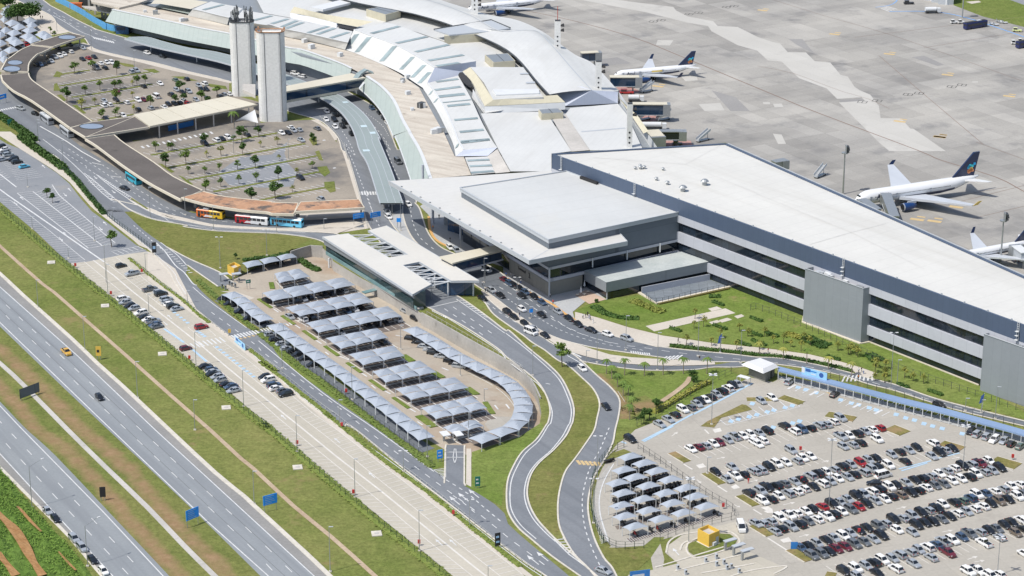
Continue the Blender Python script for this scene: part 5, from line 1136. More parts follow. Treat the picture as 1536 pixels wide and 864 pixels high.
cars('D3','1270,305s 1315,287wP',DL,'second double row from top, front side',GL)
cars('D4','-10,262s 25,255s 65,235k 112,218w 165,210w 230,200s 260,182w 305,172w',DL,'second double row from top, right half',GL)
cars('D4','195,140s',DL,'the open bays behind the second double row',GL)
cars('D3','1395,385kU 1455,370s 1497,355k',DL,'third double row from top, back side, left end',GL)
cars('D4','20,375s 55,352kP 110,345k 155,330g 215,320s 255,305k 305,287sU 350,272kU 400,265w 445,250s 490,232kU 540,222s 595,212r 640,195s 685,185k 775,165s 820,147k 873,138s 920,124k',DL,'third double row from top, back side',GL)
cars('D4','30,430wU 80,420k 125,402w 178,387s 228,375w 270,360w 325,348k 375,330wU 422,318s 465,302w 520,292s 560,277k 615,267sU 665,250s 702,240k 755,225wU 850,202k',DL,'third double row from top, front side',GL)
cars('D4','1005,172s 1050,152k 1082,138s 1122,126k',DL,'the group beside the blue hatched bays',GL)
cars('D4','725,284wV',(1,-.25),'the aisle, parked across the row ends',GL,0)
cars('D4','1012,98wU',DL,'the open patch by the grass corner',GL)
cars('D4','-8,560s 30,560s 80,550s 130,530wU 180,512wP 225,502w 280,490w 325,480k 375,462r 430,448kU 478,438s 520,420s 570,402kU 615,395s 660,377w 705,365k 760,350w 805,342k 858,325s 908,310k 955,302k 1005,288s 1048,272w 1095,258s 1135,240w 1183,230kU 1235,222s 1282,215mP 1335,200w',DL,'fourth double row from top, back side',GL)
cars('D4','100,605s 140,590k 195,580s 245,565k 295,548g 345,535w 400,520wP 440,508k 487,492w 540,480gU 588,465r 633,448k 683,432s 735,420w 775,405k 828,395n 880,380kP 930,370k 972,352w 1025,343g 1075,332g 1123,315w 1175,303w 1222,292kU 1258,275w 1310,265s 1355,257s 1398,240kU',DL,'fourth double row from top, front side',GL)
cars('D4','675,328k',(1,.05),'the gap between the third and fourth rows',GL)
cars('D4','250,700b 298,690k 345,675s 397,657k 440,643s 495,633wU 535,615s 585,600k 633,585k 697,575g 740,560s 785,537kU 840,530s 895,518s 945,500kU 988,485s 1035,475kP 1070,450w 1133,440kU 1185,430e 1230,415b 1265,395w 1320,390b 1370,375w 1420,362s 1465,345w 1515,335w',DL,'fifth double row from top, back side',GL)
cars('D4','315,745gU 370,735g 413,720k 455,705m 507,693m 560,680gU 615,665g 668,650s 715,630kU 805,597w 895,612s 917,570kU 965,555k 1015,550k 1062,535g 1108,518k 1153,502w 1205,490s 1253,475w 1300,460w 1348,445k 1395,432n 1445,420k 1500,405wU 1536,390g',DL,'fifth double row from top, front side',GL)
cars('D4','500,835k 565,820w 625,805s 670,787kU 720,772w 778,762s 820,740s 883,725s 930,712s 980,697wU 1033,682b 1070,665sP 1123,658wU 1180,640b 1222,620gP 1285,610s 1333,600k 1378,590g 1425,570k 1465,553k 1520,540w',DL,'the nearest long row, back side',GL)
cars('D4','575,864s 690,845k 797,820w 900,790s 1000,755s 1097,728mP 1305,672wP 1395,640s 1490,615n 1532,592k',DL,'the nearest long row, front side',GL)
cars('D4','1215,838wU 1267,830wP 1345,862w 1390,852w 1540,735w',DL,'the bottom right corner bays',GL)
cars('D4','1230,30k 1268,45sU 1323,60s 1365,78wU 1420,85s 1465,102k 1515,115e',(1,-.75),'the bays under the blue walkway roof',GL)
cars('C4','185,585sU 445,657k',(1,-.75),'the blue bays beside the walkway roof near the banner',GL,0)
G2_='cars in the long car park';DS=(1,-.22)
cars('C1','712,107wU 722,127s 748,148k 772,162s 810,190wU 838,212k 855,226w 880,236sP 893,256b 905,266g',DS,'the fence side row above the crossing',G2_,.5)
cars('C1','1185,495k 1218,513b 1230,528s 1225,540k 1252,555s 1268,575s 1305,600k 1330,612b 1345,635s',DS,'the fence side row below the crossing',G2_,.5)
cars('C1','1070,392m',DS,'the bay beside the red fire hydrants',G2_)
cars('N1','400,270k 560,385sP 815,610gP 945,650s 975,675kU',DS,'the road side bays at the upper end',G2_,.1)
cars('C1','958,110s 965,127s 978,138w 997,150k 1020,165s 1160,270r',DS,'the road side bays above the crossing',G2_,.3)
cars('N3','545,240k 595,285wU 680,360b 715,405w 810,440g 850,490kU',DS,'the road side bays below the crossing',G2_,.6)
GM='cars on the motorway'
cars('M2','495,180s 580,265k 775,473s 858,568s 968,695k 1080,810w',(1,1.05),'the line stopped on the motorway shoulder',GM,0)
cars('C1','573,675k',(1,.93),'the upper motorway carriageway',GM,0)
GT='cars at the terminal kerb'
cars('F8','175,25w 335,115m 385,150b 420,165k 470,190k 490,255k 520,225b 600,265k 668,315b 810,395s 905,455k 990,508k',(1,.62),'the terminal kerb line',GT,0,-150)
cars('F8','1103,560k 1250,597w 1420,637sU',(1,.35),'the tail of the terminal kerb line',GT,0,-150)
cars('F8','222,207s 300,253k 490,375w 665,425k',(1,.62),'the middle lanes of the terminal road',GT,0,-150)
cars('F8','140,278k 365,405k 420,445k 515,503k 595,550s 695,608k',(1,.62),'the taxi lane on the median side',GT,0,-150)
cars('C3','436,508w 573,728k',(1,.9),'the road curving down past the palms',GT,0,-150)
cars('D3','557,832s',(1,.35),'the road junction near the yellow hut',GT,0,-150)
cars('C4','1048,718k',(1,.35),'the access road beside the lawn',GT,0,-150)
GF='cars in the old car parks'
cars('B1','718,315k',(1,.3),'the bus road under the winding canopy',GT,0)
cars('K6','200,465s 340,515k',(1,.3),'the bays beside the parked grey coaches',GF,0)
cars('E6','672,603w 728,625w',(1,.2),'the roadway beneath the footbridge',GF)
cars('K7','72,338w 65,425w 165,375k 155,428k 165,505w 245,498k 270,455k 350,525k 340,580k 560,300b 640,350k 690,410k 728,465w',(1,.9),'the terminal road beside the ribbed canopy',GT)
cars('E2','92,125gV 178,472w 15,575w 520,825w 575,853s 5,540s',(1,.9),'the road under the wedge canopy',GT,0)
cars('E3','165,352w',(1,.5),'the road under the glazed walkway',GT,0)
cars('A1','10,480s',(1,.6),'upper',GF)
CARS.pop()
cars('B1','5,75k 25,92w 32,113k 48,122s 75,148kU 98,164kU 140,190t 12,150s',(1,-.2),'the upper left car park',GF)
cars('A1','475,340k 508,333r 543,327k 528,372w 555,392gV 580,365w 615,360w 645,360w 605,390k 670,382g 757,412s 787,407s 1010,460e 1075,455k 922,480w 827,497k 672,523m 600,580s 597,607w 632,603w 668,573k 730,590w 795,577w 828,573m 862,567k 898,556wV 985,545k 1017,517s 1050,530k 1087,527s 1145,493s 1177,482w 1160,513k 1188,513k 1055,580w 1130,575s 970,600k 1005,597k 1035,592k 1080,597r 795,630k 868,622s 945,615w 1195,568k 1265,555k 1290,545s 1320,540w 710,665w 610,683k',(1,.55),'the old car park beside the concrete towers',GF)
cars('K6','350,45k 385,45b 420,35k 455,22k 490,10s',(1,.5),'the bays inside the canopy bend',GF)
cars('F1','830,690k 1000,640k 1190,690s 1020,745w 920,780w 860,805w 790,825s 730,840k 380,645r 310,660s',(1,.45),'the bays at the canopy head',GF)
cars('F2','565,553w 725,588k',(1,.3),'the lane under the terminal canopy',GF)
cars('G6','465,120k 550,97w 590,87k 635,78w 770,58k 1020,45w 1065,42k 1105,27s 1145,22s 1085,5w 1275,12g 1160,95s 1155,368k 1300,517s',(1,.5),'the nearly empty old car park',GF)
GC='cars under the sunshades'
zs=lambda x,y:sunk(x,y)
cars('C2','75,118k 235,118k 285,108s 320,100k 405,85k 450,78k 485,68k 520,62s 210,210s 285,225wU 330,215k 450,190k 540,178b 580,168w 620,160k 500,298s 660,260k 720,255k 755,243k 828,225w 745,358k 870,175s 930,220k',(1,.55),'the tented rows by the bridge hall',GC,.4,300,zs)
cars('C2','905,335k 950,358k 985,382s 1015,400s 1040,420k 1080,438s 1130,465k 1160,480k 1185,495s',(1,.1),'the curved tented line under the wall',GC,.4,300,zs)
cars('H1','880,200k 55,700k 160,770k',(1,.5),'the tented bays by the yellow hut',GC,.4,300,zs)
cars('C1','1285,105k 1320,135k 1385,180k 1440,220k 1510,240k',(1,-.2),'the tented line above the crossing',GC,.4,300,zs)
cars('K5','150,205s 215,280k 320,340s 380,410s 480,450kU 545,490k 640,545k 760,635k',(1,-.2),'the tented line below the crossing',GC,.4,300,zs)
place_car('pickup','y',tuple(at(99.5,528,.6)-Vector((0,0,.55))),heading(99,528,(1,.93)),'yellow truck with a dark cargo box on the upper motorway','special')['group']='cars on the motorway'
q=at(*P('D3','1350,597')[0]);place_car('van','w',(q.x,q.y,.05),heading(1111,795,(.35,1)),'white van driving past the yellow hut','vans')
q=at(*P('F8','570,597')[0]);place_car('van','w',(q.x,q.y,.08),heading(797,501,(1,.4)),'white minibus with pale roof in the taxi lane','vans')
CARS=[c for c in CARS]
single=sorted([c for c in CARS if c[1]in('sedan','hatchback','suv')],key=lambda c:c[0])
keep=single[:300];rest=single[300:]
ids=set(map(id,keep))
for c in CARS:
 if c[1]in('pickup','van')or id(c)in ids:place_car(c[1],c[2],c[3],c[4],c[5],c[6])
mats=[PAINT[k]for k in PAINT]+[M['car_glass'],M['tyre'],M['steel']];KI={k:i for i,k in enumerate(PAINT)};NP=len(PAINT)
big=MB()
for _,kind,c,p,h,lb,gr in rest:
 d=CM[kind];R3=Matrix.Rotation(h,3,'Z');b,g_,w_=d['mb']
 for src,base in((b,KI[c]),(g_,NP)):
  o=len(big.v);big.v+=[tuple(p+R3@Vector(v))for v in src.v]
  for f_ in src.f:big.f.append([o+i for i in f_]);big.m.append(base)
 K=d['K']
 for x in K['wb']:
  for s in(-1,1):
   o=len(big.v);big.v+=[tuple(p+R3@(Vector(v)+Vector((x,s*(K['st'][3][2]-.12),K['wr']))))for v in w_.v]
   for f_,mi in zip(w_.f,w_.m):big.f.append([o+i for i in f_]);big.m.append(NP+1+mi)
o=big.build('distant_cars',mats);tag(o,'small far cars parked in the old lots and under the sunshades','cars',kind='stuff')
def bus(label,px,dv,L,base,second=None,roof='white_wall',group='buses',z=0,H_=3.1,dark=False):
 p=at(px[0],px[1],z+1.3);t=thing('bus',label,'bus',(p.x,p.y,z+.06),heading(px[0],px[1],dv),group);W_=2.5
 def body(x0,x1,m,nm='body'):
  b=MB();rings=[]
  for x,k in((x0,.97),(x0+.15,1),(x1-.15,1),(x1,.97)):
   rings.append([(x,-W_/2*k,.35),(x,-W_/2*k,H_-.25),(x,-W_/2*k+.22,H_),(x,W_/2*k-.22,H_),(x,W_/2*k,H_-.25),(x,W_/2*k,.35)])
  return b.loft(rings).build(nm,m,t)
 if second:body(-L/2,L*.02,second);body(L*.02+.01,L/2,base)
 else:body(-L/2,L/2,base)
 MB().box((0,0,H_+.06),(L-.8,W_-.5,.12)).build('roof',M[roof],t);MB().box((L*.15,0,H_+.25),(2.2,1.6,.3)).build('roof_unit',M['fascia'],t)
 n=6
 for s in(-1,1):
  for i in range(n):
   x=-L/2+.9+(L-2.6)*(i+.5)/n;MB().box((x,s*(W_/2+.01),2.05),((L-2.6)/n-.18,.06,.95)).build('window',M['car_glass'],t)
  MB().box((L/2-1.1,s*(W_/2+.012),1.5),(.9,.06,2.0)).build('door',M['car_glass'],t)
 MB().box((L/2+.0,0,1.95),(.08,W_-.35,1.3)).build('windscreen',M['car_glass'],t);MB().box((-L/2,0,2.2),(.08,W_-.5,.8)).build('rear_window',M['car_glass'],t)
 for x in(L*.28,-L*.27):
  for s in(-1,1):MB().tube((x,s*(W_/2-.3),.48),(x,s*(W_/2+.02),.48),.48,n=12).build('wheel',M['tyre'],t)
 return t
bp_=lambda n,c:plain('bus '+n,c,.35,coat=.3)
OR,YE,RD,WH,CY_,TQ,GY,NV=bp_('orange',(.62,.14,.02)),bp_('yellow',(.66,.42,.02)),bp_('red',(.42,.015,.025)),bp_('white',(.66,.67,.68)),bp_('sky blue',(.14,.50,.72)),bp_('turquoise',(.02,.36,.48)),bp_('grey',(.36,.38,.40)),bp_('navy',(.012,.02,.10))
def swoosh(t,L,m):
 for s in(-1,1):MB().quad(Vector((L*.22,s*1.29,.55)),Vector((L*.14,s*1.29,1.35)),Vector((-L*.12,s*1.29,1.1)),Vector((-L*.1,s*1.29,.6))).build('side_stripe',m,t)
t=bus('orange and yellow city bus under the winding canopy',P('L7','278,165')[0],(-1,-.12),10.4,OR,YE,'void');swoosh(t,10.4,WH)
t=bus('red and white city bus between two other buses',P('L7','758,235')[0],(-1,-.1),12.5,RD,WH);swoosh(t,12.5,WH)
t=bus('sky blue and white bus nearest the bridge hall',P('L7','1155,262')[0],(-1,-.1),12,CY_)
t=bus('turquoise bus tucked under the canopy edge',P('B1','770,262')[0],(-1,-.62),10,TQ,None,'void')
t=bus('grey coach with white roof, upper of the two under the canopy',P('K6','450,568')[0],(-1,-.75),11,GY)
t=bus('grey coach with white roof, lower of the two under the canopy',P('K6','640,690')[0],(-1,-.75),11,GY)
t=bus('long navy blue apron bus beside the blue road line',P('M1','815,375')[0],(1,-.16),13,NV,None,'void',H_=3.3)
t=bus('navy blue apron bus cut by the right edge of the picture',P('M1','1590,650')[0],(1,-.16),13,NV,None,'void',H_=3.3)
M['air_white']=plain('aircraft white',(.74,.75,.76),.3,var=.03,sc=.3,coat=.4);M['air_navy']=plain('aircraft navy',(.008,.022,.075),.3,coat=.4,var=.04);M['air_blue']=plain('engine blue',(.01,.045,.16),.3,coat=.3,var=.05)
M['wing_grey']=plain('wing grey',(.50,.53,.57),.4,var=.06,sc=.2);M['chrome']=plain('intake lip',(.7,.71,.72),.2,metal=.7)
LOGO={k:plain('tail mosaic '+k,c,.5)for k,c in dict(sky=(.02,.38,.72),aqua=(.05,.55,.62),leaf=(.30,.55,.18),sand=(.75,.55,.15),coral=(.70,.28,.12)).items()}
def airliner(label,nose,tail,Ln,zn,zt_,winglet='up',gold=False):
 a,b=at(*nose,zn),at(*tail,zt_);a.z=b.z=0;sc=(a-b).length/Ln;d=(a-b).normalized()
 t=thing('airliner',label,'airliner',a,atan2(d.y,d.x));r=2.82 if Ln>50 else(1.55 if Ln<40 and not gold and winglet!='big' else 1.7);k=Ln/58.8;zc=5.0 if Ln>50 else 3.4
 def bl(m,nm,mats,par=None,sm=False):
  m.v=[(x*sc,y*sc,z*sc)for x,y,z in m.v];return m.build(nm,mats,par or t,smooth=sm)
 f_=MB();N=20;rings=[]
 for x,rr,dz in((0,.04,-.5),(-.6,.32,-.42),(-1.6,.55,-.3),(-3.2,.8,-.14),(-5.5,.97,-.02),(-8,1,0),(-22,1,0),(-40,1,0),(-46,.9,.1),(-51,.66,.34),(-55,.4,.55),(-58,.18,.7),(-58.8,.08,.72)):
  rings.append([(x*k,rr*r*sin(2*pi*i/N),zc+dz*r+rr*r*cos(2*pi*i/N))for i in range(N)])
 f_.loft(rings)
 for i,fc in enumerate(f_.f):
  c=[sum(f_.v[j][q]for j in fc)/len(fc)for q in range(3)]
  if c[2]<zc-r*.2 and-50*k<c[0]<-16*k:f_.m[i]=1
 fus=bl(f_,'fuselage',[M['air_white'],M['air_navy']],sm=True)
 for s in(-1,1):
  w=MB();n=int(34*k/.55)
  for i in range(n):
   x=-8*k-i*36*k/n;w.box((x,s*r*.985,zc+r*.16),(.24,.06,.34))
  bl(w,'window_line',M['car_glass'],fus)
  for x in(-6*k,-18*k,-34*k):bl(MB().box((x,s*r*.97,zc+r*.02),(.9,.1,1.7)),'cabin_door',M['wing_grey'],fus)
 bl(MB().box((-2.2*k,0,zc+r*.36),(.9*k,r*.7,.45*k)),'cockpit_window',M['car_glass'],fus)
 def foil(nm,pts,th,m,par=None):
  q=MB();up=Vector((0,0,th))
  P4=[Vector(p)for p in pts];q.loft([[P4[0],P4[0]+up*.5,P4[1]+up*.1,P4[1],P4[1]-up*.05,P4[0]-up*.5][:6],[P4[3],P4[3]+up*.2,P4[2]+up*.06,P4[2],P4[2]-up*.03,P4[3]-up*.2]])
  return bl(q,nm,m,par)
 sp=29.5*k if Ln>50 else 16.5
 for s in(-1,1):
  zr=zc-r*.55
  wg=foil('wing',[(-19*k,s*r*.7,zr),(-31.5*k,s*r*.7,zr-.1),(-37.6*k,s*sp,zr+2.3*k+.4),(-34.8*k,s*sp,zr+2.3*k+.4)],1.2*k,M['wing_grey'])
  if winglet:
   wl_=MB();b0=Vector((-35.2*k,s*sp,zr+2.3*k+.4));b1=Vector((-37.5*k,s*sp,zr+2.3*k+.4));h_=1.7 if Ln>50 else 2.1
   wl_.loft([[b0,b1,b1+Vector((0,s*.12,0)),b0+Vector((0,s*.12,0))],[b0+Vector((-2.2*k,s*.5,h_)),b1+Vector((-1.6*k,s*.5,h_)),b1+Vector((-1.6*k,s*.6,h_)),b0+Vector((-2.2*k,s*.6,h_))]])
   bl(wl_,'winglet',M['air_navy']if not(Ln>50 and s>0)else LOGO['sand'],wg)
  e_=MB();ey=s*(9.4 if Ln>50 else 4.9);ez=zr-.9*k-(.4 if Ln>50 else .5);er=1.5 if Ln>50 else 1.05;ex=-16.5*k
  prof=[(0,.9),(-.6,1.0),(-2.6,1.02),(-4.6,.86),(-6.2,.55)];kk=k if Ln>50 else .72
  e_.loft([[(ex+x*kk,ey+er*q_*cos(2*pi*i/14),ez+er*q_*sin(2*pi*i/14))for i in range(14)]for x,q_ in prof],cap=True)
  en=bl(e_,'engine',M['air_blue'],sm=True)
  bl(MB().tube((ex+.12,ey,ez),(ex-.35*kk,ey,ez),er*.98,er*1.02,14,False),'intake_lip',M['chrome'],en);bl(MB().tube((ex+.03,ey,ez),(ex-.2,ey,ez),er*.8,n=14),'fan',M['black'],en)
  bl(MB().box((ex-4.2*kk,ey,ez+er*1.0),(4*kk,.4,1.0*k)),'pylon',M['wing_grey'],en)
  foil('tailplane',[(-50.5*k,s*r*.45,zc+r*.45),(-56.3*k,s*r*.3,zc+r*.45),(-58.6*k,s*9.6*k*(1 if Ln>50 else 1.05),zc+r*.45+.9*k),(-56.6*k,s*9.6*k*(1 if Ln>50 else 1.05),zc+r*.45+.9*k)],.5*k,M['air_white'])
  bl(MB().tube((-28*k,s*(2.2 if Ln>50 else 1.9)-.4*s,.6),(-28*k,s*(2.2 if Ln>50 else 1.9)+.4*s,.6),.6,n=12),'wheel',M['tyre']);bl(MB().tube((-28*k,s*2.2,.6),(-28*k,s*2.2,zc-r*.5),.22),'gear_leg',M['steel'])
 bl(MB().tube((-5*k,-.35,.45),(-5*k,.35,.45),.45,n=12),'wheel',M['tyre']);bl(MB().tube((-5*k,0,.5),(-5*k,0,zc-r*.6),.18),'gear_leg',M['steel'])
 zt=zc+r*.8;ft=(17.2 if Ln>50 else 10.9)
 fin=MB();fp_=[(-45.5*k,zt),(-56.2*k,zt+.2),(-58.4*k,ft),(-55.6*k,ft)]
 fin.loft([[(x,-.32*k-.05,z)for x,z in fp_],[(x,.32*k+.05,z)for x,z in fp_]]);fo=bl(fin,'tail_fin',M['air_navy'])
 rg=random.Random(4);cells=[]
 for i in range(34):
  u,v=rg.random(),rg.random()
  if abs(u-.5)*1.7+abs(v-.62)>.72 and not(v<.42 and abs(u-.62)<.17):continue
  cells.append((u,v))
 for s in(-1,1):
  for u,v in cells:
   z=zt+(ft-zt)*(.16+.42*v);xm=-53.2*k-(z-zt)/(ft-zt)*3.4*k;x=xm+(.5-u)*5.2*k
   col='coral' if v<.36 else 'sand' if(v<.5 or u>.86 or u<.14)else rg.choice(('sky','sky','aqua','leaf' if u>.6 else 'sky'))
   h_=.62*k;y=s*(.32*k+.1)
   bl(MB().quad(Vector((x-h_,y,z-h_*.7)),Vector((x+h_*.8,y,z-h_)),Vector((x+h_,y,z+h_*.8)),Vector((x-h_*.7,y,z+h_))),'mosaic_tile',LOGO[col],fo)
  o=text('lettering','Azul',2.6*k+.4,M['air_navy'],fus,(-11.5*k*sc,s*(r*.99)*sc,(zc+r*.12)*sc),(pi/2,0,0 if s<0 else pi),.06)
  if gold:bl(MB().box((-30*k,s*r*.985,zc+r*.2),(7.5*k,.07,.75)),'gold_panel',LOGO['sand'],fus)
 bl(MB().box((-58.2*k,0,zc+r*.7),(.9*k,.5,.5)),'tail_cone',M['wing_grey'])
 return t
airliner('large white wide body airliner with navy mosaic tail behind the pier',(1281.5,300),(1468,261),58.8,4.2,7,'up')
airliner('white and navy jet with gold side panel parked beside the old terminal',P('F3','308,412')[0],P('F3','1258,286')[0],38.6,2.9,4.6,'up',True)
airliner('white jet half hidden by the pier roof at the right edge',P('F5','690,590')[0],P('F5','1630,362')[0],37.5,2.9,4.6,'big')
airliner('white jet cut by the top of the picture beyond the vault roof',(700,16),(826,-2),38.6,2.9,4.6,None)
def jetbridge(label,a,b,w,z0,z1,roof='roof_walk',m='glass_blue'):
 a,b=at(*a,z1),at(*b,z1);a.z=b.z=0;t=thing('boarding_bridge',label,'bridge',a);d=(b-a).normalized();L=(b-a).length;rz=atan2(d.y,d.x);c=(b-a)/2
 MB().box((c.x,c.y,(z0+z1)/2),(L,w,z1-z0),rz).build('tunnel',M[m],t);MB().box((c.x,c.y,z1+.15),(L+.4,w+.5,.3),rz).build('roof',M[roof],t);MB().box((c.x,c.y,z0-.12),(L,w+.2,.24),rz).build('floor',M['fascia'],t)
 e_=b-a;MB().box((e_.x,e_.y,(z0+z1)/2-.2),(3,w+1,z1-z0+.8),rz).build('cab',M['steel'],t)
 for f_ in(.12,.8):p=(b-a)*f_;MB().tube((p.x,p.y,0),(p.x,p.y,z0),.35,n=8).build('leg',M['steel'],t)
 return t
jetbridge('cream roofed blue glazed boarding bridge leading to the parked jet',P('F3','270,425')[0],P('F3','600,425')[0],3.2,3.5,7.2)
jetbridge('cream roofed blue glazed boarding bridge standing empty below the first',P('F4','765,220')[0],P('F4','1195,222')[0],3.2,3.2,7.4)
jetbridge('short cream roofed boarding bridge stub at the pier corner',P('F4','1010,560')[0],P('F4','1080,640')[0],5,3,6.5)
jetbridge('grey boarding bridge with open steel cab near the pier corner',P('F4','1100,570')[0],P('F4','1400,570')[0],3,3,6,'steel','glass_dark')
jetbridge('grey boarding bridge docked at the wide body airliner',P('B4','790,480')[0],P('B4','742,352')[0],3.0,3.2,6.2,'steel','steel')
jetbridge('grey boarding bridge at the nose of the wide body airliner',P('B4','690,440')[0],P('B4','610,385')[0],3.0,3.0,5.6,'steel','steel')
jetbridge('dark boarding bridge beside the top of the old terminal',P('A3','430,305')[0],P('A3','525,300')[0],3.0,3.0,6.4)
jetbridge('grey boarding bridge head standing alone behind the pier roof',P('B4','95,165')[0],P('B4','150,155')[0],3.0,3.0,5.6,'steel','steel')
jetbridge('pale boarding bridge at the rear of the right edge jet',P('B4','1545,690')[0],P('B4','1490,650')[0],3.0,3.0,5.8,'white_wall','fascia')
def stairs(label,p,rz):
 q=at(*p);t=thing('boarding_stairs',label,'stairs',q,rz);s=MB()
 for i in range(12):s.box((-3+i*.55,0,.8+i*.27),(.6,1.6,.12))
 s.build('steps',M['fascia'],t)
 for y in(-.85,.85):MB().loft([[(-3.2,y-.04,.9),(-3.2,y+.04,.9),(-3.2,y+.04,1.8),(-3.2,y-.04,1.8)],[(3.4,y-.04,3.9),(3.4,y+.04,3.9),(3.4,y+.04,4.9),(3.4,y-.04,4.9)]]).build('side_panel',M['white_wall'],t)
 MB().box((0,0,.55),(6.5,1.7,.3)).build('chassis',M['steel'],t)
 for x in(-2.4,2.4):
  for y in(-.8,.8):MB().tube((x,y-.12,.35),(x,y+.12,.35),.35,n=10).build('wheel',M['tyre'],t)
 MB().tube((2.6,0,.6),(2.6,0,3.6),.12).build('strut',M['steel'],t)
for lb,t,s,r in(('white boarding stairs on the apron behind the jet','F3','690,600',.6),('white boarding stairs beside the lower empty boarding bridge','F4','1150,430',.6),('pale boarding stairs standing against the old terminal','F4','900,430',.6),('white boarding stairs behind the pier roof near the light mast','B4','360,250',.9),('white stairs peeping above the pier parapet','B3','1130,45',.7)):
 stairs(lb,P(t,s)[0],r)
def tanker(label,p,rz,L=7):
 q=at(*p,1.5);t=thing('tank_truck',label,'truck',(q.x,q.y,.05),rz);MB().tube((-L/2,0,2.0),(L/2-1.6,0,2.0),1.05,n=14).build('tank',M['white_wall'],t)
 MB().box((L/2-.3,0,1.5),(1.7,2.1,2.0)).build('cab',M['white_wall'],t);MB().box((L/2+.56,0,1.9),(.06,1.8,.8)).build('windscreen',M['car_glass'],t);MB().box((0,0,.7),(L,1.8,.3)).build('chassis',M['dark_steel'],t)
 for x in(-L*.33,L*.33):
  for y in(-.9,.9):MB().tube((x,y-.15,.48),(x,y+.15,.48),.48,n=10).build('wheel',M['tyre'],t)
tanker('white tank truck parked between the two empty boarding bridges',P('F4','1000,500')[0],0,11);tanker('short white tank truck behind the empty boarding bridge',P('F4','795,150')[0],0,6);tanker('white tank truck on the blue apron road line',P('M1','180,150')[0],.1,7)
tg=bp_('tug',(.7,.7,.68))
def tug(label,p,m,rz,L=2.6):
 q=at(*p,.6);t=thing('apron_tractor',label,'tractor',(q.x,q.y,.05),rz);MB().box((0,0,.75),(L,1.5,.7)).build('body',m,t);MB().box((-L*.2,0,1.5),(L*.4,1.4,.8)).build('cab',M['car_glass'],t);MB().box((-L*.2,0,1.95),(L*.45,1.5,.1)).build('cab_roof',m,t)
 for x in(-L*.3,L*.3):
  for y in(-.7,.7):MB().tube((x,y-.12,.35),(x,y+.12,.35),.35,n=10).build('wheel',M['tyre'],t)
red=bp_('service red',(.45,.03,.03));dk_=bp_('service dark',(.03,.03,.035));lime=PAINT['l']
for lb,t,s,m,r,L in(('white apron tractor left of the long navy bus','M1','500,330',tg,.2,3.4),('white apron tractor touching the long navy bus','M1','605,330',tg,.2,3),('white apron tractor below the pale yellow car','M1','1395,635',tg,0,3.4),('white apron tractor beside the edge bus','M1','1490,610',tg,.1,3),('pale yellow service car on the blue apron line','M1','1430,450',lime,-.2,4.2),('dark boxy apron truck near the top edge','A4','872,18',dk_,.1,5),('red service tractor under the jet boarding bridge','F3','460,605',red,0,6),('dark service tractor under the jet boarding bridge','F3','510,530',dk_,0,4),('dark service tractor below the empty boarding bridge','F4','1085,350',dk_,0,4),('red service tractor at the right edge jet','B4','1510,730',red,0,3),('dark service tractor at the pier corner','F4','1330,735',dk_,0,4)):
 tug(lb,P(t,s)[0],m,r,L)
for i,(x,y)in enumerate(P('M1','1060,360 1120,375 1165,325 1200,340 1250,345')):
 q=at(x,y);t=thing('baggage_cart','white flat baggage cart by the blue apron line, %s from the left'%od(i),'cart',q,.2,'baggage carts');MB().box((0,0,.55),(2.6,1.4,.18)).build('bed',M['white_wall'],t);MB().box((-1.25,0,1.1),(.08,1.4,1.0)).build('end_rail',M['steel'],t)
 for a in(-.9,.9):
  for b in(-.6,.6):MB().tube((a,b-.08,.25),(a,b+.08,.25),.25,n=8).build('wheel',M['tyre'],t)
ap_=bpy.data.objects['apron']
mark(ap_,lambda k:k.poly(wpts(P('A3','380,-40 700,8 960,40 975,60 1045,95 1190,122 1215,150 1330,155')+P('A4','0,212 90,242 130,250 175,300 280,302 330,352 420,360 480,432 520,440 560,500 590,520 650,545 700,610 710,680 830,682 880,740 900,742 1085,870 760,870 700,820 560,680 470,590 620,580 600,560 460,570 400,510 240,450 140,355 60,348 0,292')+P('A3','1330,260 1180,180 1160,150 1040,130 800,70 640,40 330,-20'),.05)),'newer_slabs','apron_pale')
for t,s in(('A3','1005,440 1095,440 1100,462 1030,468'),('A3','1105,600 1230,592 1255,635 1140,640'),('A3','1475,588 1515,588 1518,600 1480,600'),('A4','90,598 140,596 150,615 100,618'),('A4','1235,468 1270,468 1272,476 1240,477'),('A4','90,770 140,775 165,828 120,830'),('A3','870,230 960,232 940,262 860,260')):
 mark(ap_,lambda k:k.poly(wpts(P(t,s),.055)),'patched_slab','apron_pale')
M['apron_dark']=ground('oil darkened slabs',(.25,.245,.24),(.3,.295,.285),.03,fv=.1)
for t,s in(('A4','470,575 600,570 620,585 480,592'),('A4','180,225 260,225 330,310 230,260'),('A3','540,340 640,330 720,365 560,378'),('A4','890,330 1040,380 1075,372 960,320'),('A3','1180,520 1320,560 1400,640 1290,640')):
 mark(ap_,lambda k:k.poly(wpts(P(t,s),.045)),'dark_slab','apron_dark')
def f(k):
 line(k,PP('A3','0,45 280,95 700,205 1030,335 1536,545','A4','350,650 920,864','B4','1060,155 1370,250 1536,335'),.5,.07,3)
mark(ap_,f,'stand_line','line_red')
def f(k):
 for pl in(P('A4','0,380 200,420 350,475 500,530 640,570 760,625'),P('A4','0,-30 400,95 800,210 1536,470'),P('A4','560,215 1536,95'),P('A4','960,275 1320,215 1536,180'),P('A4','700,320 980,560 1300,830'),P('B4','1260,50 1536,150'),P('B4','1100,410 1536,300'),P('B4','1240,490 1536,420'),P('B4','830,430 1150,360 1440,310')):line(k,pl,.22,.065,2)
mark(ap_,f,'stand_line','line_red')
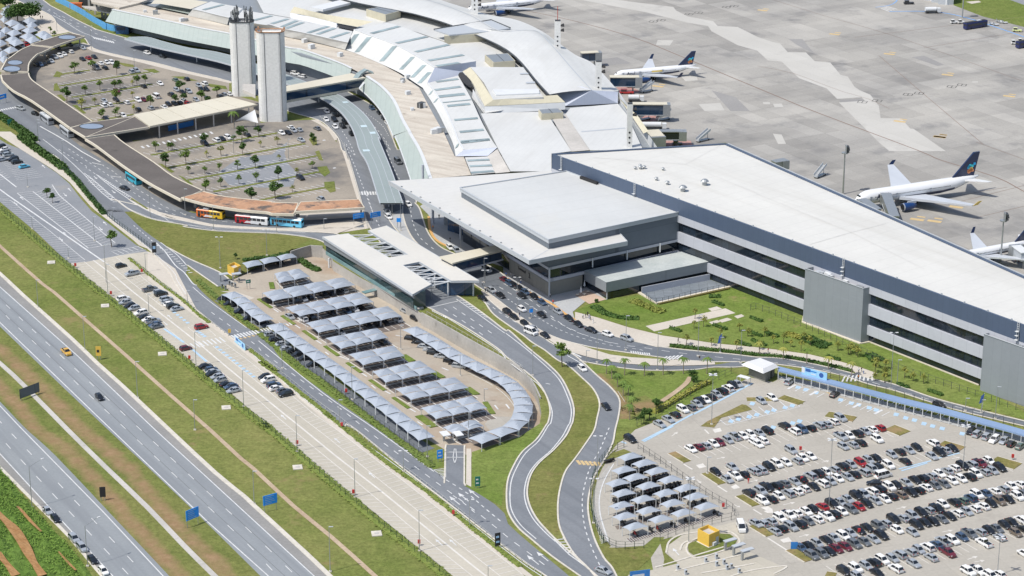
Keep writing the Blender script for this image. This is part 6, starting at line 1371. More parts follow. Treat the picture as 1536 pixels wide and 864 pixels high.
def f(k):
 line(k,PP('A4','680,42 760,30 800,8 805,-20'),.6,.07);line(k,PP('A4','760,66 960,65 1100,78 1250,115 1400,165 1536,212'),.9,.07)
mark(ap_,f,'vehicle_lane','apron_blue')
def f(k):
 for i in range(4):line(k,P('A4','%d,%d %d,%d'%(712+i*9,48-i*4,760+i*15,66-i*4)),.6,.07,1)
mark(ap_,f,'crossing_marking')
def num(t,x,y):
 q=at(*P(t,'%d,%d'%(x,y))[0]);k=MB();u=Vector((1.7,-.7,0));v=Vector((.6,1.5,0));z=Vector((0,0,.07))
 for s in(-1,1):k.band([q+v*s-u+z,q+v*s+u+z],.3)
 for s in(-1,0,1):k.band([q+u*s-v*.9+z+Vector((0,0,.004)),q+u*s+v*.9+z+Vector((0,0,.004))],.3)
 k.build('stand_box',M['black_paint'],ap_,kind='structure')
for x,y in((605,588),(690,581),(868,545),(932,538),(1120,500),(1178,490)):num('A4',x,y)
for x,y in((845,125),(890,117),(1050,82),(1105,74),(1265,42),(1310,36)):num('A3',x,y)
def f(k):
 for t,s in(('A4','760,312 1095,432 820,700 1050,790 445,198 1450,555 30,60'),('B4','1145,425 920,497 1020,507 1050,20'),('F3','820,535')):
  for x,y in P(t,s):
   q=at(x,y);k.box((q.x,q.y,.06),(5,2.2,.01),HA+.6);k.box((q.x+2,q.y+3,.061),(3,1.2,.01),HA+.6)
mark(ap_,f,'faded_marking','yellow_paint')
mark(ap_,lambda k:[k.poly(wpts(P(t,s),.05))for t,s in(('F3','340,545 470,520 620,590 520,615 420,625'),('F4','840,330 1130,330 1120,440 880,450'),('F4','1140,690 1500,690 1530,760 1080,760'))],'equipment_area','paving_red')if M.setdefault('paving_red',ground('red apron area',(.36,.19,.17),(.43,.27,.24),.2,fv=.12))else None
sheet('airfield_grass',PP('A4','1130,30 1300,95 1536,155 1800,215','S','1800,-80 1420,-80'),M['turf_far'],.05)
sheet('taxiway',PP('A4','1430,-10 1536,28 1800,90','S','1800,-70 1540,-70'),M['asphalt_pale'],.07)
sheet('paving_patch',PP('A4','1200,10 1275,4 1290,12 1235,22'),M['paving'],.08)
hg=bld('hangar','white ribbed hangar end at the top edge of the apron','hangar',at(*P('A4','1110,30')[0]));hp_=BP(hg)
hp_('walls',MB().prism(wpts(P('A4','930,-14 1090,30 1130,26 1130,-60 900,-60')),0,9),M['white_wall'])
for s in('985,2','1030,15','1070,26'):q=at(*P('A4',s)[0]);hp_('door',MB().box((q.x,q.y-.2,3.5),(5,.5,7),-.35),M['fascia'])
def shade(name,label,cat,corners,rise,group,posts=(0,1,2,3),zg=0.0,sag=.05,post_r=.09,mat='membrane'):
 c=sum(corners,Vector())/4;t=thing(name,label,cat,(c.x,c.y,zg),0,group);n=8;m=MB();vs=[]
 for i in range(n+1):
  for j in range(n+1):
   u,v=i/n,j/n;U,V=2*u-1,2*v-1;p=corners[0].lerp(corners[1],u).lerp(corners[3].lerp(corners[2],u),v)
   e=max(abs(U),abs(V));lo=min(abs(U),abs(V));p=p.lerp(Vector((c.x,c.y,p.z)),sag*e*(1-lo*lo)*.9)
   p=p+Vector((0,0,rise*(1-e)+.14*e*(1-lo*lo)));vs.append(p-t.location)
 m.v=[tuple(v)for v in vs];m.f=[[i*(n+1)+j,(i+1)*(n+1)+j,(i+1)*(n+1)+j+1,i*(n+1)+j+1]for i in range(n)for j in range(n)];m.m=[0]*len(m.f)
 m.build('membrane',M[mat],t)
 for k in posts:
  q=corners[k].lerp(c,.04);MB().tube((q.x-c.x,q.y-c.y,0),(q.x-c.x,q.y-c.y,q.z-zg),post_r,n=6).build('post',M['truss'],t)
 return t
ZSH=2.4
def zat(x,y,h):return at(x,y,sunk(x,y+11)+h)
rowsC=[('H1','780,340 850,480 1300,385 1140,270',2),('C2','48,75 112,123 590,30 520,-15',4),('C2','180,160 268,210 695,128 615,70',4),('C2','300,248 375,305 855,210 775,150',4),('C2','415,335 505,398 778,332 715,278',3),('C2','548,428 632,492 872,438 808,378',2),('C2','683,528 762,592 1058,532 958,463',3),('C2','815,628 908,692 1240,622 1160,558',3),('C2','963,738 1052,802 1348,738 1258,668',3),('C2','1090,850 1150,888 1329,842 1280,808',2)]
RN='second third fourth fifth sixth seventh eighth ninth tenth eleventh'.split()
for ri,(t,s,n)in enumerate(rowsC):
 A,B,D,C=P(t,s);L=lambda p,q,f:(p[0]+(q[0]-p[0])*f,p[1]+(q[1]-p[1])*f)
 k_=TILE[t][2];gp=[(A[0]+2.6,A[1]+11.5),(B[0]+13,B[1]+15.5),(D[0]+14,D[1]+15.5),(C[0]+2.6,C[1]+11.5)]
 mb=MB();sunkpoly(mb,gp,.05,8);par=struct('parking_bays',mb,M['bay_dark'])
 def f(k):
  for i in range(n*3+1):
   a=L(gp[0],gp[3],i/(n*3));b=L(gp[1],gp[2],i/(n*3));k.band([at(*L(a,b,j/4),sunk(*L(a,b,j/4))+.08)for j in range(5)],.35 if i%3==0 else .16)
  mid=[L(L(gp[0],gp[1],.48),L(gp[3],gp[2],.48),j/8)for j in range(9)];k.band([at(*q,sunk(*q)+.085)for q in mid],.9)
 mark(par,f,'bay_marking','worn_paint')
 for i in range(n):
  for h in range(2):
   q=[L(L(A,C,(i+a)/n),L(B,D,(i+a)/n),(h+b)/2)for a,b in((.0,.015),(1,.015),(1,.985),(.0,.985))]
   cs=[zat(x,y,ZSH)for x,y in q];zg=min(v.z for v in cs)-ZSH
   shade('sunshade','grey tent sunshade, %s from left, %s side of the %s tented row from top'%(ORD[i],('far','near')[h],RN[ri]),'sunshade',cs,1.1,'tented sunshades in the covered car park',(2,3)if h else(0,1),zg)
A,B,D,C=P('H1','310,190 385,262 1115,102 1045,50')
for i in range(3):
 q=[L(A,C,(i+.02)/3),L(A,C,(i+.98)/3),L(B,D,(i+.98)/3),L(B,D,(i+.02)/3)];cs=[zat(x,y,ZSH)for x,y in q]
 shade('sunshade','grey tent sunshade, %s from left, row against the grass slope'%ORD[i],'sunshade',cs,1.2,'tented sunshades in the covered car park',(2,3),min(v.z for v in cs)-ZSH)
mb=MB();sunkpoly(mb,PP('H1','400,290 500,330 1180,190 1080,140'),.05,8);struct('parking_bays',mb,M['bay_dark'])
def shadeline(pts,n,depth,where,rise=1.0,side=1,inner=.0):
 "single line of tents along a surveyed apex line"
 w=[]
 for q in resample(crv([zat(x,y,ZSH)for x,y in pts],4),n+1):w.append(q)
 flat=[Vector((v.x,v.y,0))for v in w];a=offset(flat,-depth/2);b=offset(flat,depth/2)
 for i in range(n):
  z0,z1=w[i].z,w[i+1].z
  cs=[Vector((a[i].x,a[i].y,z0)).lerp(Vector((a[i+1].x,a[i+1].y,z1)),.015),Vector((a[i+1].x,a[i+1].y,z1)).lerp(Vector((a[i].x,a[i].y,z0)),.015),Vector((b[i+1].x,b[i+1].y,z1)),Vector((b[i].x,b[i].y,z0))]
  shade('sunshade','grey tent sunshade, %s from the upper end, %s'%(od(i),where),'sunshade',cs,rise,'tented sunshades in the covered car park',(2,3)if side>0 else(0,1),min(z0,z1)-ZSH,.06)
 return flat,a,b
la=shadeline(P('K5','180,30 320,135 460,250 600,360 760,470 900,580 1070,690 1230,810').__class__(P('K5','200,60 460,255 760,475 1070,695 1230,812')+P('D2','1000,75')),15,5.2,'frontage road line below the crossing')
lb_=shadeline(P('H1','130,625 290,710 430,800').__class__(P('H1','110,620 290,715')+P('C1','1480,195 1536,235')),5,5.2,'frontage road line above the crossing')
cvl=shadeline(P('S','614,492 643,508 684,534 724,554 745,564 766,577 778,592 785,606 784,620 777,634 760,646 737,653 712,662'),16,5.6,'curving line under the retaining wall',1.2,-1)
for pts,w_ in((P('K5','90,150 300,320 600,555 900,790 1120,960').__class__(P('K5','60,150 330,370 700,650 950,850')+P('D2','930,90 1010,140')),4.4),(P('C1','1270,110 1536,270'),4.4)):
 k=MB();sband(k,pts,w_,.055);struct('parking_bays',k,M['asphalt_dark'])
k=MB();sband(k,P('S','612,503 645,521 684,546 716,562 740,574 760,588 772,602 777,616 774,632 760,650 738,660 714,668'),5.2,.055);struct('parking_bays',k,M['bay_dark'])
for t,s in(('C2','30,110 105,162'),('C2','165,207 237,257'),('C2','288,293 360,345'),('C2','412,382 490,438'),('C2','540,478 622,535'),('C2','672,577 757,637'),('C2','806,678 896,740'),('C2','952,783 1042,848'),('C2','860,435 915,470'),('C2','1030,530 1088,565'),('C2','1228,622 1285,662'),('C2','1335,705 1380,772'),('H1','735,470 755,560')):
 p=P(t,s);b=[at(x,y,sunk(x,y)+.05)for x,y in p];w=1.2 if p[0][0]<625 and t=='C2' and p[0][0]!=P('C2','860,0')[0][0]else 2.4
 struct('planted_strip',MB().ridge(b,w if p[1][0]-p[0][0]>13 else 1.6,.22),M['lawn'])
mm=bpy.data.objects['covered_car_park']
def f(k):
 for t,s in(('C2','145,240 200,285 270,330'),('J4','150,0 330,90 470,190 555,290 590,385')):sband(k,P(t,s),.22,.07)
 for i in range(5):a=P('C2','%d,%d'%(150+i*18,258-i*4))[0];sband(k,[a,(a[0]+5,a[1]+3.6)],.5,.07,1)
 for s in('115,165 145,185','240,258 270,278','362,348 392,366','495,438 550,460','625,537 655,556','757,638 790,656','900,740 935,760','820,318 860,325'):sband(k,P('C2',s),.45,.07,1)
 for s in('415,415 435,430','680,605 705,625','945,815 975,835','1085,505 1125,520','1390,720 1410,745','1455,715 1475,740'):sband(k,P('C2',s),.5,.07,1)
mark(mm,f)
mark(mm,lambda k:sunkpoly(k,PP('J4','340,400 585,400 575,460 520,530 350,545 290,470'),.04,8),'pale_patch','lot')
mark(mm,lambda k:sunkpoly(k,PP('H1','0,590 230,600 500,690 420,720 240,640'),.04,8),'pale_patch','paving')
k_=0
for x,y,sx in((115,115,105),(60,185,70),(65,270,75),(170,325,125),(420,290,115),(265,385,120),(455,360,90),(75,430,85),(420,430,125),(195,470,120),(10,500,80),(175,565,120),(395,520,130),(610,490,125),(465,570,125),(670,530,105),(230,610,125),(10,620,95),(150,715,120),(30,775,90),(60,850,90),(-60,380,90),(-70,560,90),(-60,700,90)):
 ox,oy=x/9.6,y/9.6;w=sx/9.6
 q=[(ox-w*.9,oy+1.2),(ox+w*.35,oy-4.2),(ox+w,oy+1.4),(ox-w*.2,oy+6.2)];cs=[at(a,b,2.3)for a,b in q]
 shade('arched_sunshade','white arched sunshade in the upper left corner lot, %s of its cluster from top'%od(k_),'sunshade',cs,1.9,'arched sunshades in the corner car park',(0,1,2,3),0,.05);k_+=1
Mrows=[('385,92',),('330,210','510,150'),('275,325','430,275','620,220'),('325,415','545,350','740,295'),('310,525','500,470','700,415','880,370'),('340,620','545,570','760,505','965,445'),('430,710','655,645','855,590','1060,532')]
for r_,row in enumerate(Mrows):
 for i,s in enumerate(row):
  x,y=(float(v)for v in s.split(','))
  q=[P('F6','%f,%f'%v)[0]for v in((x-118,y+6),(x+25,y-44),(x+120,y-2),(x-48,y+38))]
  shade('motorcycle_canopy','grey tent shade over motorcycles, %s from left in line %s from top'%(ORD[i],ORD[r_]),'sunshade',[at(a,b,2.5)for a,b in q],1.25,'tent shades over the motorcycle park',(0,2,3),0,.07)
MLOT=sheet('motorcycle_park',PP('F6','240,110 330,60 440,40 640,180 880,340 1280,590 1200,640 360,860 260,830 200,740 180,560 200,350'),M['lot'],.05)
def f(k):
 pathbays(k,wpts(P('F6','190,175 90,300 45,480 60,640 130,860')),wpts(P('F6','235,180 150,300 115,440 130,620 200,830')),.62,.16,.08)
 line(k,P('F6','240,150 160,290 115,440 120,600 190,840'),.3,.085)
mark(MLOT,f,'bay_marking','white_paint')
bays_=[P('F6',s)for s in('330,170 500,120 510,140 350,190','270,280 600,190 620,210 290,300','230,390 720,270 735,290 250,410','230,500 830,340 845,365 250,520','230,605 950,410 960,440 250,630','250,705 1060,490 1075,520 270,735','350,815 1150,585 1210,615 390,850')]
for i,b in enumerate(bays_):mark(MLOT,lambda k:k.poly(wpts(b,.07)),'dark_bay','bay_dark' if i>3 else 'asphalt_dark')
mark(MLOT,lambda k:[line(k,[(P('F6','350,815 1150,585')[0][0]+(P('F6','1150,585')[0][0]-P('F6','350,815')[0][0])*i/40,P('F6','350,815')[0][1]+(P('F6','1150,585')[0][1]-P('F6','350,815')[0][1])*i/40),(P('F6','390,850')[0][0]+(P('F6','1210,615')[0][0]-P('F6','390,850')[0][0])*i/40,P('F6','390,850')[0][1]+(P('F6','1210,615')[0][1]-P('F6','390,850')[0][1])*i/40)],.14,.09,1)for i in range(41)],'bay_marking','white_paint')
mk=MB()
for x in(-.62,.62):mk.tube((x,-.06,.3),(x,.06,.3),.3,n=10)
mk.mat(1).box((.0,0,.52),(.55,.3,.34)).box((.15,0,.82),(.5,.32,.24)).box((.62,0,.62),(.3,.16,.1));mk.mat(0).box((-.4,0,.82),(.75,.3,.14)).tube((.5,-.4,1.05),(.5,.4,1.05),.05,n=5).tube((.62,0,.3),(.48,0,1.08),.06,n=5);mk.mat(2).box((-.72,0,1.0),(.4,.42,.34))
MC={c:plain('motorcycle '+c,v,.35)for c,v in dict(black=(.015,.015,.018),red=(.35,.02,.02),grey=(.15,.16,.17)).items()}
o=mk.build('motorcycle',[M['tyre'],MC['black'],M['dark_steel']]);mcm=o.data;bpy.data.objects.remove(o)
rm=random.Random(2)
MROW=[('350,170 500,125',15,1),('285,282 610,195',26,1),('240,395 725,272',34,.86),('240,500 820,345',36,.85),('300,590 950,415',26,.62),('260,712 1050,495',20,.38),('400,800 1170,600',12,.6)]
for r_,(s,n,pr)in enumerate(MROW):
 a,b=wpts(P('F6',s));cnt=0
 for i in range(n):
  if rm.random()>pr:continue
  p=a.lerp(b,(i+.5)/n);d=b-a;c=rm.choice(('black','black','black','grey','red')if rm.random()<.35 else('black',))
  t=inst('motorcycle',mcm,None,(p.x+rm.uniform(-.1,.1),p.y+rm.uniform(-.3,.3),.09),atan2(d.y,d.x)+pi/2+rm.uniform(-.15,.15));t.scale=(1.25,)*3;t.material_slots[1].link='OBJECT';t.material_slots[1].material=MC[c]
  tag(t,'%s motorcycle, %s from left under shade line %s from top'%(c,od(cnt),ORD[r_]),'motorcycle','motorcycles in the shaded motorcycle park');cnt+=1
for i,s in enumerate(('178,150','195,145','212,140','230,133')):
 q=at(*P('F6',s)[0]);t=inst('motorcycle',mcm,None,(q.x,q.y,.09),.6+i*.1);tag(t,'black motorcycle outside the shades by the fence, %s from left'%ORD[i],'motorcycle','motorcycles beside the fence')
LT=bpy.data.objects['big_car_park']
for t,s,w in(('D3','950,155 1040,208',2.6),('D3','1143,272 1240,335',2.6),('D3','1340,402 1435,460',2.6),('D3','1420,572 1520,632',3.0),('D4','190,712 300,778',3.0),('D4','395,855 450,864',3),('D4','760,10 850,45',5),('D4','1060,100 1180,135',4),('D4','1360,195 1500,235',5),('L8','370,690 590,760',3.6),('C4','400,775 560,805',4.2),('C4','-60,690 100,690',3)):
 pl=crv(wpts(P(t,s)),3);o=struct('grass_island',MB().ridge(pl,w,.18),M['island']);MB().ridge(offset(pl,w/2+.1),.25,.2).build('kerb',M['kerb'],o,kind='structure');MB().ridge(offset(pl,-w/2-.1),.25,.2).build('kerb',M['kerb'],o,kind='structure')
o=sheet('grass_island',P('G3','105,760 200,690 700,445 760,455 850,520 400,640 300,780'),M['island'],.1)
sheet('grass_island',P('L8','370,690 470,700 600,745 610,765 480,720'),M['island'],.19)
def f(k):
 axis=at(1200+4,750+2.4)-at(1200,750);axis.normalize()
 for pl in(PP('D3','1050,150','D4','-30,80 480,-20'),PP('D3','1215,290','D4','20,250 330,170'),PP('D4','480,85 720,30'),PP('D3','1430,412','D4','60,392 460,272 870,165 1130,140'),PP('D4','-10,590 60,582 600,432 1400,225'),PP('D4','265,725 900,548 1540,365'),PP('D4','470,855 1000,727 1540,568')):
  w=wpts(pl);L_=plen(w);n=int(L_/2.5)
  for q in resample(resample(w,300),n+1):k.band([q-axis*5.1+Vector((0,0,.06)),q+axis*5.1+Vector((0,0,.06))],.2)
  k.band([q+Vector((0,0,.063))for q in w],.14)
 for s in('1180,110 1240,60',):pass
 for t,s in(('D3','950,60 985,35'),('D3','1210,190 1260,180'),('D3','1400,325 1450,310'),('D3','1095,310 1120,330'),('D3','920,200 945,215'),('D3','1310,455 1345,470'),('D4','370,210 415,200'),('D4','150,455 220,440'),('D4','800,480 860,465'),('D4','1065,612 1130,600'),('D4','1210,770 1270,750'),('D4','1250,785 1310,775'),('D4','240,640 300,625'),('D4','30,0 60,-8'),('D4','1120,190 1170,180')):
  a,b=P(t,s);arrow(k,at(*a),at(*b)-at(*a),(at(*b)-at(*a)).length,1.3,.07)
 for t,s in(('D3','1020,220 1070,250'),('D3','1215,345 1270,380'),('D3','1420,480 1470,510'),('D4','60,645 170,715'),('D3','1140,20 1165,45')):line(k,P(t,s),.5,.07,1)
 for t,s in(('D3','1090,225 1130,215 1150,235 1110,245'),('D3','1290,350 1320,335 1345,355 1310,365'),('D3','1480,490 1530,475 1536,500 1500,500'),('D4','130,655 180,640 200,665 150,672'),('D3','1185,20 1230,10 1240,30 1200,40'),('D4','20,470 60,460 90,480 50,485')):k.poly(wpts(P(t,s),.07))
mark(LT,f,'bay_marking','worn_paint')
def f(k):
 for t,s in(('G3','545,690 650,662 805,628 915,598 1065,558 1160,532 1325,495 1425,468 850,438 1430,718 1530,690 1150,780'),('L8','555,585 640,610 750,642 1015,720 1130,755 1210,772 1325,805 1400,830'),('C4','800,775 855,795 905,808 960,828 1010,842 1065,856'),('D4','1180,45')):
  for x,y in P(t,s):q=at(x,y);k.poly([q+Vector((a,b,.075))for a,b in((-1.0,-.8),(.2,-1.5),(1.0,.6),(-.3,1.4))])
 for t,s in(('D3','790,90 960,0'),('D4','815,247 1000,200'),('D4','1020,190 1165,155'),('D4','830,258 980,212'),('D3','660,90 690,100')):line(k,P(t,s),.6,.078,1)
 line(k,PP('G3','0,590 500,330 850,140'),.8,.074,1);line(k,PP('D3','780,85 945,0','G3','0,580'),.7,.074,1)
mark(LT,f,'disabled_bay_marking','blue_paint')
def f(k):
 for a,b in(('370,660 480,745',0),('500,620 600,705',0),('650,580 765,670',0),('770,555 880,640',0),('850,520 1000,610',0),('940,480 1070,590',0),('1060,430 1210,545',0),('1240,400 1370,510',0),('1420,385 1536,475',0)):line(k,P('G3',a),.25,.08,1)
 line(k,P('G3','480,745 1530,480'),.25,.08,1)
 for i in range(14):
  x=470+i*78;y=590+i*22.5
  if 850<x<960:continue
  line(k,P('L8','%f,%f %f,%f'%(x+60,y-35,x-25,y+10)),.8 if i%3==0 else .25,.08,1)
 for i in range(20):
  x=660+i*32;y=700+i*8.4;line(k,P('C4','%f,%f %f,%f'%(x+40,y-30,x,y+8)),.25,.08,1)
mark(LT,f,'bay_marking','white_paint')
mark(LT,lambda k:k.poly(wpts(P('L8','850,630 890,612 940,628 905,660'),.08)),'hatched_bay','yellow_paint')
gd=sheet('entrance_drive',PP('F7','215,470 260,350 400,300 640,270 790,230 860,350 850,400 800,440 900,480 1100,570 1190,610 1150,660 1000,720 100,720 60,640 300,580'),M['asphalt_pale']if False else M['lot_long'],.06)
isl=struct('roundabout_island',MB().poly(wpts(P('F7','390,420 480,380 660,330 740,335 800,380 780,420 600,490 460,520 400,480'),.17)),M['turf_median'])
MB().ridge(crv(wpts(P('F7','390,420 480,370 660,325 750,325 810,375 800,425 620,495 460,535 385,480 390,420'),.05),4),.5,.2).build('kerb',M['kerb'],isl,kind='structure')
kk=MB()
for s in('215,490 240,400 330,345 480,320','330,470 350,420 400,390','130,610 700,440','290,640 860,500','500,660 940,580','640,720 900,640 1180,600 1190,620 1100,665'):kk=MB().ridge(crv(wpts(P('F7',s),.05),4),.5,.15);o=kk.build('kerb',M['kerb'],gd,kind='structure')
mark(gd,lambda k:[arrow(k,at(*P('F7','320,510')[0]),at(*P('F7','280,465')[0])-at(*P('F7','320,510')[0]),4,1.2,.09)],'arrow_marking')
sheet('verge',PP('D3','540,690 590,700 790,700 830,760 745,835 640,835 570,780'),M['embank'],.075)
sheet('verge',PP('F7','160,385 350,340 215,440 210,490 310,575 190,605 200,540'),M['turf_median'],.075)
sheet('verge',PP('F6','160,150 210,60 330,20 400,50 240,105'),M['embank'],.075)
def f(nm='verge_strip'):
 return struct('verge',MB().strip(crv(wpts(P('D3','620,140 556,205 506,300 486,420 495,560 535,660 585,705'),.06)),crv(wpts(P('D3','640,130 570,210 525,300 505,420 512,550 550,640 600,690'),.06))),M['embank'])
f()
def hut(label,base,yt,m,parapet=True,lab2=None):
 a,b,c=base;z=hgt(b[0],yt,b[1]);A,B,C=at(*a),at(*b),at(*c);D=A+(C-B);t=bld('hut',label,'hut',B);h=BP(t)
 h('walls',MB().walls([A,B,C,D],0,z,True),m);h('roof_deck',MB().poly([Vector((v.x,v.y,z-.9))for v in(A,B,C,D)]),M['terr_conc']if 'terr_conc' in M else M['concrete'])
 ct_=(A+C)/2;q=[v.lerp(ct_,.12)for v in(A,B,C,D)];h('parapet',MB().walls(q,z-.9,z,True),m)
 for i in range(4):P0,P1=(A,B,C,D)[i],(B,C,D,A)[i];h('coping',MB().quad(Vector((P0 .x,P0 .y,z)),Vector((P1 .x,P1 .y,z)),Vector((q[(i+1)%4].x,q[(i+1)%4].y,z)),Vector((q[i].x,q[i].y,z))),m)
 dd=(C-B).normalized();nn=Vector((dd.y,-dd.x,0));w=B.lerp(C,.45)+nn*.3;h('air_conditioner',MB().box((w.x,w.y,.7),(1.1,.6,.9),atan2(dd.y,dd.x)),M['white_wall'])
 dw=B.lerp(C,.78)+nn*.04;h('door',MB().box((dw.x,dw.y,1.1),(1.0,.1,2.1),atan2(dd.y,dd.x)),M['fascia'])
 h('plinth',MB().ridge([A,B,C],.8,.2,.02),M['kerb'])
hut('yellow flat roofed utility hut on the grass roundabout',P('F7','472,398 566,448 652,410'),P('F7','566,342')[0][1],M['yellow'])
hut('small yellow guard hut beside the tented car park entrance',P('H1','110,335 205,385 305,340'),P('H1','205,265')[0][1],M['yellow'])
pv=bld('pavilion','grey walled pavilion with flared white roof at the lawn corner','pavilion',at(*P('L8','200,525')[0]));v_=BP(pv);ZP_=4.2
wq_=wpts(P('L8','20,455 200,530 300,460 130,400'));v_('walls',MB().prism(wq_,0,3.3),plain('pavilion wall',(.19,.19,.17),.8))
rq=wpts(P('L8','-60,340 180,435 350,362 140,280'),3.6);ct_=sum(rq,Vector())/4;up=[v.lerp(ct_,.25)+Vector((0,0,1.0))for v in rq]
m=MB();m.loft([rq,up],cap=False);m.poly(up);m.poly([v-Vector((0,0,.02))for v in rq]);v_('roof',m,M['sail_white'])
v_('doorway',MB().box(at(*P('L8','245,490')[0])+Vector((0,-.1,1.2)),(1.4,.3,2.4),.6),M['void'])
gc=bld('shelter','small white roofed shelter at the top of the slanted car row','shelter',at(*P('G3','740,110')[0]));g_=BP(gc);q=wpts(P('G3','630,40 680,15 825,55 790,80'),2.4);g_('roof',MB().prism(q,2.25,2.4,True),M['sail_white'])
for v in q:g_('post',MB().tube((v.x,v.y,0),(v.x,v.y,2.3),.08),M['truss'])
bwk=bld('blue_walkway','long light blue flat walkway roof on white posts along the car park','walkway',at(*P('C4','800,720')[0]));b_=BP(bwk);ZB_=3.0
M['blue_roof']=metalroof('light blue roof sheeting',(.21,.30,.46),seam=.06,rot=.5,pitch=2,rough=.4,var=.08)
ta=crv(wpts(PP('C4','118,492 460,582 800,667 1100,737 1536,842','S','1620,655'),ZB_),4);tb=crv(wpts(PP('C4','122,520 460,607 800,697 1060,762 1440,866','S','1600,672'),ZB_),4)
tb=resample(tb,60);ta=resample(ta,60);ta=[b+(a-b).normalized()*3.4 for a,b in zip(ta,tb)]
b_('roof',MB().strip(ta,tb,60),M['blue_roof']);b_('fascia',MB().ridge([Vector((v.x,v.y,0))for v in tb],.2,.5,ZB_-.42),M['blue_roof']);b_('soffit',MB().strip([v-Vector((0,0,.3))for v in ta],[v-Vector((0,0,.3))for v in tb],60),M['fascia'])
for q in resample(tb,34):b_('post',MB().tube((q.x,q.y,0),(q.x,q.y,ZB_-.3),.12),M['truss'])
for q in resample(ta,17):b_('post',MB().tube((q.x,q.y,0),(q.x,q.y,ZB_-.3),.1),M['truss'])
b_('floor',MB().strip([Vector((v.x,v.y,.09))for v in ta],[Vector((v.x,v.y,.09))for v in tb],60),M['paving_grey'])
def banner(label,p0,p1,h,tilt=.0):
 a,b=p0,p1;d=b-a;L_=d.length;t=thing('banner',label,'banner',a,atan2(d.y,d.x));z0=.0
 lb=plain('banner blue',(.30,.55,.75),.5);nv=plain('banner navy',(.03,.10,.33),.5)
 MB().box((L_/2,0,h/2),(L_,.12,h)).build('panel',lb,t);MB().box((L_*.06,-.07,h*.6),(L_*.12,.03,h*.7)).build('white_corner',M['sail_white'],t);MB().box((L_*.25,-.07,h*.72),(L_*.2,.03,h*.4)).build('navy_block',nv,t)
 MB().tube((L_*.78,-.06,h*.5),(L_*.78,-.1,h*.5),h*.33,n=18).build('round_emblem',nv,t);MB().box((L_*.47,-.07,h*.70),(L_*.24,.03,h*.16)).build('lettering',plain('banner lettering',(.02,.20,.55),.5),t);MB().box((L_*.47,-.07,h*.32),(L_*.20,.03,h*.12)).build('lettering',M['sail_white'],t)
 for x in(0,L_):MB().tube((x,.1,-z0-3.0 if p0 .z>2 else 0),(x,.1,h),.06).build('post',M['steel'],t)
banner('light blue banner with round navy emblem over the blue walkway roof',at(*P('C4','255,540')[0],3.0),at(*P('C4','400,578')[0],3.0),2.3)
banner('light blue banner with round navy emblem on the fence at the crossing',at(*P('G2','690,310')[0],.1),at(*P('G2','845,440')[0],.1),2.0)
for i,s in enumerate(('310,630','375,670','540,570','628,540','630,600','690,585','715,630','750,620','815,660')):
 q=at(*P('F7',s)[0]);t=thing('ticket_post','grey ticket post at the car park entrance, %s from left'%od(i),'ticket post',q,.4,'ticket posts at the car park entrance');MB().box((0,0,.7),(.55,.7,1.4)).build('body',M['fascia'],t);MB().box((0,-.37,1.1),(.5,.04,.4)).build('screen',M['car_glass'],t)
for i,s in enumerate(('740,460','810,500','880,540')):
 q=at(*P('F7',s)[0]);t=thing('gate_canopy','white flat gate canopy at the car park entrance, %s from left'%od(i),'canopy',q,.55,'gate canopies at the car park entrance');MB().box((0,0,2.6),(3.6,1.3,.2)).build('roof',M['fascia'],t);MB().box((-1.5,0,1.25),(.5,.6,2.5)).build('support',M['steel'],t)
for i,s in enumerate(('110,150 140,110 170,140 215,190','30,180 80,190')):
 for j,(x,y)in enumerate(P('H1','135,505 170,525 220,545 30,550 80,570 275,470' if i==0 else '60,450 240,445')):
  q=at(x,y,sunk(x,y));t=thing('ticket_post' if i==0 else 'gate_canopy',('grey ticket post beside the yellow guard hut, %s of its group' if i==0 else 'white gate canopy beside the yellow guard hut, %s of two')%ORD[j],'ticket post' if i==0 else 'canopy',q,.4,'gates of the tented car park')
  if i==0:MB().box((0,0,.8),(.6,.7,1.6)).build('body',M['steel'],t);MB().box((0,-.37,1.2),(.4,.04,.4)).build('screen',M['car_glass'],t)
  else:MB().box((0,0,2.6),(3,1.8,.2)).build('roof',M['fascia'],t);MB().box((-1.2,0,1.25),(.4,.4,2.5)).build('support',M['steel'],t)
for j,s in enumerate(('1105,95','1180,95')):
 q=at(*P('D2',s)[0]);t=thing('gate_canopy','white gate canopy over the drive below the tents, %s of two'%ORD[j],'canopy',q,.4,'gates below the tents');MB().box((0,0,2.7),(2.2,3.4,.25)).build('roof',M['sail_white'],t);MB().box((0,1,1.3),(.5,.5,2.6)).build('support',M['steel'],t)
mark(ed,lambda k:[line(k,P('D2','1160,215 1150,180 1158,130'),.2,.1,1),line(k,P('D2','1160,215 1172,180 1166,130'),.2,.1,1),line(k,P('D2','1106,180 1215,180'),.3,.1,1),line(k,P('D2','1108,150 1215,150'),.3,.1,1),line(k,P('D2','1110,132 1108,295'),.2,.1,1),line(k,P('D2','1213,132 1216,330'),.2,.1,1)])
def leafmat(name,c,c2):
 m,t,b=_new(name);v=_coord(t);oi=t.nodes.new('ShaderNodeObjectInfo')
 col=_ramp(t,_noise(t,v,.8,4),[(.3,c),(.7,c2)])
 g=_ramp(t,oi.outputs['Random'],[(0,(.8,.85,.8)),(1,(1.2,1.12,1.0))]);col=_mix(t,1.0,col,g,'MULTIPLY')
 t.links.new(col,b.inputs['Base Color']);b.inputs['Roughness'].default_value=.7;b.inputs['Specular IOR Level'].default_value=.25
 b.inputs['Subsurface Weight'].default_value=0
 return m
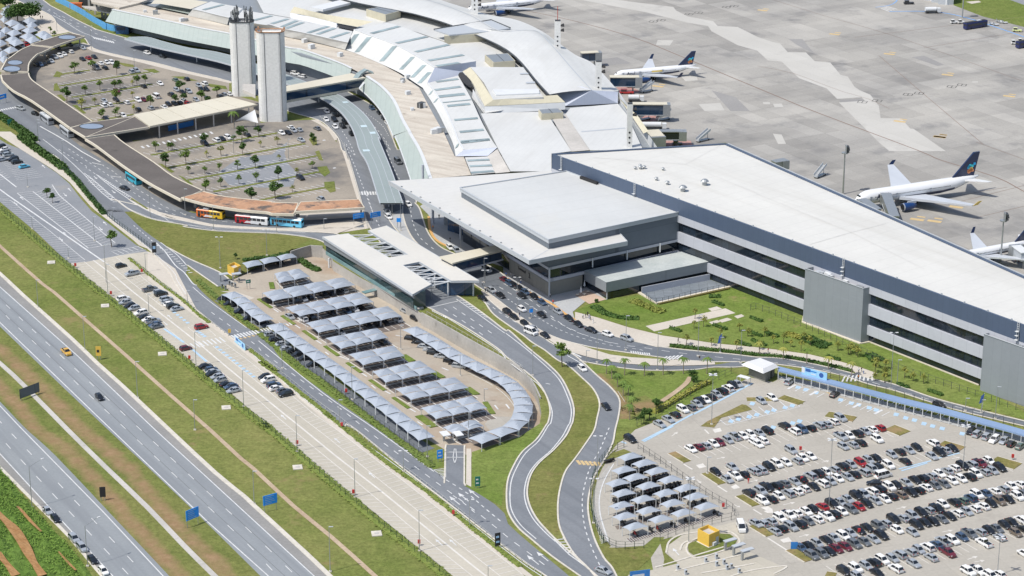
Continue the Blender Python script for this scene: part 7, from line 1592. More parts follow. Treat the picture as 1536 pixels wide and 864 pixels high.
M['leaf']=leafmat('green leaves',(.075,.14,.025),(.14,.21,.05));M['leaf_dark']=leafmat('dark leaves',(.035,.085,.02),(.075,.135,.035));M['leaf_yel']=leafmat('yellow green leaves',(.18,.22,.045),(.29,.29,.075))
M['leaf_bank']=leafmat('bank leaves',(.09,.18,.025),(.17,.28,.06));M['leaf_strip']=leafmat('strip leaves',(.11,.17,.035),(.19,.23,.065));M['bark']=plain('bark',(.12,.09,.065),.9,var=.3);M['palm_trunk']=plain('palm trunk',(.24,.2,.15),.9,var=.2)
def leaves(mb,rnd,c,rad,n,size,flat=.75):
 for _ in range(n):
  d=Vector((rnd.gauss(0,1),rnd.gauss(0,1),rnd.gauss(0,1))).normalized()*(rnd.random()**.45)
  p=c+Vector((d.x*rad,d.y*rad,d.z*rad*flat));s=size*rnd.uniform(.6,1.3)
  u=Vector((rnd.gauss(0,1),rnd.gauss(0,1),rnd.gauss(0,.6))).normalized();w=u.cross(Vector((rnd.gauss(0,1),rnd.gauss(0,1),rnd.gauss(0,1)))).normalized()
  mb._a([p-u*s,p+w*s*.55,p+u*s,p-w*s*.55],[[0,1,2,3]])
def tree_meshes(seed,h,cr,n_clump,n_leaf,leaf,tr):
 r=random.Random(seed);tk=MB();cr_=MB();top=Vector((r.uniform(-.2,.2),r.uniform(-.2,.2),h*.55))
 tk.tube((0,0,-.1),top,tr,tr*.6,7)
 for i in range(n_clump):
  a=2*pi*i/n_clump+r.uniform(-.5,.5);e=r.uniform(.25,.8);c=Vector((cos(a)*cr*e,sin(a)*cr*e,h*r.uniform(.58,.9)))
  if i==0:c=Vector((0,0,h*.92))
  tk.tube(top-Vector((0,0,.4)),c,tr*.4,tr*.12,5);leaves(cr_,r,c,cr*r.uniform(.42,.62),n_leaf,leaf)
 def me(m,nm,mt):o=m.build(nm,mt);d=o.data;bpy.data.objects.remove(o);return d
 return me(tk,'trunk',M['bark']),cr_
def _me(m,nm,mt):o=m.build(nm,mt);d=o.data;bpy.data.objects.remove(o);return d
TV=[]
for i in range(5):
 tk,c=tree_meshes(20+i,4.4+.3*(i%3),1.5+.15*(i%2),7,46,.3,.12);TV.append((tk,_me(c,'crown',M['leaf'])))
TD=[(t_[0],_me(tree_meshes(40+i,4.5,1.5,8,55,.3,.13)[1],'crown',M['leaf_dark']))for i,t_ in enumerate(TV[:2])]
TY=[(t_[0],_me(tree_meshes(60+i,3.6,1.2,6,22,.28,.08)[1],'crown',M['leaf_yel']))for i,t_ in enumerate(TV[:2])]
rt=random.Random(9)
def tree(px,label,kind='leaf',sc=1.0,group=None,crown_px=True,lift=3.2):
 pool=dict(leaf=TV,dark=TD,yellow=TY)[kind];tk,c=rt.choice(pool);z=lift*sc
 q=at(px[0],px[1],z)if crown_px else at(*px);t=thing('tree',label,'tree',(q.x,q.y,.05),rt.uniform(0,6.28),group);s=sc*rt.uniform(.88,1.12);s*=1.12;t.scale=(s*rt.uniform(.85,1.15),s*rt.uniform(.9,1.2),s*rt.uniform(.85,1.1))
 inst('trunk',tk,t);inst('crown',c,t);return t
n_=0;TT=[]
for t_,s in(('K6','635,308,1.5d 705,40,1.35 880,38,.9 957,235,.85 1148,212,.95d 1100,238,.9 1270,195,.8y 1315,188,.9 1390,172,1.0 815,280,.85 1268,312,.8y 1115,345,1.15 780,385,1.3y 910,375,.8y 1440,405,.9 985,488,.8 1125,470,.7 1285,450,.8y 1118,70,1.1d 970,520,.7 1105,500,.7'),('A1','1035,488,1.1d 1010,557,1.15d 1058,553,.9d 1160,545,1.2 1250,508,1.2 1195,572,.9d')):
 for tok in s.split():
  x,y,r_=tok.split(',');kd='dark' if r_[-1]=='d' else 'yellow' if r_[-1]=='y' else 'leaf';sc=float(r_.rstrip('dy'))
  TT.append((P(t_,x+','+y)[0],kd,sc))
KD=dict(dark='dark green',yellow='sparse yellowish',leaf='green')
for n_,(p,kd,sc)in enumerate(sorted(TT)):tree(p,'%s small tree in the towers car park, %s tree from left'%(KD[kd],od(n_)),kd,sc,'trees in the old car park by the towers')
TT=[]
n_=0
for tok in '110,132,.9 205,135,.7 230,135,.7d 458,80,1.15d 480,175,.8y 582,155,1.0y 737,145,1.1d 850,20,1.0d 730,50,1.1d 985,72,1.1y 183,238,1.1d 330,212,1.1 345,298,.75 465,297,.75 570,285,.7 700,262,.85 827,238,1.1d 1000,205,.7y 1240,262,.7 1130,302,.9y 995,325,1.2d 835,345,.95 712,370,.8 475,425,1.2 580,395,.7 797,482,1.2d 972,447,1.25d 1250,88,.8d 865,110,.7y 1095,425,.8y 675,75,.8 1235,70,.7d'.split():
 x,y,r_=tok.split(',');kd='dark' if r_[-1]=='d' else 'yellow' if r_[-1]=='y' else 'leaf';sc=float(r_.rstrip('dy'))
 TT.append((P('G6',x+','+y)[0],kd,sc))
for n_,(p,kd,sc)in enumerate(sorted(TT)):tree(p,'%s small tree in the near empty car park, %s tree from left'%(KD[kd],od(n_)),kd,sc,'trees in the nearly empty car park')
r=random.Random(77)
def bigtree(px,label,h,cr):
 tk,c=tree_meshes(r.randint(0,999),h,cr,16,150,.55,.35);q=at(px[0],px[1],h*.5);t=thing('tree',label,'tree',(q.x,q.y,0));inst('trunk',tk,t);inst('crown',_me(c,'crown',M['leaf_dark']),t)
bigtree(P('F1','250,215')[0],'broad dark green tree over the arched sunshades, left one of the crown pair',9,5.5);bigtree(P('F1','420,205')[0],'broad dark green tree over the arched sunshades, right one of the crown pair',9,5.5);bigtree(P('F1','70,40')[0],'dark green tree in the very top left corner',9,5)
tree(P('B1','640,590')[0],'lone green tree at the end of the striped bays','leaf',1.3);tree(P('C3','320,430')[0],'lone slim tree beside the taxi lane','leaf',1.25);tree(P('H1','225,95')[0],'small dark shrub tree on the embankment by the guard hut','dark',.5,None,True,2);tree(P('B1','270,338')[0],'small dark tree on the triangular grass island','dark',.7);tree(P('B1','300,372')[0],'second small dark tree on the triangular grass island','dark',.6)
for i,s in enumerate(('725,425','780,470')):tree(P('F1',s)[0],'small bush tree on the paved forecourt corner, %s of two'%ORD[i],'leaf',.7)
def palm_mesh(seed,h):
 r=random.Random(seed);tk=MB().tube((0,0,0),(r.uniform(-.2,.2),0,h),.16,.1,7);fr=MB()
 for i in range(13):
  a=2*pi*i/13+r.uniform(-.2,.2);L_=r.uniform(1.5,2.1);up=r.uniform(.2,.9);prev=Vector((0,0,h));d=Vector((cos(a),sin(a),0));n=Vector((-d.y,d.x,0))
  for k in range(4):
   f=(k+1)/4;p=Vector((0,0,h))+d*L_*f+Vector((0,0,up*f-1.5*f*f));w0,w1=.28*(1-k/4)+.1,.28*(1-f)+.06
   dr=Vector((0,0,-.16));fr._a([prev-n*w0+dr,prev,p,p-n*w1+dr],[[0,1,2,3]]);fr._a([prev,prev+n*w0+dr,p+n*w1+dr,p],[[0,1,2,3]]);prev=p
 return _me(tk,'trunk',M['palm_trunk']),_me(fr,'fronds',M['leaf'])
PV=[palm_mesh(i,4.2+.5*i)for i in range(3)];PVy=[(a,b.copy())for a,b in PV]
for a,b in PVy:b.materials.clear();b.materials.append(M['leaf_yel'])
def palm(px,label,sc=1.0,group=None,yel=False,lift=4.4):
 tk,f_=rt.choice(PVy if yel else PV);q=at(px[0],px[1],lift*sc);t=thing('palm_tree',label,'palm tree',(q.x,q.y,.03),rt.uniform(0,6),group);t.scale=(sc,)*3;inst('trunk',tk,t);inst('fronds',f_,t)
for i,(x,y)in enumerate(P('C3','575,463 607,492 640,538 680,470 795,473 903,468 1020,462 1155,463 672,588 700,622 720,680 710,725')):palm((x,y),'slender palm on the triangular lawn, %s along its edge from left'%od(i),1.0,'palms round the triangular lawn')
for i,(x,y)in enumerate(P('L8','140,105 400,150 655,190 890,248 1140,318')):palm((x,y),'young palm rising by the long clipped hedge, %s from left'%ORD[i],.95,'palms along the long hedge',i!=2)
palm(P('A1','1345,650')[0],'tall green palm at the foot of the concrete tower',1.5)
YT=P('L8','590,125 690,60 480,80 290,45 400,40 1200,190 1100,165 990,120 1380,290 1390,360 1490,400 1505,320 620,20')+P('C4','690,470 740,520 850,528 900,545 960,560 570,400 540,385 680,545 735,555')+P('C3','1080,245 1135,235 1035,340 1180,345 1340,260 1390,290 1485,290 1455,365 1325,365 1230,300 1085,190')
for i,(x,y)in enumerate(sorted(YT)):tree((x,y),'thin yellowish sapling on the pier lawn, %s from left'%od(i),'yellow',.8,'saplings on the pier lawn',True,2.6)
for i,(x,y)in enumerate(P('M1','0,0')[:0]+[(960+a/8.64,560+b/8.64)for a,b in((20,600),(60,560),(120,540),(205,440),(240,410),(690,60),(700,110))]):tree((x,y),'bushy green tree along the lower lawn fence, %s from left'%ORD[i],'dark',.75,'bushes along the lawn fence',True,2)
def hedge(label,pl,w,h,mat,dens=9,z=.03,leaf=.28,group=None,seed=0,cat='hedge',nm='hedge'):
 r=random.Random(seed+len(pl));p=crv(wpts(pl,z)if not callable(z)else[at(x,y,z(x,y))for x,y in pl],3);L_=plen(p);mb=MB();mb.ridge(p,w*.7,h*.6)
 n=min(9000,int(L_*w*dens))
 for _ in range(n):
  q,d=point_at(p,r.uniform(0,L_*.999));s=Vector((d.y,-d.x,0));off=r.uniform(-.5,.5)*w;hh=h*(1-(abs(off)/(w*.5))**3*.6)*r.uniform(.35,1.08)
  c=q+s*off+Vector((0,0,hh));fl=.25 if h<.7 else 1.0;u=Vector((r.gauss(0,1),r.gauss(0,1),r.gauss(0,.7)*fl)).normalized();v=u.cross(Vector((r.gauss(0,1)*fl,r.gauss(0,1)*fl,r.gauss(0,1)if fl==1 else 1))).normalized();k=leaf*r.uniform(.6,1.4)
  mb._a([c-u*k,c+v*k*.6,c+u*k,c-v*k*.6],[[0,1,2,3]])
 return tag(mb.build(nm,M[mat],None,p[0]),label,cat,group)
hedge('thick dark green hedge between the access road and the upper left lots',PP('A1','-20,660 90,735 200,815','B1','120,25 250,125 370,210'),3.6,2.0,'leaf_dark',12,.03,.5,None,1)
hedge('narrow dark hedge continuing down beside the access road fence',PP('B1','375,212 440,275 500,350 560,420 600,470'),2.2,1.4,'leaf_dark',10,.03,.4,None,2)
hedge('green hedge strip along the motorway side fence of the long car park',PP('B1','-20,418 240,640 430,795','C1','490,0 850,288 1270,640 1536,852','D2','75,5 600,455 1110,868'),3.4,.3,'leaf_strip',3,.03,.4,None,3)
hedge('low hedge strip between the long car park and the frontage road',PP('N1','520,170 900,480 1300,780','N2','160,10 330,140'),1.6,.5,'leaf_strip',6,.03,.3,None,4)
hedge('low hedge strip below the crossing beside the frontage road',PP('N2','900,520 1300,840','N3','480,30 800,265 1250,630 1536,850','N4','640,0 1100,360 1536,715','D2','1000,378 1250,580 1536,812'),1.7,.5,'leaf_strip',6,.03,.3,None,5)
hedge('rough green hedge between the frontage road and the tented car park',PP('K5','0,200 300,440 600,700 900,900','D2','720,0 900,135 1030,240'),2.6,.55,'leaf_strip',5,.03,.36,None,6)
hedge('rough green hedge above the crossing beside the tented car park',PP('C1','1140,0 1300,150 1470,290'),2.2,.6,'leaf_strip',5,.03,.36,None,7)
hedge('long clipped hedge beside the curved pavement of the pier lawn',PP('C3','940,380 1100,397 1300,417 1444,434','C4','200,452 400,492 545,528'),1.7,.9,'leaf_dark',14,.1,.3,None,8)
for i,(t_,s)in enumerate(sorted((('C4','0,365 50,380'),('C4','60,310 120,330'),('C4','310,355 395,395'),('C4','400,440 475,465'),('C4','805,600 870,625'),('C4','985,637 1065,668'),('C3','940,278 1005,300'),('C3','1190,260 1265,288'),('C3','1392,298 1470,328'),('C3','1405,217 1470,243'),('C3','1187,127 1250,150'),('C3','1325,357 1405,383'),('C3','1412,348 1490,378'),('C3','1490,302 1540,322')),key=lambda q:P(*q)[0])):
 hedge('short clipped hedge block on the pier lawn, %s from left'%od(i),P(t_,s),1.6,.9,'leaf_dark',14,.05,.3,'clipped hedge blocks on the pier lawn',i)
for i,(t_,s,w)in enumerate(sorted((('C4','270,330 330,360 400,385',6),('C4','640,430 700,470',5),('C3','500,150 560,190 640,215 760,225',3.5),('C3','720,120 800,150 900,190',4),('C3','1165,95 1230,98',3),('C4','160,310 300,345',4)),key=lambda q:P(*q[:2])[0])):
 hedge('dark green shrub bed on the pier lawn, %s bed from left'%ORD[i],P(t_,s),w,.7,'leaf_dark' if w!=4 else 'leaf_yel',6,.04,.4,'shrub beds on the pier lawn',i,'shrubs','shrub_bed')
hedge('clump of dark bushes at the corner by the bridge hall wall',P('H1','1150,150 1220,200 1330,270 1430,310'),3,1.2,'leaf_dark',10,lambda x,y:sunk(x,y),.4,None,9,'shrubs','shrub_bed')
hedge('yellow green shrub row along the slanted lawn fence',[(960+a/8.64,560+b/8.64)for a,b in((180,520),(400,390),(600,270),(800,170),(900,120))],2,1.3,'leaf_yel',9,.05,.35,None,10,'shrubs','shrub_bed')
hedge('dark hedge at the foot of the grass slope behind the tents',P('H1','330,160 560,125 760,110 980,60'),2.0,.9,'leaf_dark',9,.03,.35,None,12)
bk=MB();bl_=[P('D1','%f,%f'%(-200+i*26,110+i*30.5))[0]for i in range(31)]
A_=crv(wpts(PP('D1','-150,60 0,245 130,400 270,560 420,720 540,880','S','155,905'),.04),4);B_=crv(wpts(PP('S','-120,690 -110,760 -100,840 -90,900 -70,960',),0),6)
A_=resample(A_,40);B_=[q+Vector((0,0,16))for q in resample(B_,40)]
vs=[];fs=[];rb=random.Random(8)
for i in range(40):
 for j in range(24):q=A_[i].lerp(B_[i],j/23);q.z+=(rb.uniform(-.3,.5)if 0<j else 0);vs.append(q)
fs=[[i*24+j,(i+1)*24+j,(i+1)*24+j+1,i*24+j+1]for i in range(39)for j in range(23)]
bk._a(vs,fs);struct('embankment',bk,M['bank'])
def bankpt(u,v):i=min(38,int(u*39));a=A_[i].lerp(A_[i+1],u*39-i);b=B_[i].lerp(B_[i+1],u*39-i);return a.lerp(b,v)
so=MB()
def banksoil(pts,z=.55):
 n=len(pts);L1_,L2_=[],[]
 for px,py,w in pts:
  w*=rb.uniform(.9,1.25);L1_.append((px-w,py+w*.3));L2_.append((px+w,py-w*.3))
 def hit(x,y):
  best=None
  for i in range(200):
   zz=i*.08;q=at(x,y,zz)
   j=min(range(40),key=lambda k:(A_[k]-q).length+(B_[k]-q).length);a,b=A_[j],B_[j];d=b-a;t=max(0,min(1,((q.x-a.x)*d.x+(q.y-a.y)*d.y)/(d.x**2+d.y**2)))
   e=abs(a.z+d.z*t-zz)
   if best is None or e<best[0]:best=(e,q)
  return best[1]+Vector((0,0,z))
 return[hit(*p)for p in L1_],[hit(*p)for p in L2_]
for pts in([(-6,770,4),(8,783,5),(20,795,6),(32,812,7),(42,830,6),(52,848,5),(64,866,6)],[(-4,832,5),(10,848,4),(24,866,6)],[(26,762,1.2),(34,770,2),(46,784,2.5),(62,800,1.2)],[(88,830,.8),(100,844,1.6),(114,858,1.2)]):
 a,b=banksoil(pts);so.strip(crv(a,3),crv(b,3),30)
struct('bare_soil',so,ground('orange earth',(.40,.20,.075),(.50,.29,.13),.3,fv=.28))
gl=MB()
from mathutils import noise as nz
for _ in range(22000):
 u,v=rb.random(),rb.random();q=bankpt(u,v*.85);px,py=proj(q)
 if(px<66 and abs(py-(778+px*1.35))<15 and rb.random()<.93)or(px<26 and abs(py-(838+px*1.1))<8):continue
 nn_=nz.noise(q*.11)+.4*nz.noise(q*.4)
 if nn_<-.12 and rb.random()<.8:continue
 h_=.12+max(0,nn_)*.6
 for _k in range(3):
  p=q+Vector((rb.gauss(0,.35),rb.gauss(0,.35),h_*rb.random()));u_=Vector((rb.gauss(0,1),rb.gauss(0,1),rb.gauss(0,.35))).normalized();w=Vector((-u_.y,u_.x,rb.gauss(0,.4))).normalized();s_=rb.uniform(.14,.34)
  gl._a([p-u_*s_,p+w*s_*.5,p+u_*s_,p-w*s_*.5],[[0,1,2,3]])
o=gl.build('bank_scrub',M['leaf_bank']);tag(o,'lush green scrub covering the bank beside the motorway shoulder','scrub',kind='stuff')
def lampset():
 pass
def lamp(base,top,label,kind='single',group=None,z0=None,arm=None):
 zg=sunk(*base)if z0 is None else z0;q=at(base[0],base[1],zg);h=max(4.0,hgt(base[0],top[1],base[1],zg)-zg)
 t=thing('street_lamp' if kind!='flood' else 'floodlight_mast',label,'lamp post' if kind!='flood' else 'floodlight mast',q,0,group)
 r0=.11 if kind!='flood' else .35;MB().tube((0,0,0),(0,0,h),r0,r0*.6,6).build('pole',M['steel'],t);MB().box((0,0,.15),(.7,.7,.3)).build('base',M['kerb'],t)
 if kind=='single':
  a=arm or(1.9,.9);MB().tube((0,0,h),(a[0],a[1],h+.9),.06,n=5).build('arm',M['steel'],t);MB().box((a[0]*1.15,a[1]*1.15,h+.95),(.9,.35,.16),atan2(a[1],a[0])).build('lamp_head',M['sail_white'],t)
 elif kind=='double':
  for s in(-1,1):MB().tube((0,0,h),(s*.5,0,h+.1),.05,n=5).build('arm',M['steel'],t);MB().box((s*.85,0,h+.12),(.8,.42,.16)).build('lamp_head',M['sail_white'],t)
 elif kind=='quad':
  for s in(-1,1):
   for k in(-1,1):MB().box((s*.75,k*.55,h+.1),(.85,.45,.18),k*s*.5).build('lamp_head',M['sail_white'],t)
  MB().box((0,0,h),(1.2,1.0,.12)).build('bracket',M['steel'],t)
 elif kind=='plain':MB().box((.5,0,h),(1.1,.3,.14)).build('lamp_head',M['fascia'],t)
 else:
  MB().tube((0,0,h-.3),(0,0,h),1.3,n=12).build('platform',M['steel'],t)
  for i in range(3):
   for j in range(3):MB().box((1.0+.2*(i%2),-1.0+j*1.0,h+.5+i*.8),(.8,.6,.55),.1).build('floodlight',M['dark_steel'],t)
  MB().box((.3,0,h+1.4),(.25,2.6,2.6)).build('frame',M['steel'],t)
 return t
def lamps(tile,s,where,kind='single',group=None,arm=None,z0=None):
 where=where.replace('listed','from left');L_=sorted(s.split(),key=lambda q:float(q.split(',')[1 if 'from top' in where else 0]))
 for i,tok in enumerate(L_):
  x,y0,y1=(float(v)for v in tok.split(','));ox,oy,k=TILE[tile]
  lamp((ox+x/k,oy+y0/k),(ox+x/k,oy+y1/k),where%od(i)if '%s' in where else where,kind,group,z0,arm)
G_='lamp posts'
lamps('D1','185,470,235 505,808,575','grey lamp post with long arm over the lower motorway, %s from top','single',G_+' of the lower motorway',(2.6,2.6))
lamps('C1','220,160,0 490,405,210 793,680,470 1123,864,690','thin grey lamp post on the grass verge of the upper motorway, %s from top','plain',G_+' of the upper motorway')
lamps('D2','5,450,260 443,840,580','thin grey lamp post on the verge below the blue sign, %s from top','plain',G_+' of the upper motorway')
lamps('C1','622,80,-90 1130,498,300 1404,730,520','tall thin post on the fence side of the long car park, %s from top','plain',G_+' of the long car park')
lamps('D2','252,150,-60 586,412,190 957,722,485 1353,1000,805','tall thin post further down the fence side of the long lot, %s from top','plain',G_+' of the long car park')
lamps('C1','858,190,80','thin post between the aisle and the upper road side bays','plain',G_+' of the long car park')
lamps('D2','865,262,145 1246,575,425','thin lamp post beside the lower frontage road, %s from top','double',G_+' of the frontage road');lamps('C2','167,510,390 496,825,690','thin lamp post beside the middle frontage road, %s from top','plain',G_+' of the frontage road')
lamps('C1','1080,135,60','thin lamp post at the head of the frontage road','plain',G_+' of the frontage road')
lamps('C2','175,345,250 570,690,500 850,400,260 1192,552,430 205,185,95 1330,700,630','slim lamp post among the tented rows, %s listed','plain',G_+' of the tented car park');lamps('D2','1002,178,0 1240,60,-80','slim lamp post by the lower tents, %s from left','plain',G_+' of the tented car park');lamps('E1','970,800,540','slim lamp post in front of the bridge hall opening','double',None)
lamps('D4','412,470,80','tall white double lamp mast in the middle of the car rows','quad',G_+' of the big car park',None,0);lamps('D4','1184,255,0','tall white lamp mast near the right hand rows','quad',G_+' of the big car park',None,0);lamps('D4','1382,862,645','white lamp mast at the bottom right corner','quad',G_+' of the big car park',None,0)
lamps('G3','262,738,22','tall white lamp mast on the striped grass island','quad',G_+' of the big car park',None,0);lamps('F6','903,850,285','tall white lamp mast standing in front of the motorcycle shades','quad',G_+' of the big car park',None,0);lamps('C4','768,632,305','tall white lamp mast beside the blue walkway roof','double',None,None,0)
lamps('D3','522,310,60 500,560,305','thin lamp post by the kerb of the curving road, %s from top','double',G_+' of the curving road',None,0);lamps('D3','1155,275,180','short lamp post behind the second grass island','plain',None,None,0)
lamps('F8','448,210,97 165,190,35','white double lamp post by the terminal kerb, %s listed','double',G_+' of the terminal',None,0);lamps('F8','1155,850,590 1410,740,435 452,420,290 560,460,385 1060,850,770','thin lamp post along the terminal road bend, %s listed','plain',G_+' of the terminal',None,0)
lamps('C3','868,520,303 1102,440,200 1230,420,330 1348,480,290','thin lamp post beside the lawn approach road, %s from left','plain',G_+' of the lawn approach',None,0);lamps('C3','150,550,380','thin lamp post on the ramp road verge','plain',None,None,0)
lamps('C4','1198,755,712 1370,800,615 805,600,460 1290,765,690','thin lamp post by the pier access road, %s listed','plain',G_+' of the pier lawn',None,0)
lamps('B1','365,175,40 820,300,235 866,490,310 1068,470,320 1230,560,420 222,50,-60 650,500,430 840,800,690','grey lamp post on the bus road or its divider, %s listed','plain',G_+' of the bus road',None,0)
lamps('L7','388,785,430 925,640,345','slim white lamp post on the grass embankment, %s from left','double',G_+' of the embankment',None,0)
lamps('B1','160,310,240 187,550,480 395,720,660 545,620,480 612,864,640','thin post in the upper striped lot, %s listed','plain',G_+' of the striped lot',None,0)
lamps('A1','220,810,690 528,290,150 775,395,290 232,60,0 328,180,90','thin lamp post by the upper loop road, %s listed','plain',G_+' of the loop road',None,0)
lamps('G6','675,200,60 1070,240,90 1325,740,680 985,770,650','thin lamp post around the nearly empty car park, %s listed','plain',G_+' of the old car park',None,0)
lamps('B2','850,560,390 800,470,410 1195,660,520 1330,860,720','thin lamp post by the wedge canopy, %s from left','plain',G_+' of the wedge canopy',None,0)
q=P('B4','493,350 510,110 1400,745 1415,500');lamp(q[0],q[1],'tall grey floodlight mast behind the pier near the wide body nose','flood','floodlight masts',0);lamp(q[2],q[3],'tall grey floodlight mast in front of the right edge jet','flood','floodlight masts',0)
q=P('A4','1180,105 1180,-30');lamp(q[0],q[1],'grey floodlight mast at the top edge beside the navy bus','flood','floodlight masts',0)
def fence(label,pl,h,mat='dark_steel',pitch=2.6,z=0.0,rails=2,pr=.06):
 p=crv(wpts(pl,z),3);L_=plen(p);t=thing('fence',label,'fence',p[0]);n=int(L_/pitch);o=p[0]
 pts=resample(p,n+1);st=max(1,n//98)
 k=MB()
 for i in range(rails):k.ridge(p,.05,.05,h*(i+1)/rails-.05)
 k.build('rail',M[mat],t,o)
 me=_me(MB().box((0,0,h/2),(pr*2,pr*2,h)),'post',M[mat])
 for q in pts[::st]:inst('post',me,t,q-o)
 return t
M['fence_green']=plain('dark green fence paint',(.02,.05,.03),.6);M['rail_pale']=plain('pale guard rail',(.5,.5,.48),.5)
fence('dark green fence on the motorway side of the long car park',PP('B1','-20,425 240,650 430,800','C1','490,8 850,296 1270,648 1536,860','D2','72,10 600,462 1110,875'),2.2,'fence_green',3.2,0,2,.055)
fence('pale guard rail between the long car park and the frontage road',PP('N1','540,185 900,500 1300,775','N2','150,0 330,125 600,330'),.9,'rail_pale',3,0,1,.1)
fence('pale guard rail along the lower frontage road edge',PP('N2','855,480 1380,860','N3','520,0 800,210 1270,590 1536,790','N4','750,0 1130,300 1536,620','D2','1000,345 1250,545 1536,775','D3','200,862'),.9,'rail_pale',3,0,1,.09)
fence('dark fence between the frontage road and the lower tents',PP('K5','0,180 300,410 600,660 900,880','D2','730,0 900,120 1030,225'),2.0,'dark_steel',2.8)
fence('dark fence curving round the left side of the motorcycle park',PP('F6','330,5 200,65 80,225 32,430 55,640 150,862','D3','560,670 640,710 790,705'),2.2,'fence_green',2.4,0,3,.07)
fence('dark fence along the right side of the motorcycle park',PP('F6','455,20 620,130 770,235 1080,450 1290,570 1300,640 1200,670 900,740 650,840'),2.2,'dark_steel',2.8)
fence('dark fence between the slanted car row and the triangular lawn',[(960+a/8.64,560+b/8.64)for a,b in((-40,690),(200,560),(400,450),(660,290),(940,125),(1180,5))],2.2,'dark_steel',3)
fence('dark fence crossing the pier lawn parallel to the pier',PP('C3','1405,175','C4','0,172 250,268 560,405 800,518 1200,655 1536,765'),2.2,'dark_steel',2.8)
fence('dark fence behind the long blue walkway roof',PP('C4','420,565 700,640 1100,750 1536,855'),2.0,'dark_steel',3)
fence('dark green fence beside the access road hedge',PP('B1','330,195 430,270 540,400 640,500 880,675'),2.0,'fence_green',2.5)
fence('dark fence on the cream court wall',PP('E4','600,580 680,628 980,562 1285,500'),1.6,'dark_steel',2.2,.45)
fence('pale rail fence above the retaining wall',PP('C2','1000,195 1290,360 1536,500','C3','75,505 150,590'),.9,'rail_pale',3,.6,1,.05)
fence('low fence along the terminal roadside plaza near the tower',PP('K7','0,415 100,520 180,600 240,690 300,864','B2','520,60 600,330 660,560'),1.2,'rail_pale',2.6,0,2,.05)
def sign(label,base_l,base_r,top_y,bot_frac,face,lines=0,legs=True,cat='road sign',nm='road_sign',bars='sail_white',frame=None):
 a,b=at(*base_l),at(*base_r);d=b-a;d.z=0;L_=d.length;h=hgt(base_l[0],top_y,base_l[1]);t=thing(nm,label,cat,a,atan2(d.y,d.x));zb=h*bot_frac
 MB().box((L_/2,0,(h+zb)/2),(L_+.3,.12,h-zb)).build('panel',M[face],t)
 for x in(.15,L_-.15):MB().tube((x,.08,0),(x,.08,h),.09).build('post',M['steel'],t)
 rr=random.Random(len(label))
 for i in range(lines):
  w=L_*rr.uniform(.5,.8);z=zb+(h-zb)*(1-(i+.8)/(lines+.6));MB().box((L_*.1+w/2,-.075,z),(w,.03,(h-zb)*.28/lines)).build('text_line',M[bars],t)
 if frame:MB().box((L_/2,.01,(h+zb)/2),(L_+.5,.1,h-zb+.25)).build('frame',M[frame],t)
 return t
M['sign_pale']=plain('sign lettering',(.30,.50,.72),.5);M['sign_blue']=plain('motorway sign blue',(.012,.30,.9),.45);M['sign_green']=plain('green sign',(.02,.16,.12),.5)
b1=P('D1','1078,590 1145,562');sign('blue motorway direction sign in the median',b1[0],b1[1],P('D1','1067,490')[0][1],.42,'sign_blue',5,bars='sign_pale')
b1=P('D2','62,500 136,480');sign('blue motorway direction sign on the verge beside the ditch',b1[0],b1[1],P('D2','62,405')[0][1],.42,'sign_blue',5,bars='sign_pale')
b1=P('C1','120,695 225,655');sign('dark framed billboard seen from behind in the median',b1[0],b1[1],P('C1','112,632')[0][1],.22,'grey_dark',0,cat='billboard',nm='billboard',frame='dark_steel')
b1=P('D1','580,432 608,430');sign('small black sign panel in the motorway median',b1[0],b1[1],P('D1','580,352')[0][1],.28,'black',0)
b1=P('C1','558,460 582,460');sign('yellow warning sign on the motorway verge',b1[0],b1[1],P('C1','558,382')[0][1],.3,'yellow',1,bars='black')
b1=P('D2','1395,705 1420,700');sign('dark totem sign at the lower end of the frontage road',b1[0],b1[1],P('D2','1395,618')[0][1],.15,'black',2,nm='totem_sign',bars='sign_pale')
b1=P('D2','1280,360 1304,358');sign('dark green totem sign beside the drive to the tents',b1[0],b1[1],P('D2','1280,292')[0][1],.2,'sign_green',2,nm='totem_sign')
b1=P('N1','855,125 905,120');sign('dark totem sign at the top of the frontage road fork',b1[0],b1[1],P('N1','850,-60')[0][1],.2,'black',1,nm='totem_sign',bars='sign_pale')
b1=P('G2','605,220 632,218');sign('small yellow sign at the frontage road crossing',b1[0],b1[1],P('G2','605,130')[0][1],.4,'yellow',0)
b1=P('D2','1062,210 1088,205');sign('small blue sign board by the drive gates',b1[0],b1[1],P('D2','1062,140')[0][1],.3,'sign_blue',2)
b1=P('H1','385,560 440,552');sign('small green sign at the tented car park gate',b1[0],b1[1],P('H1','385,432')[0][1],.62,'sign_green',1)
b1=P('B2','578,530 636,520');sign('blue overhead style sign left over the loop road',b1[0],b1[1],P('B2','572,465')[0][1],.55,'sign_blue',2,bars='sign_pale')
b1=P('B2','678,530 732,520');sign('blue overhead style sign right over the loop road',b1[0],b1[1],P('B2','676,458')[0][1],.6,'sign_blue',2,bars='sign_pale')
b1=P('B2','828,545 850,545');sign('small blue sign on the divider under the wedge canopy',b1[0],b1[1],P('B2','828,488')[0][1],.6,'sign_blue',0)
b1=P('A1','0,600 38,590');sign('blue sign at the left edge by the road crossing',b1[0],b1[1],P('A1','0,548')[0][1],.5,'sign_blue',1)
b1=P('K6','78,640 118,635');sign('green sign board beside the access road hedge',b1[0],b1[1],P('K6','78,572')[0][1],.35,'sign_green',0)
b1=P('D4','195,712 228,712');sign('blue board at the left end of the fifth double row',b1[0],b1[1],P('D4','195,668')[0][1],.1,'blue_panel',0)
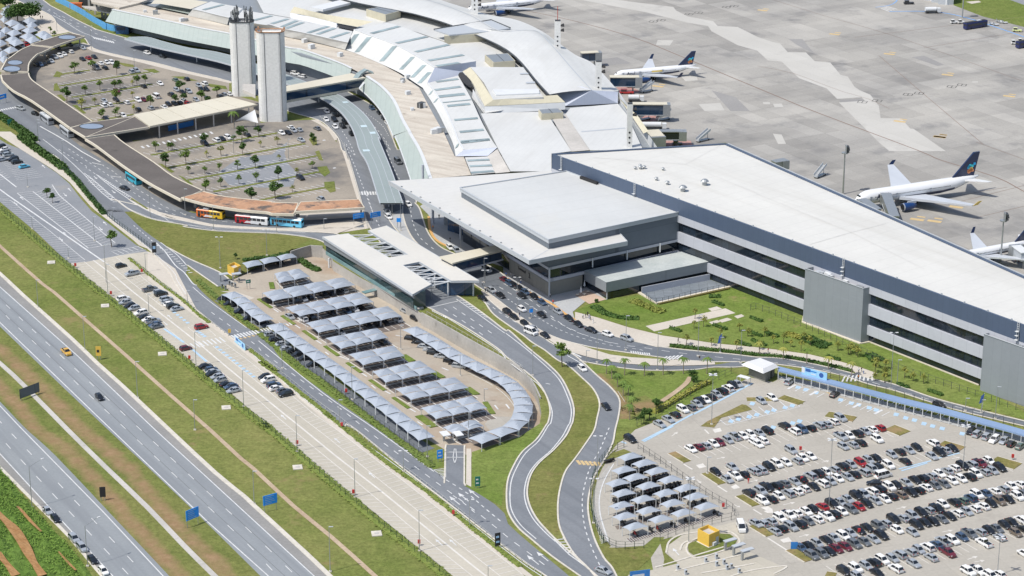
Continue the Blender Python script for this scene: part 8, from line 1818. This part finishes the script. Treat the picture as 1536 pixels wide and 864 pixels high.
b1=P('F7','-80,760 75,740');sign('blue sign board cut by the bottom edge at the car park entrance',b1[0],b1[1],P('F7','-30,645')[0][1],.3,'blue_panel',1)
b1=P('C3','1232,415 1236,412');
M['flag_navy']=plain('flag cloth',(.02,.06,.22),.7)
def flag(label,px,py,top,c):
 q=at(px,py);h=hgt(px,top,py);t=thing('flag_banner',label,'flag',q);MB().tube((0,0,0),(.5,.2,h),.07).build('pole',M['sail_white'],t)
 MB().loft([[(.1,-.05,h*.55),(.1,.05,h*.55),(-.8,.35,h*.45),(-.8,.25,h*.45)],[(.5,-.05,h),(.5,.05,h),(-.3,.35,h*.85),(-.3,.25,h*.85)]]).build('cloth',M[c],t)
x,y=P('C3','1228,420')[0];flag('navy and blue feather flag beside the lawn hedge',x,y,P('C3','1240,310')[0][1],'flag_navy');x,y=P('C4','1290,765')[0];flag('navy feather flag at the right end of the pier lawn',x,y,P('C4','1330,655')[0][1],'flag_navy')
x,y=P('F8','560,460')[0];b1=[(x,y),(x+4,y-.5)];sign('small blue sign on a post over the white sedan lane',b1[0],b1[1],P('F8','540,375')[0][1],.62,'sign_blue',0)
for i,(t_,s)in enumerate(sorted((('C1','1092,465'),('C2','535,658'),('D2','577,400'),('D2','955,690'),('D2','253,115'),('C1','640,92'),('D4','248,150'),('D4','585,625'),('D4','1470,195'),('D3','1247,478'),('D4','255,325'),('N1','700,390'),('D2','510,12'),('D2','1152,520'),('B1','435,775')),key=lambda q:P(*q)[0])):
 q=at(*P(t_,s)[0],sunk(*P(t_,s)[0])if t_=='C2' else 0);t=thing('extinguisher_post','red fire extinguisher post at a car park edge, %s such post from left'%od(i),'fire post',q,0,'red fire posts');MB().tube((0,0,0),(0,0,1.5),.06).build('post',M['steel'],t);MB().box((0,0,1.2),(.7,.4,1.0)).build('cabinet',red,t)
for i,(t_,s)in enumerate((('B1','295,745'),('C1','605,150'),('C1','935,427'),('C1','1303,737'),('D2','255,240'),('D2','710,622'))):
 q=at(*P(t_,s)[0]);t=thing('inspection_cover','pale concrete inspection slab below the green fence, %s from top'%ORD[i],'concrete slab',q,HA+1.2,'concrete inspection slabs');MB().box((0,0,.12),(2.6,2.9,.24)).build('slab',M['kerb'],t);MB().box((0,0,.26),(1.1,1.1,.06)).build('lid',M['concrete'],t)
for i,s in enumerate(('1012,250','1044,195')):
 q=at(*P('F8',s)[0]);t=thing('parasol','closed white parasol on the annex terrace, %s of two'%ORD[i],'parasol',q,0,'parasols on the terrace');MB().tube((0,0,0),(0,0,2.6),.06).build('pole',M['steel'],t);MB().tube((0,0,1.0),(0,0,3.0),.42,.05,8).build('canopy',M['sail_white'],t)
for i,s in enumerate(('985,262','1040,258','1075,235')):
 q=at(*P('F8',s)[0]);t=thing('patio_table','small patio table with plants on the annex terrace, %s from left'%ORD[i],'table',q,0,'tables on the terrace');MB().tube((0,0,0),(0,0,.7),.08).build('leg',M['steel'],t);MB().tube((0,0,.7),(0,0,.76),.6,n=10).build('table_top',M['kerb'],t)
q=at(*P('F8','1150,318')[0]);hb_=MB();leaves(hb_,rb,Vector((0,0,.8)),.7,120,.25);t=thing('bush','small dark round bush at the lawn corner by the annex','bush',q);hb_.build('foliage',M['leaf_dark'],t)
def person_mesh(seed,walk):
 r=random.Random(seed);V=[(0,0,.95),(0,0,1.2),(0,0,1.42),(0,.01,1.52),(0,.02,1.66),(.10,0,.9),(.11,walk*.14,.5),(.11,walk*.02,.06),(-.10,0,.9),(-.11,-walk*.12,.5),(-.11,-walk*.3,.08),(.19,0,1.4),(.25,-walk*.12,1.14),(.24,walk*.08+.08,.92),(-.19,0,1.4),(-.25,walk*.1,1.14),(-.24,walk*.2+.05,.92),(.11,walk*.02+.13,.04),(-.11,-walk*.3+.12,.05),(0,.03,1.76)]
 E=[(0,1),(1,2),(2,3),(3,4),(0,5),(5,6),(6,7),(0,8),(8,9),(9,10),(2,11),(11,12),(12,13),(2,14),(14,15),(15,16),(7,17),(10,18),(4,19)]
 Rr=[.15,.14,.15,.06,.10,.10,.075,.05,.10,.075,.05,.075,.055,.04,.075,.055,.04,.04,.04,.085]
 me=bpy.data.meshes.new('person');me.from_pydata(V,E,[]);o=bpy.data.objects.new('person',me);COL.objects.link(o)
 md=o.modifiers.new('skin','SKIN');me.skin_vertices.new()if not me.skin_vertices else None
 for i,v in enumerate(me.skin_vertices[0].data):v.radius=(Rr[i],Rr[i]);v.use_root=(i==0)
 o.modifiers.new('sub','SUBSURF').levels=1
 dg=bpy.context.evaluated_depsgraph_get();dg.update();m2=bpy.data.meshes.new_from_object(o.evaluated_get(dg));bpy.data.objects.remove(o);return m2
SK=[plain('skin tone',(.32,.18,.11),.6),plain('darker skin tone',(.16,.09,.055),.6)];HAIR=plain('dark hair',(.02,.015,.012),.7)
CL=dict(white=(.7,.7,.7),red=(.5,.04,.04),black=(.02,.02,.022),blue=(.05,.12,.35),grey=(.25,.26,.27),orange=(.6,.22,.05));CLm={k:plain('clothes '+k,v,.8)for k,v in CL.items()}
def colour_person(me,top,bot,sk):
 me.materials.clear()
 for m in(CLm[bot],CLm[top],SK[sk],HAIR):me.materials.append(m)
 for p in me.polygons:
  c=p.center;p.material_index=0 if c.z<.93 and abs(c.x)<.2 else(2 if(c.z>1.5 or(abs(c.x)>.2 and c.z<1.12))else 1)
  if c.z>1.72 or(c.z>1.62 and c.y<0):p.material_index=3
  p.use_smooth=True
PB=[person_mesh(1,1.0),person_mesh(2,.15)];pc={}
def person(px,top,bot,where,pose=1,rz=0,z=None):
 k=(top,bot,pose)
 if k not in pc:pc[k]=PB[0 if pose else 1].copy();colour_person(pc[k],top,bot,len(pc)%2)
 q=at(px[0],px[1],0.12 if z is None else z);t=inst('person',pc[k],None,q,rz);tag(t,'%s-topped person, %s trousers, %s %s'%(top,bot,'walking' if pose else 'standing',where),'person','people around the terminal')
PX=P('F8','1030,460 1055,455 1072,440 1085,460 1095,472 1120,500 468,445 765,335 730,380 930,515 885,215 740,275 480,150 392,95 350,90 140,170 185,225 560,240 845,445 165,235')
who=['white black','black grey','black black','white blue','grey black','white white','black blue','red black','white grey','black grey','black black','white black','white blue','white grey','blue black','white black','grey black','white black','grey blue','black grey']
wh=['leftmost in the pavement group by lawn','second in the pavement group by lawn','middle of the pavement group by lawn','fourth in the pavement group by lawn','right end of pavement group by lawn','alone just below the pavement group','beside the black taxis on the median','on the orange kerb edge','in the road beside the silver car','behind the black car at the kerb','near the plain concrete wall corner','near the hall corner','by the terminal door','near the doors under the walkway','in the shade under the walkway','near the bridge hall end wall','on the median near the bridge hall','beside the dark cars at the kerb','beside the kerb line cars','second on the median near the bridge hall']
for i,p in enumerate(PX):a,b=who[i].split();person(p,a,b,wh[i],i%2,i*1.3)
person(P('C4','62,420')[0],'red','grey','on the curved pavement of the lawn',1,1.2);person(P('C3','988,360')[0],'black','black','at the pavement bend by the hedge',1,2)
for i,s in enumerate(('583,535','600,530','612,540')):person(P('C4',s)[0],('white','black','white')[i],('black','grey','blue')[i],'%s of three at the lawn crossing'%ORD[i],i%2,i)
person(P('C4','582,575')[0],'orange','black','on the zebra crossing by the lawn',1,.5);person(P('C4','458,605')[0],'black','black','under the blue walkway roof',0,.5);person(P('C3','1110,465')[0],'black','grey','on the tip of the traffic island',0,0);person(P('M2','455,210')[0],'white','black','beside the silver car on the motorway shoulder',0,0,.1)
for i,s in enumerate(('585,270','615,275','580,395')):person(P('F1',s)[0],('black','black','white')[i],'black','%s on the paved forecourt in the top left'%ORD[i],1,i)
for i,s in enumerate(('430,590','520,780','690,790','380,680')):person(P('E2',s)[0],('black','black','grey','orange')[i],'black','%s from left in the shade of the wedge canopy'%ORD[i]if 0 else '%s from left under the wedge canopy'%ORD[i],i%2,i)
person(P('D3','1392,330')[0],'red','red','between the rows of the big car park',0,0)
for i,s in enumerate(('690,20','745,25')):person(P('H1',s)[0],'black','black','x',0,0)if 0 else None
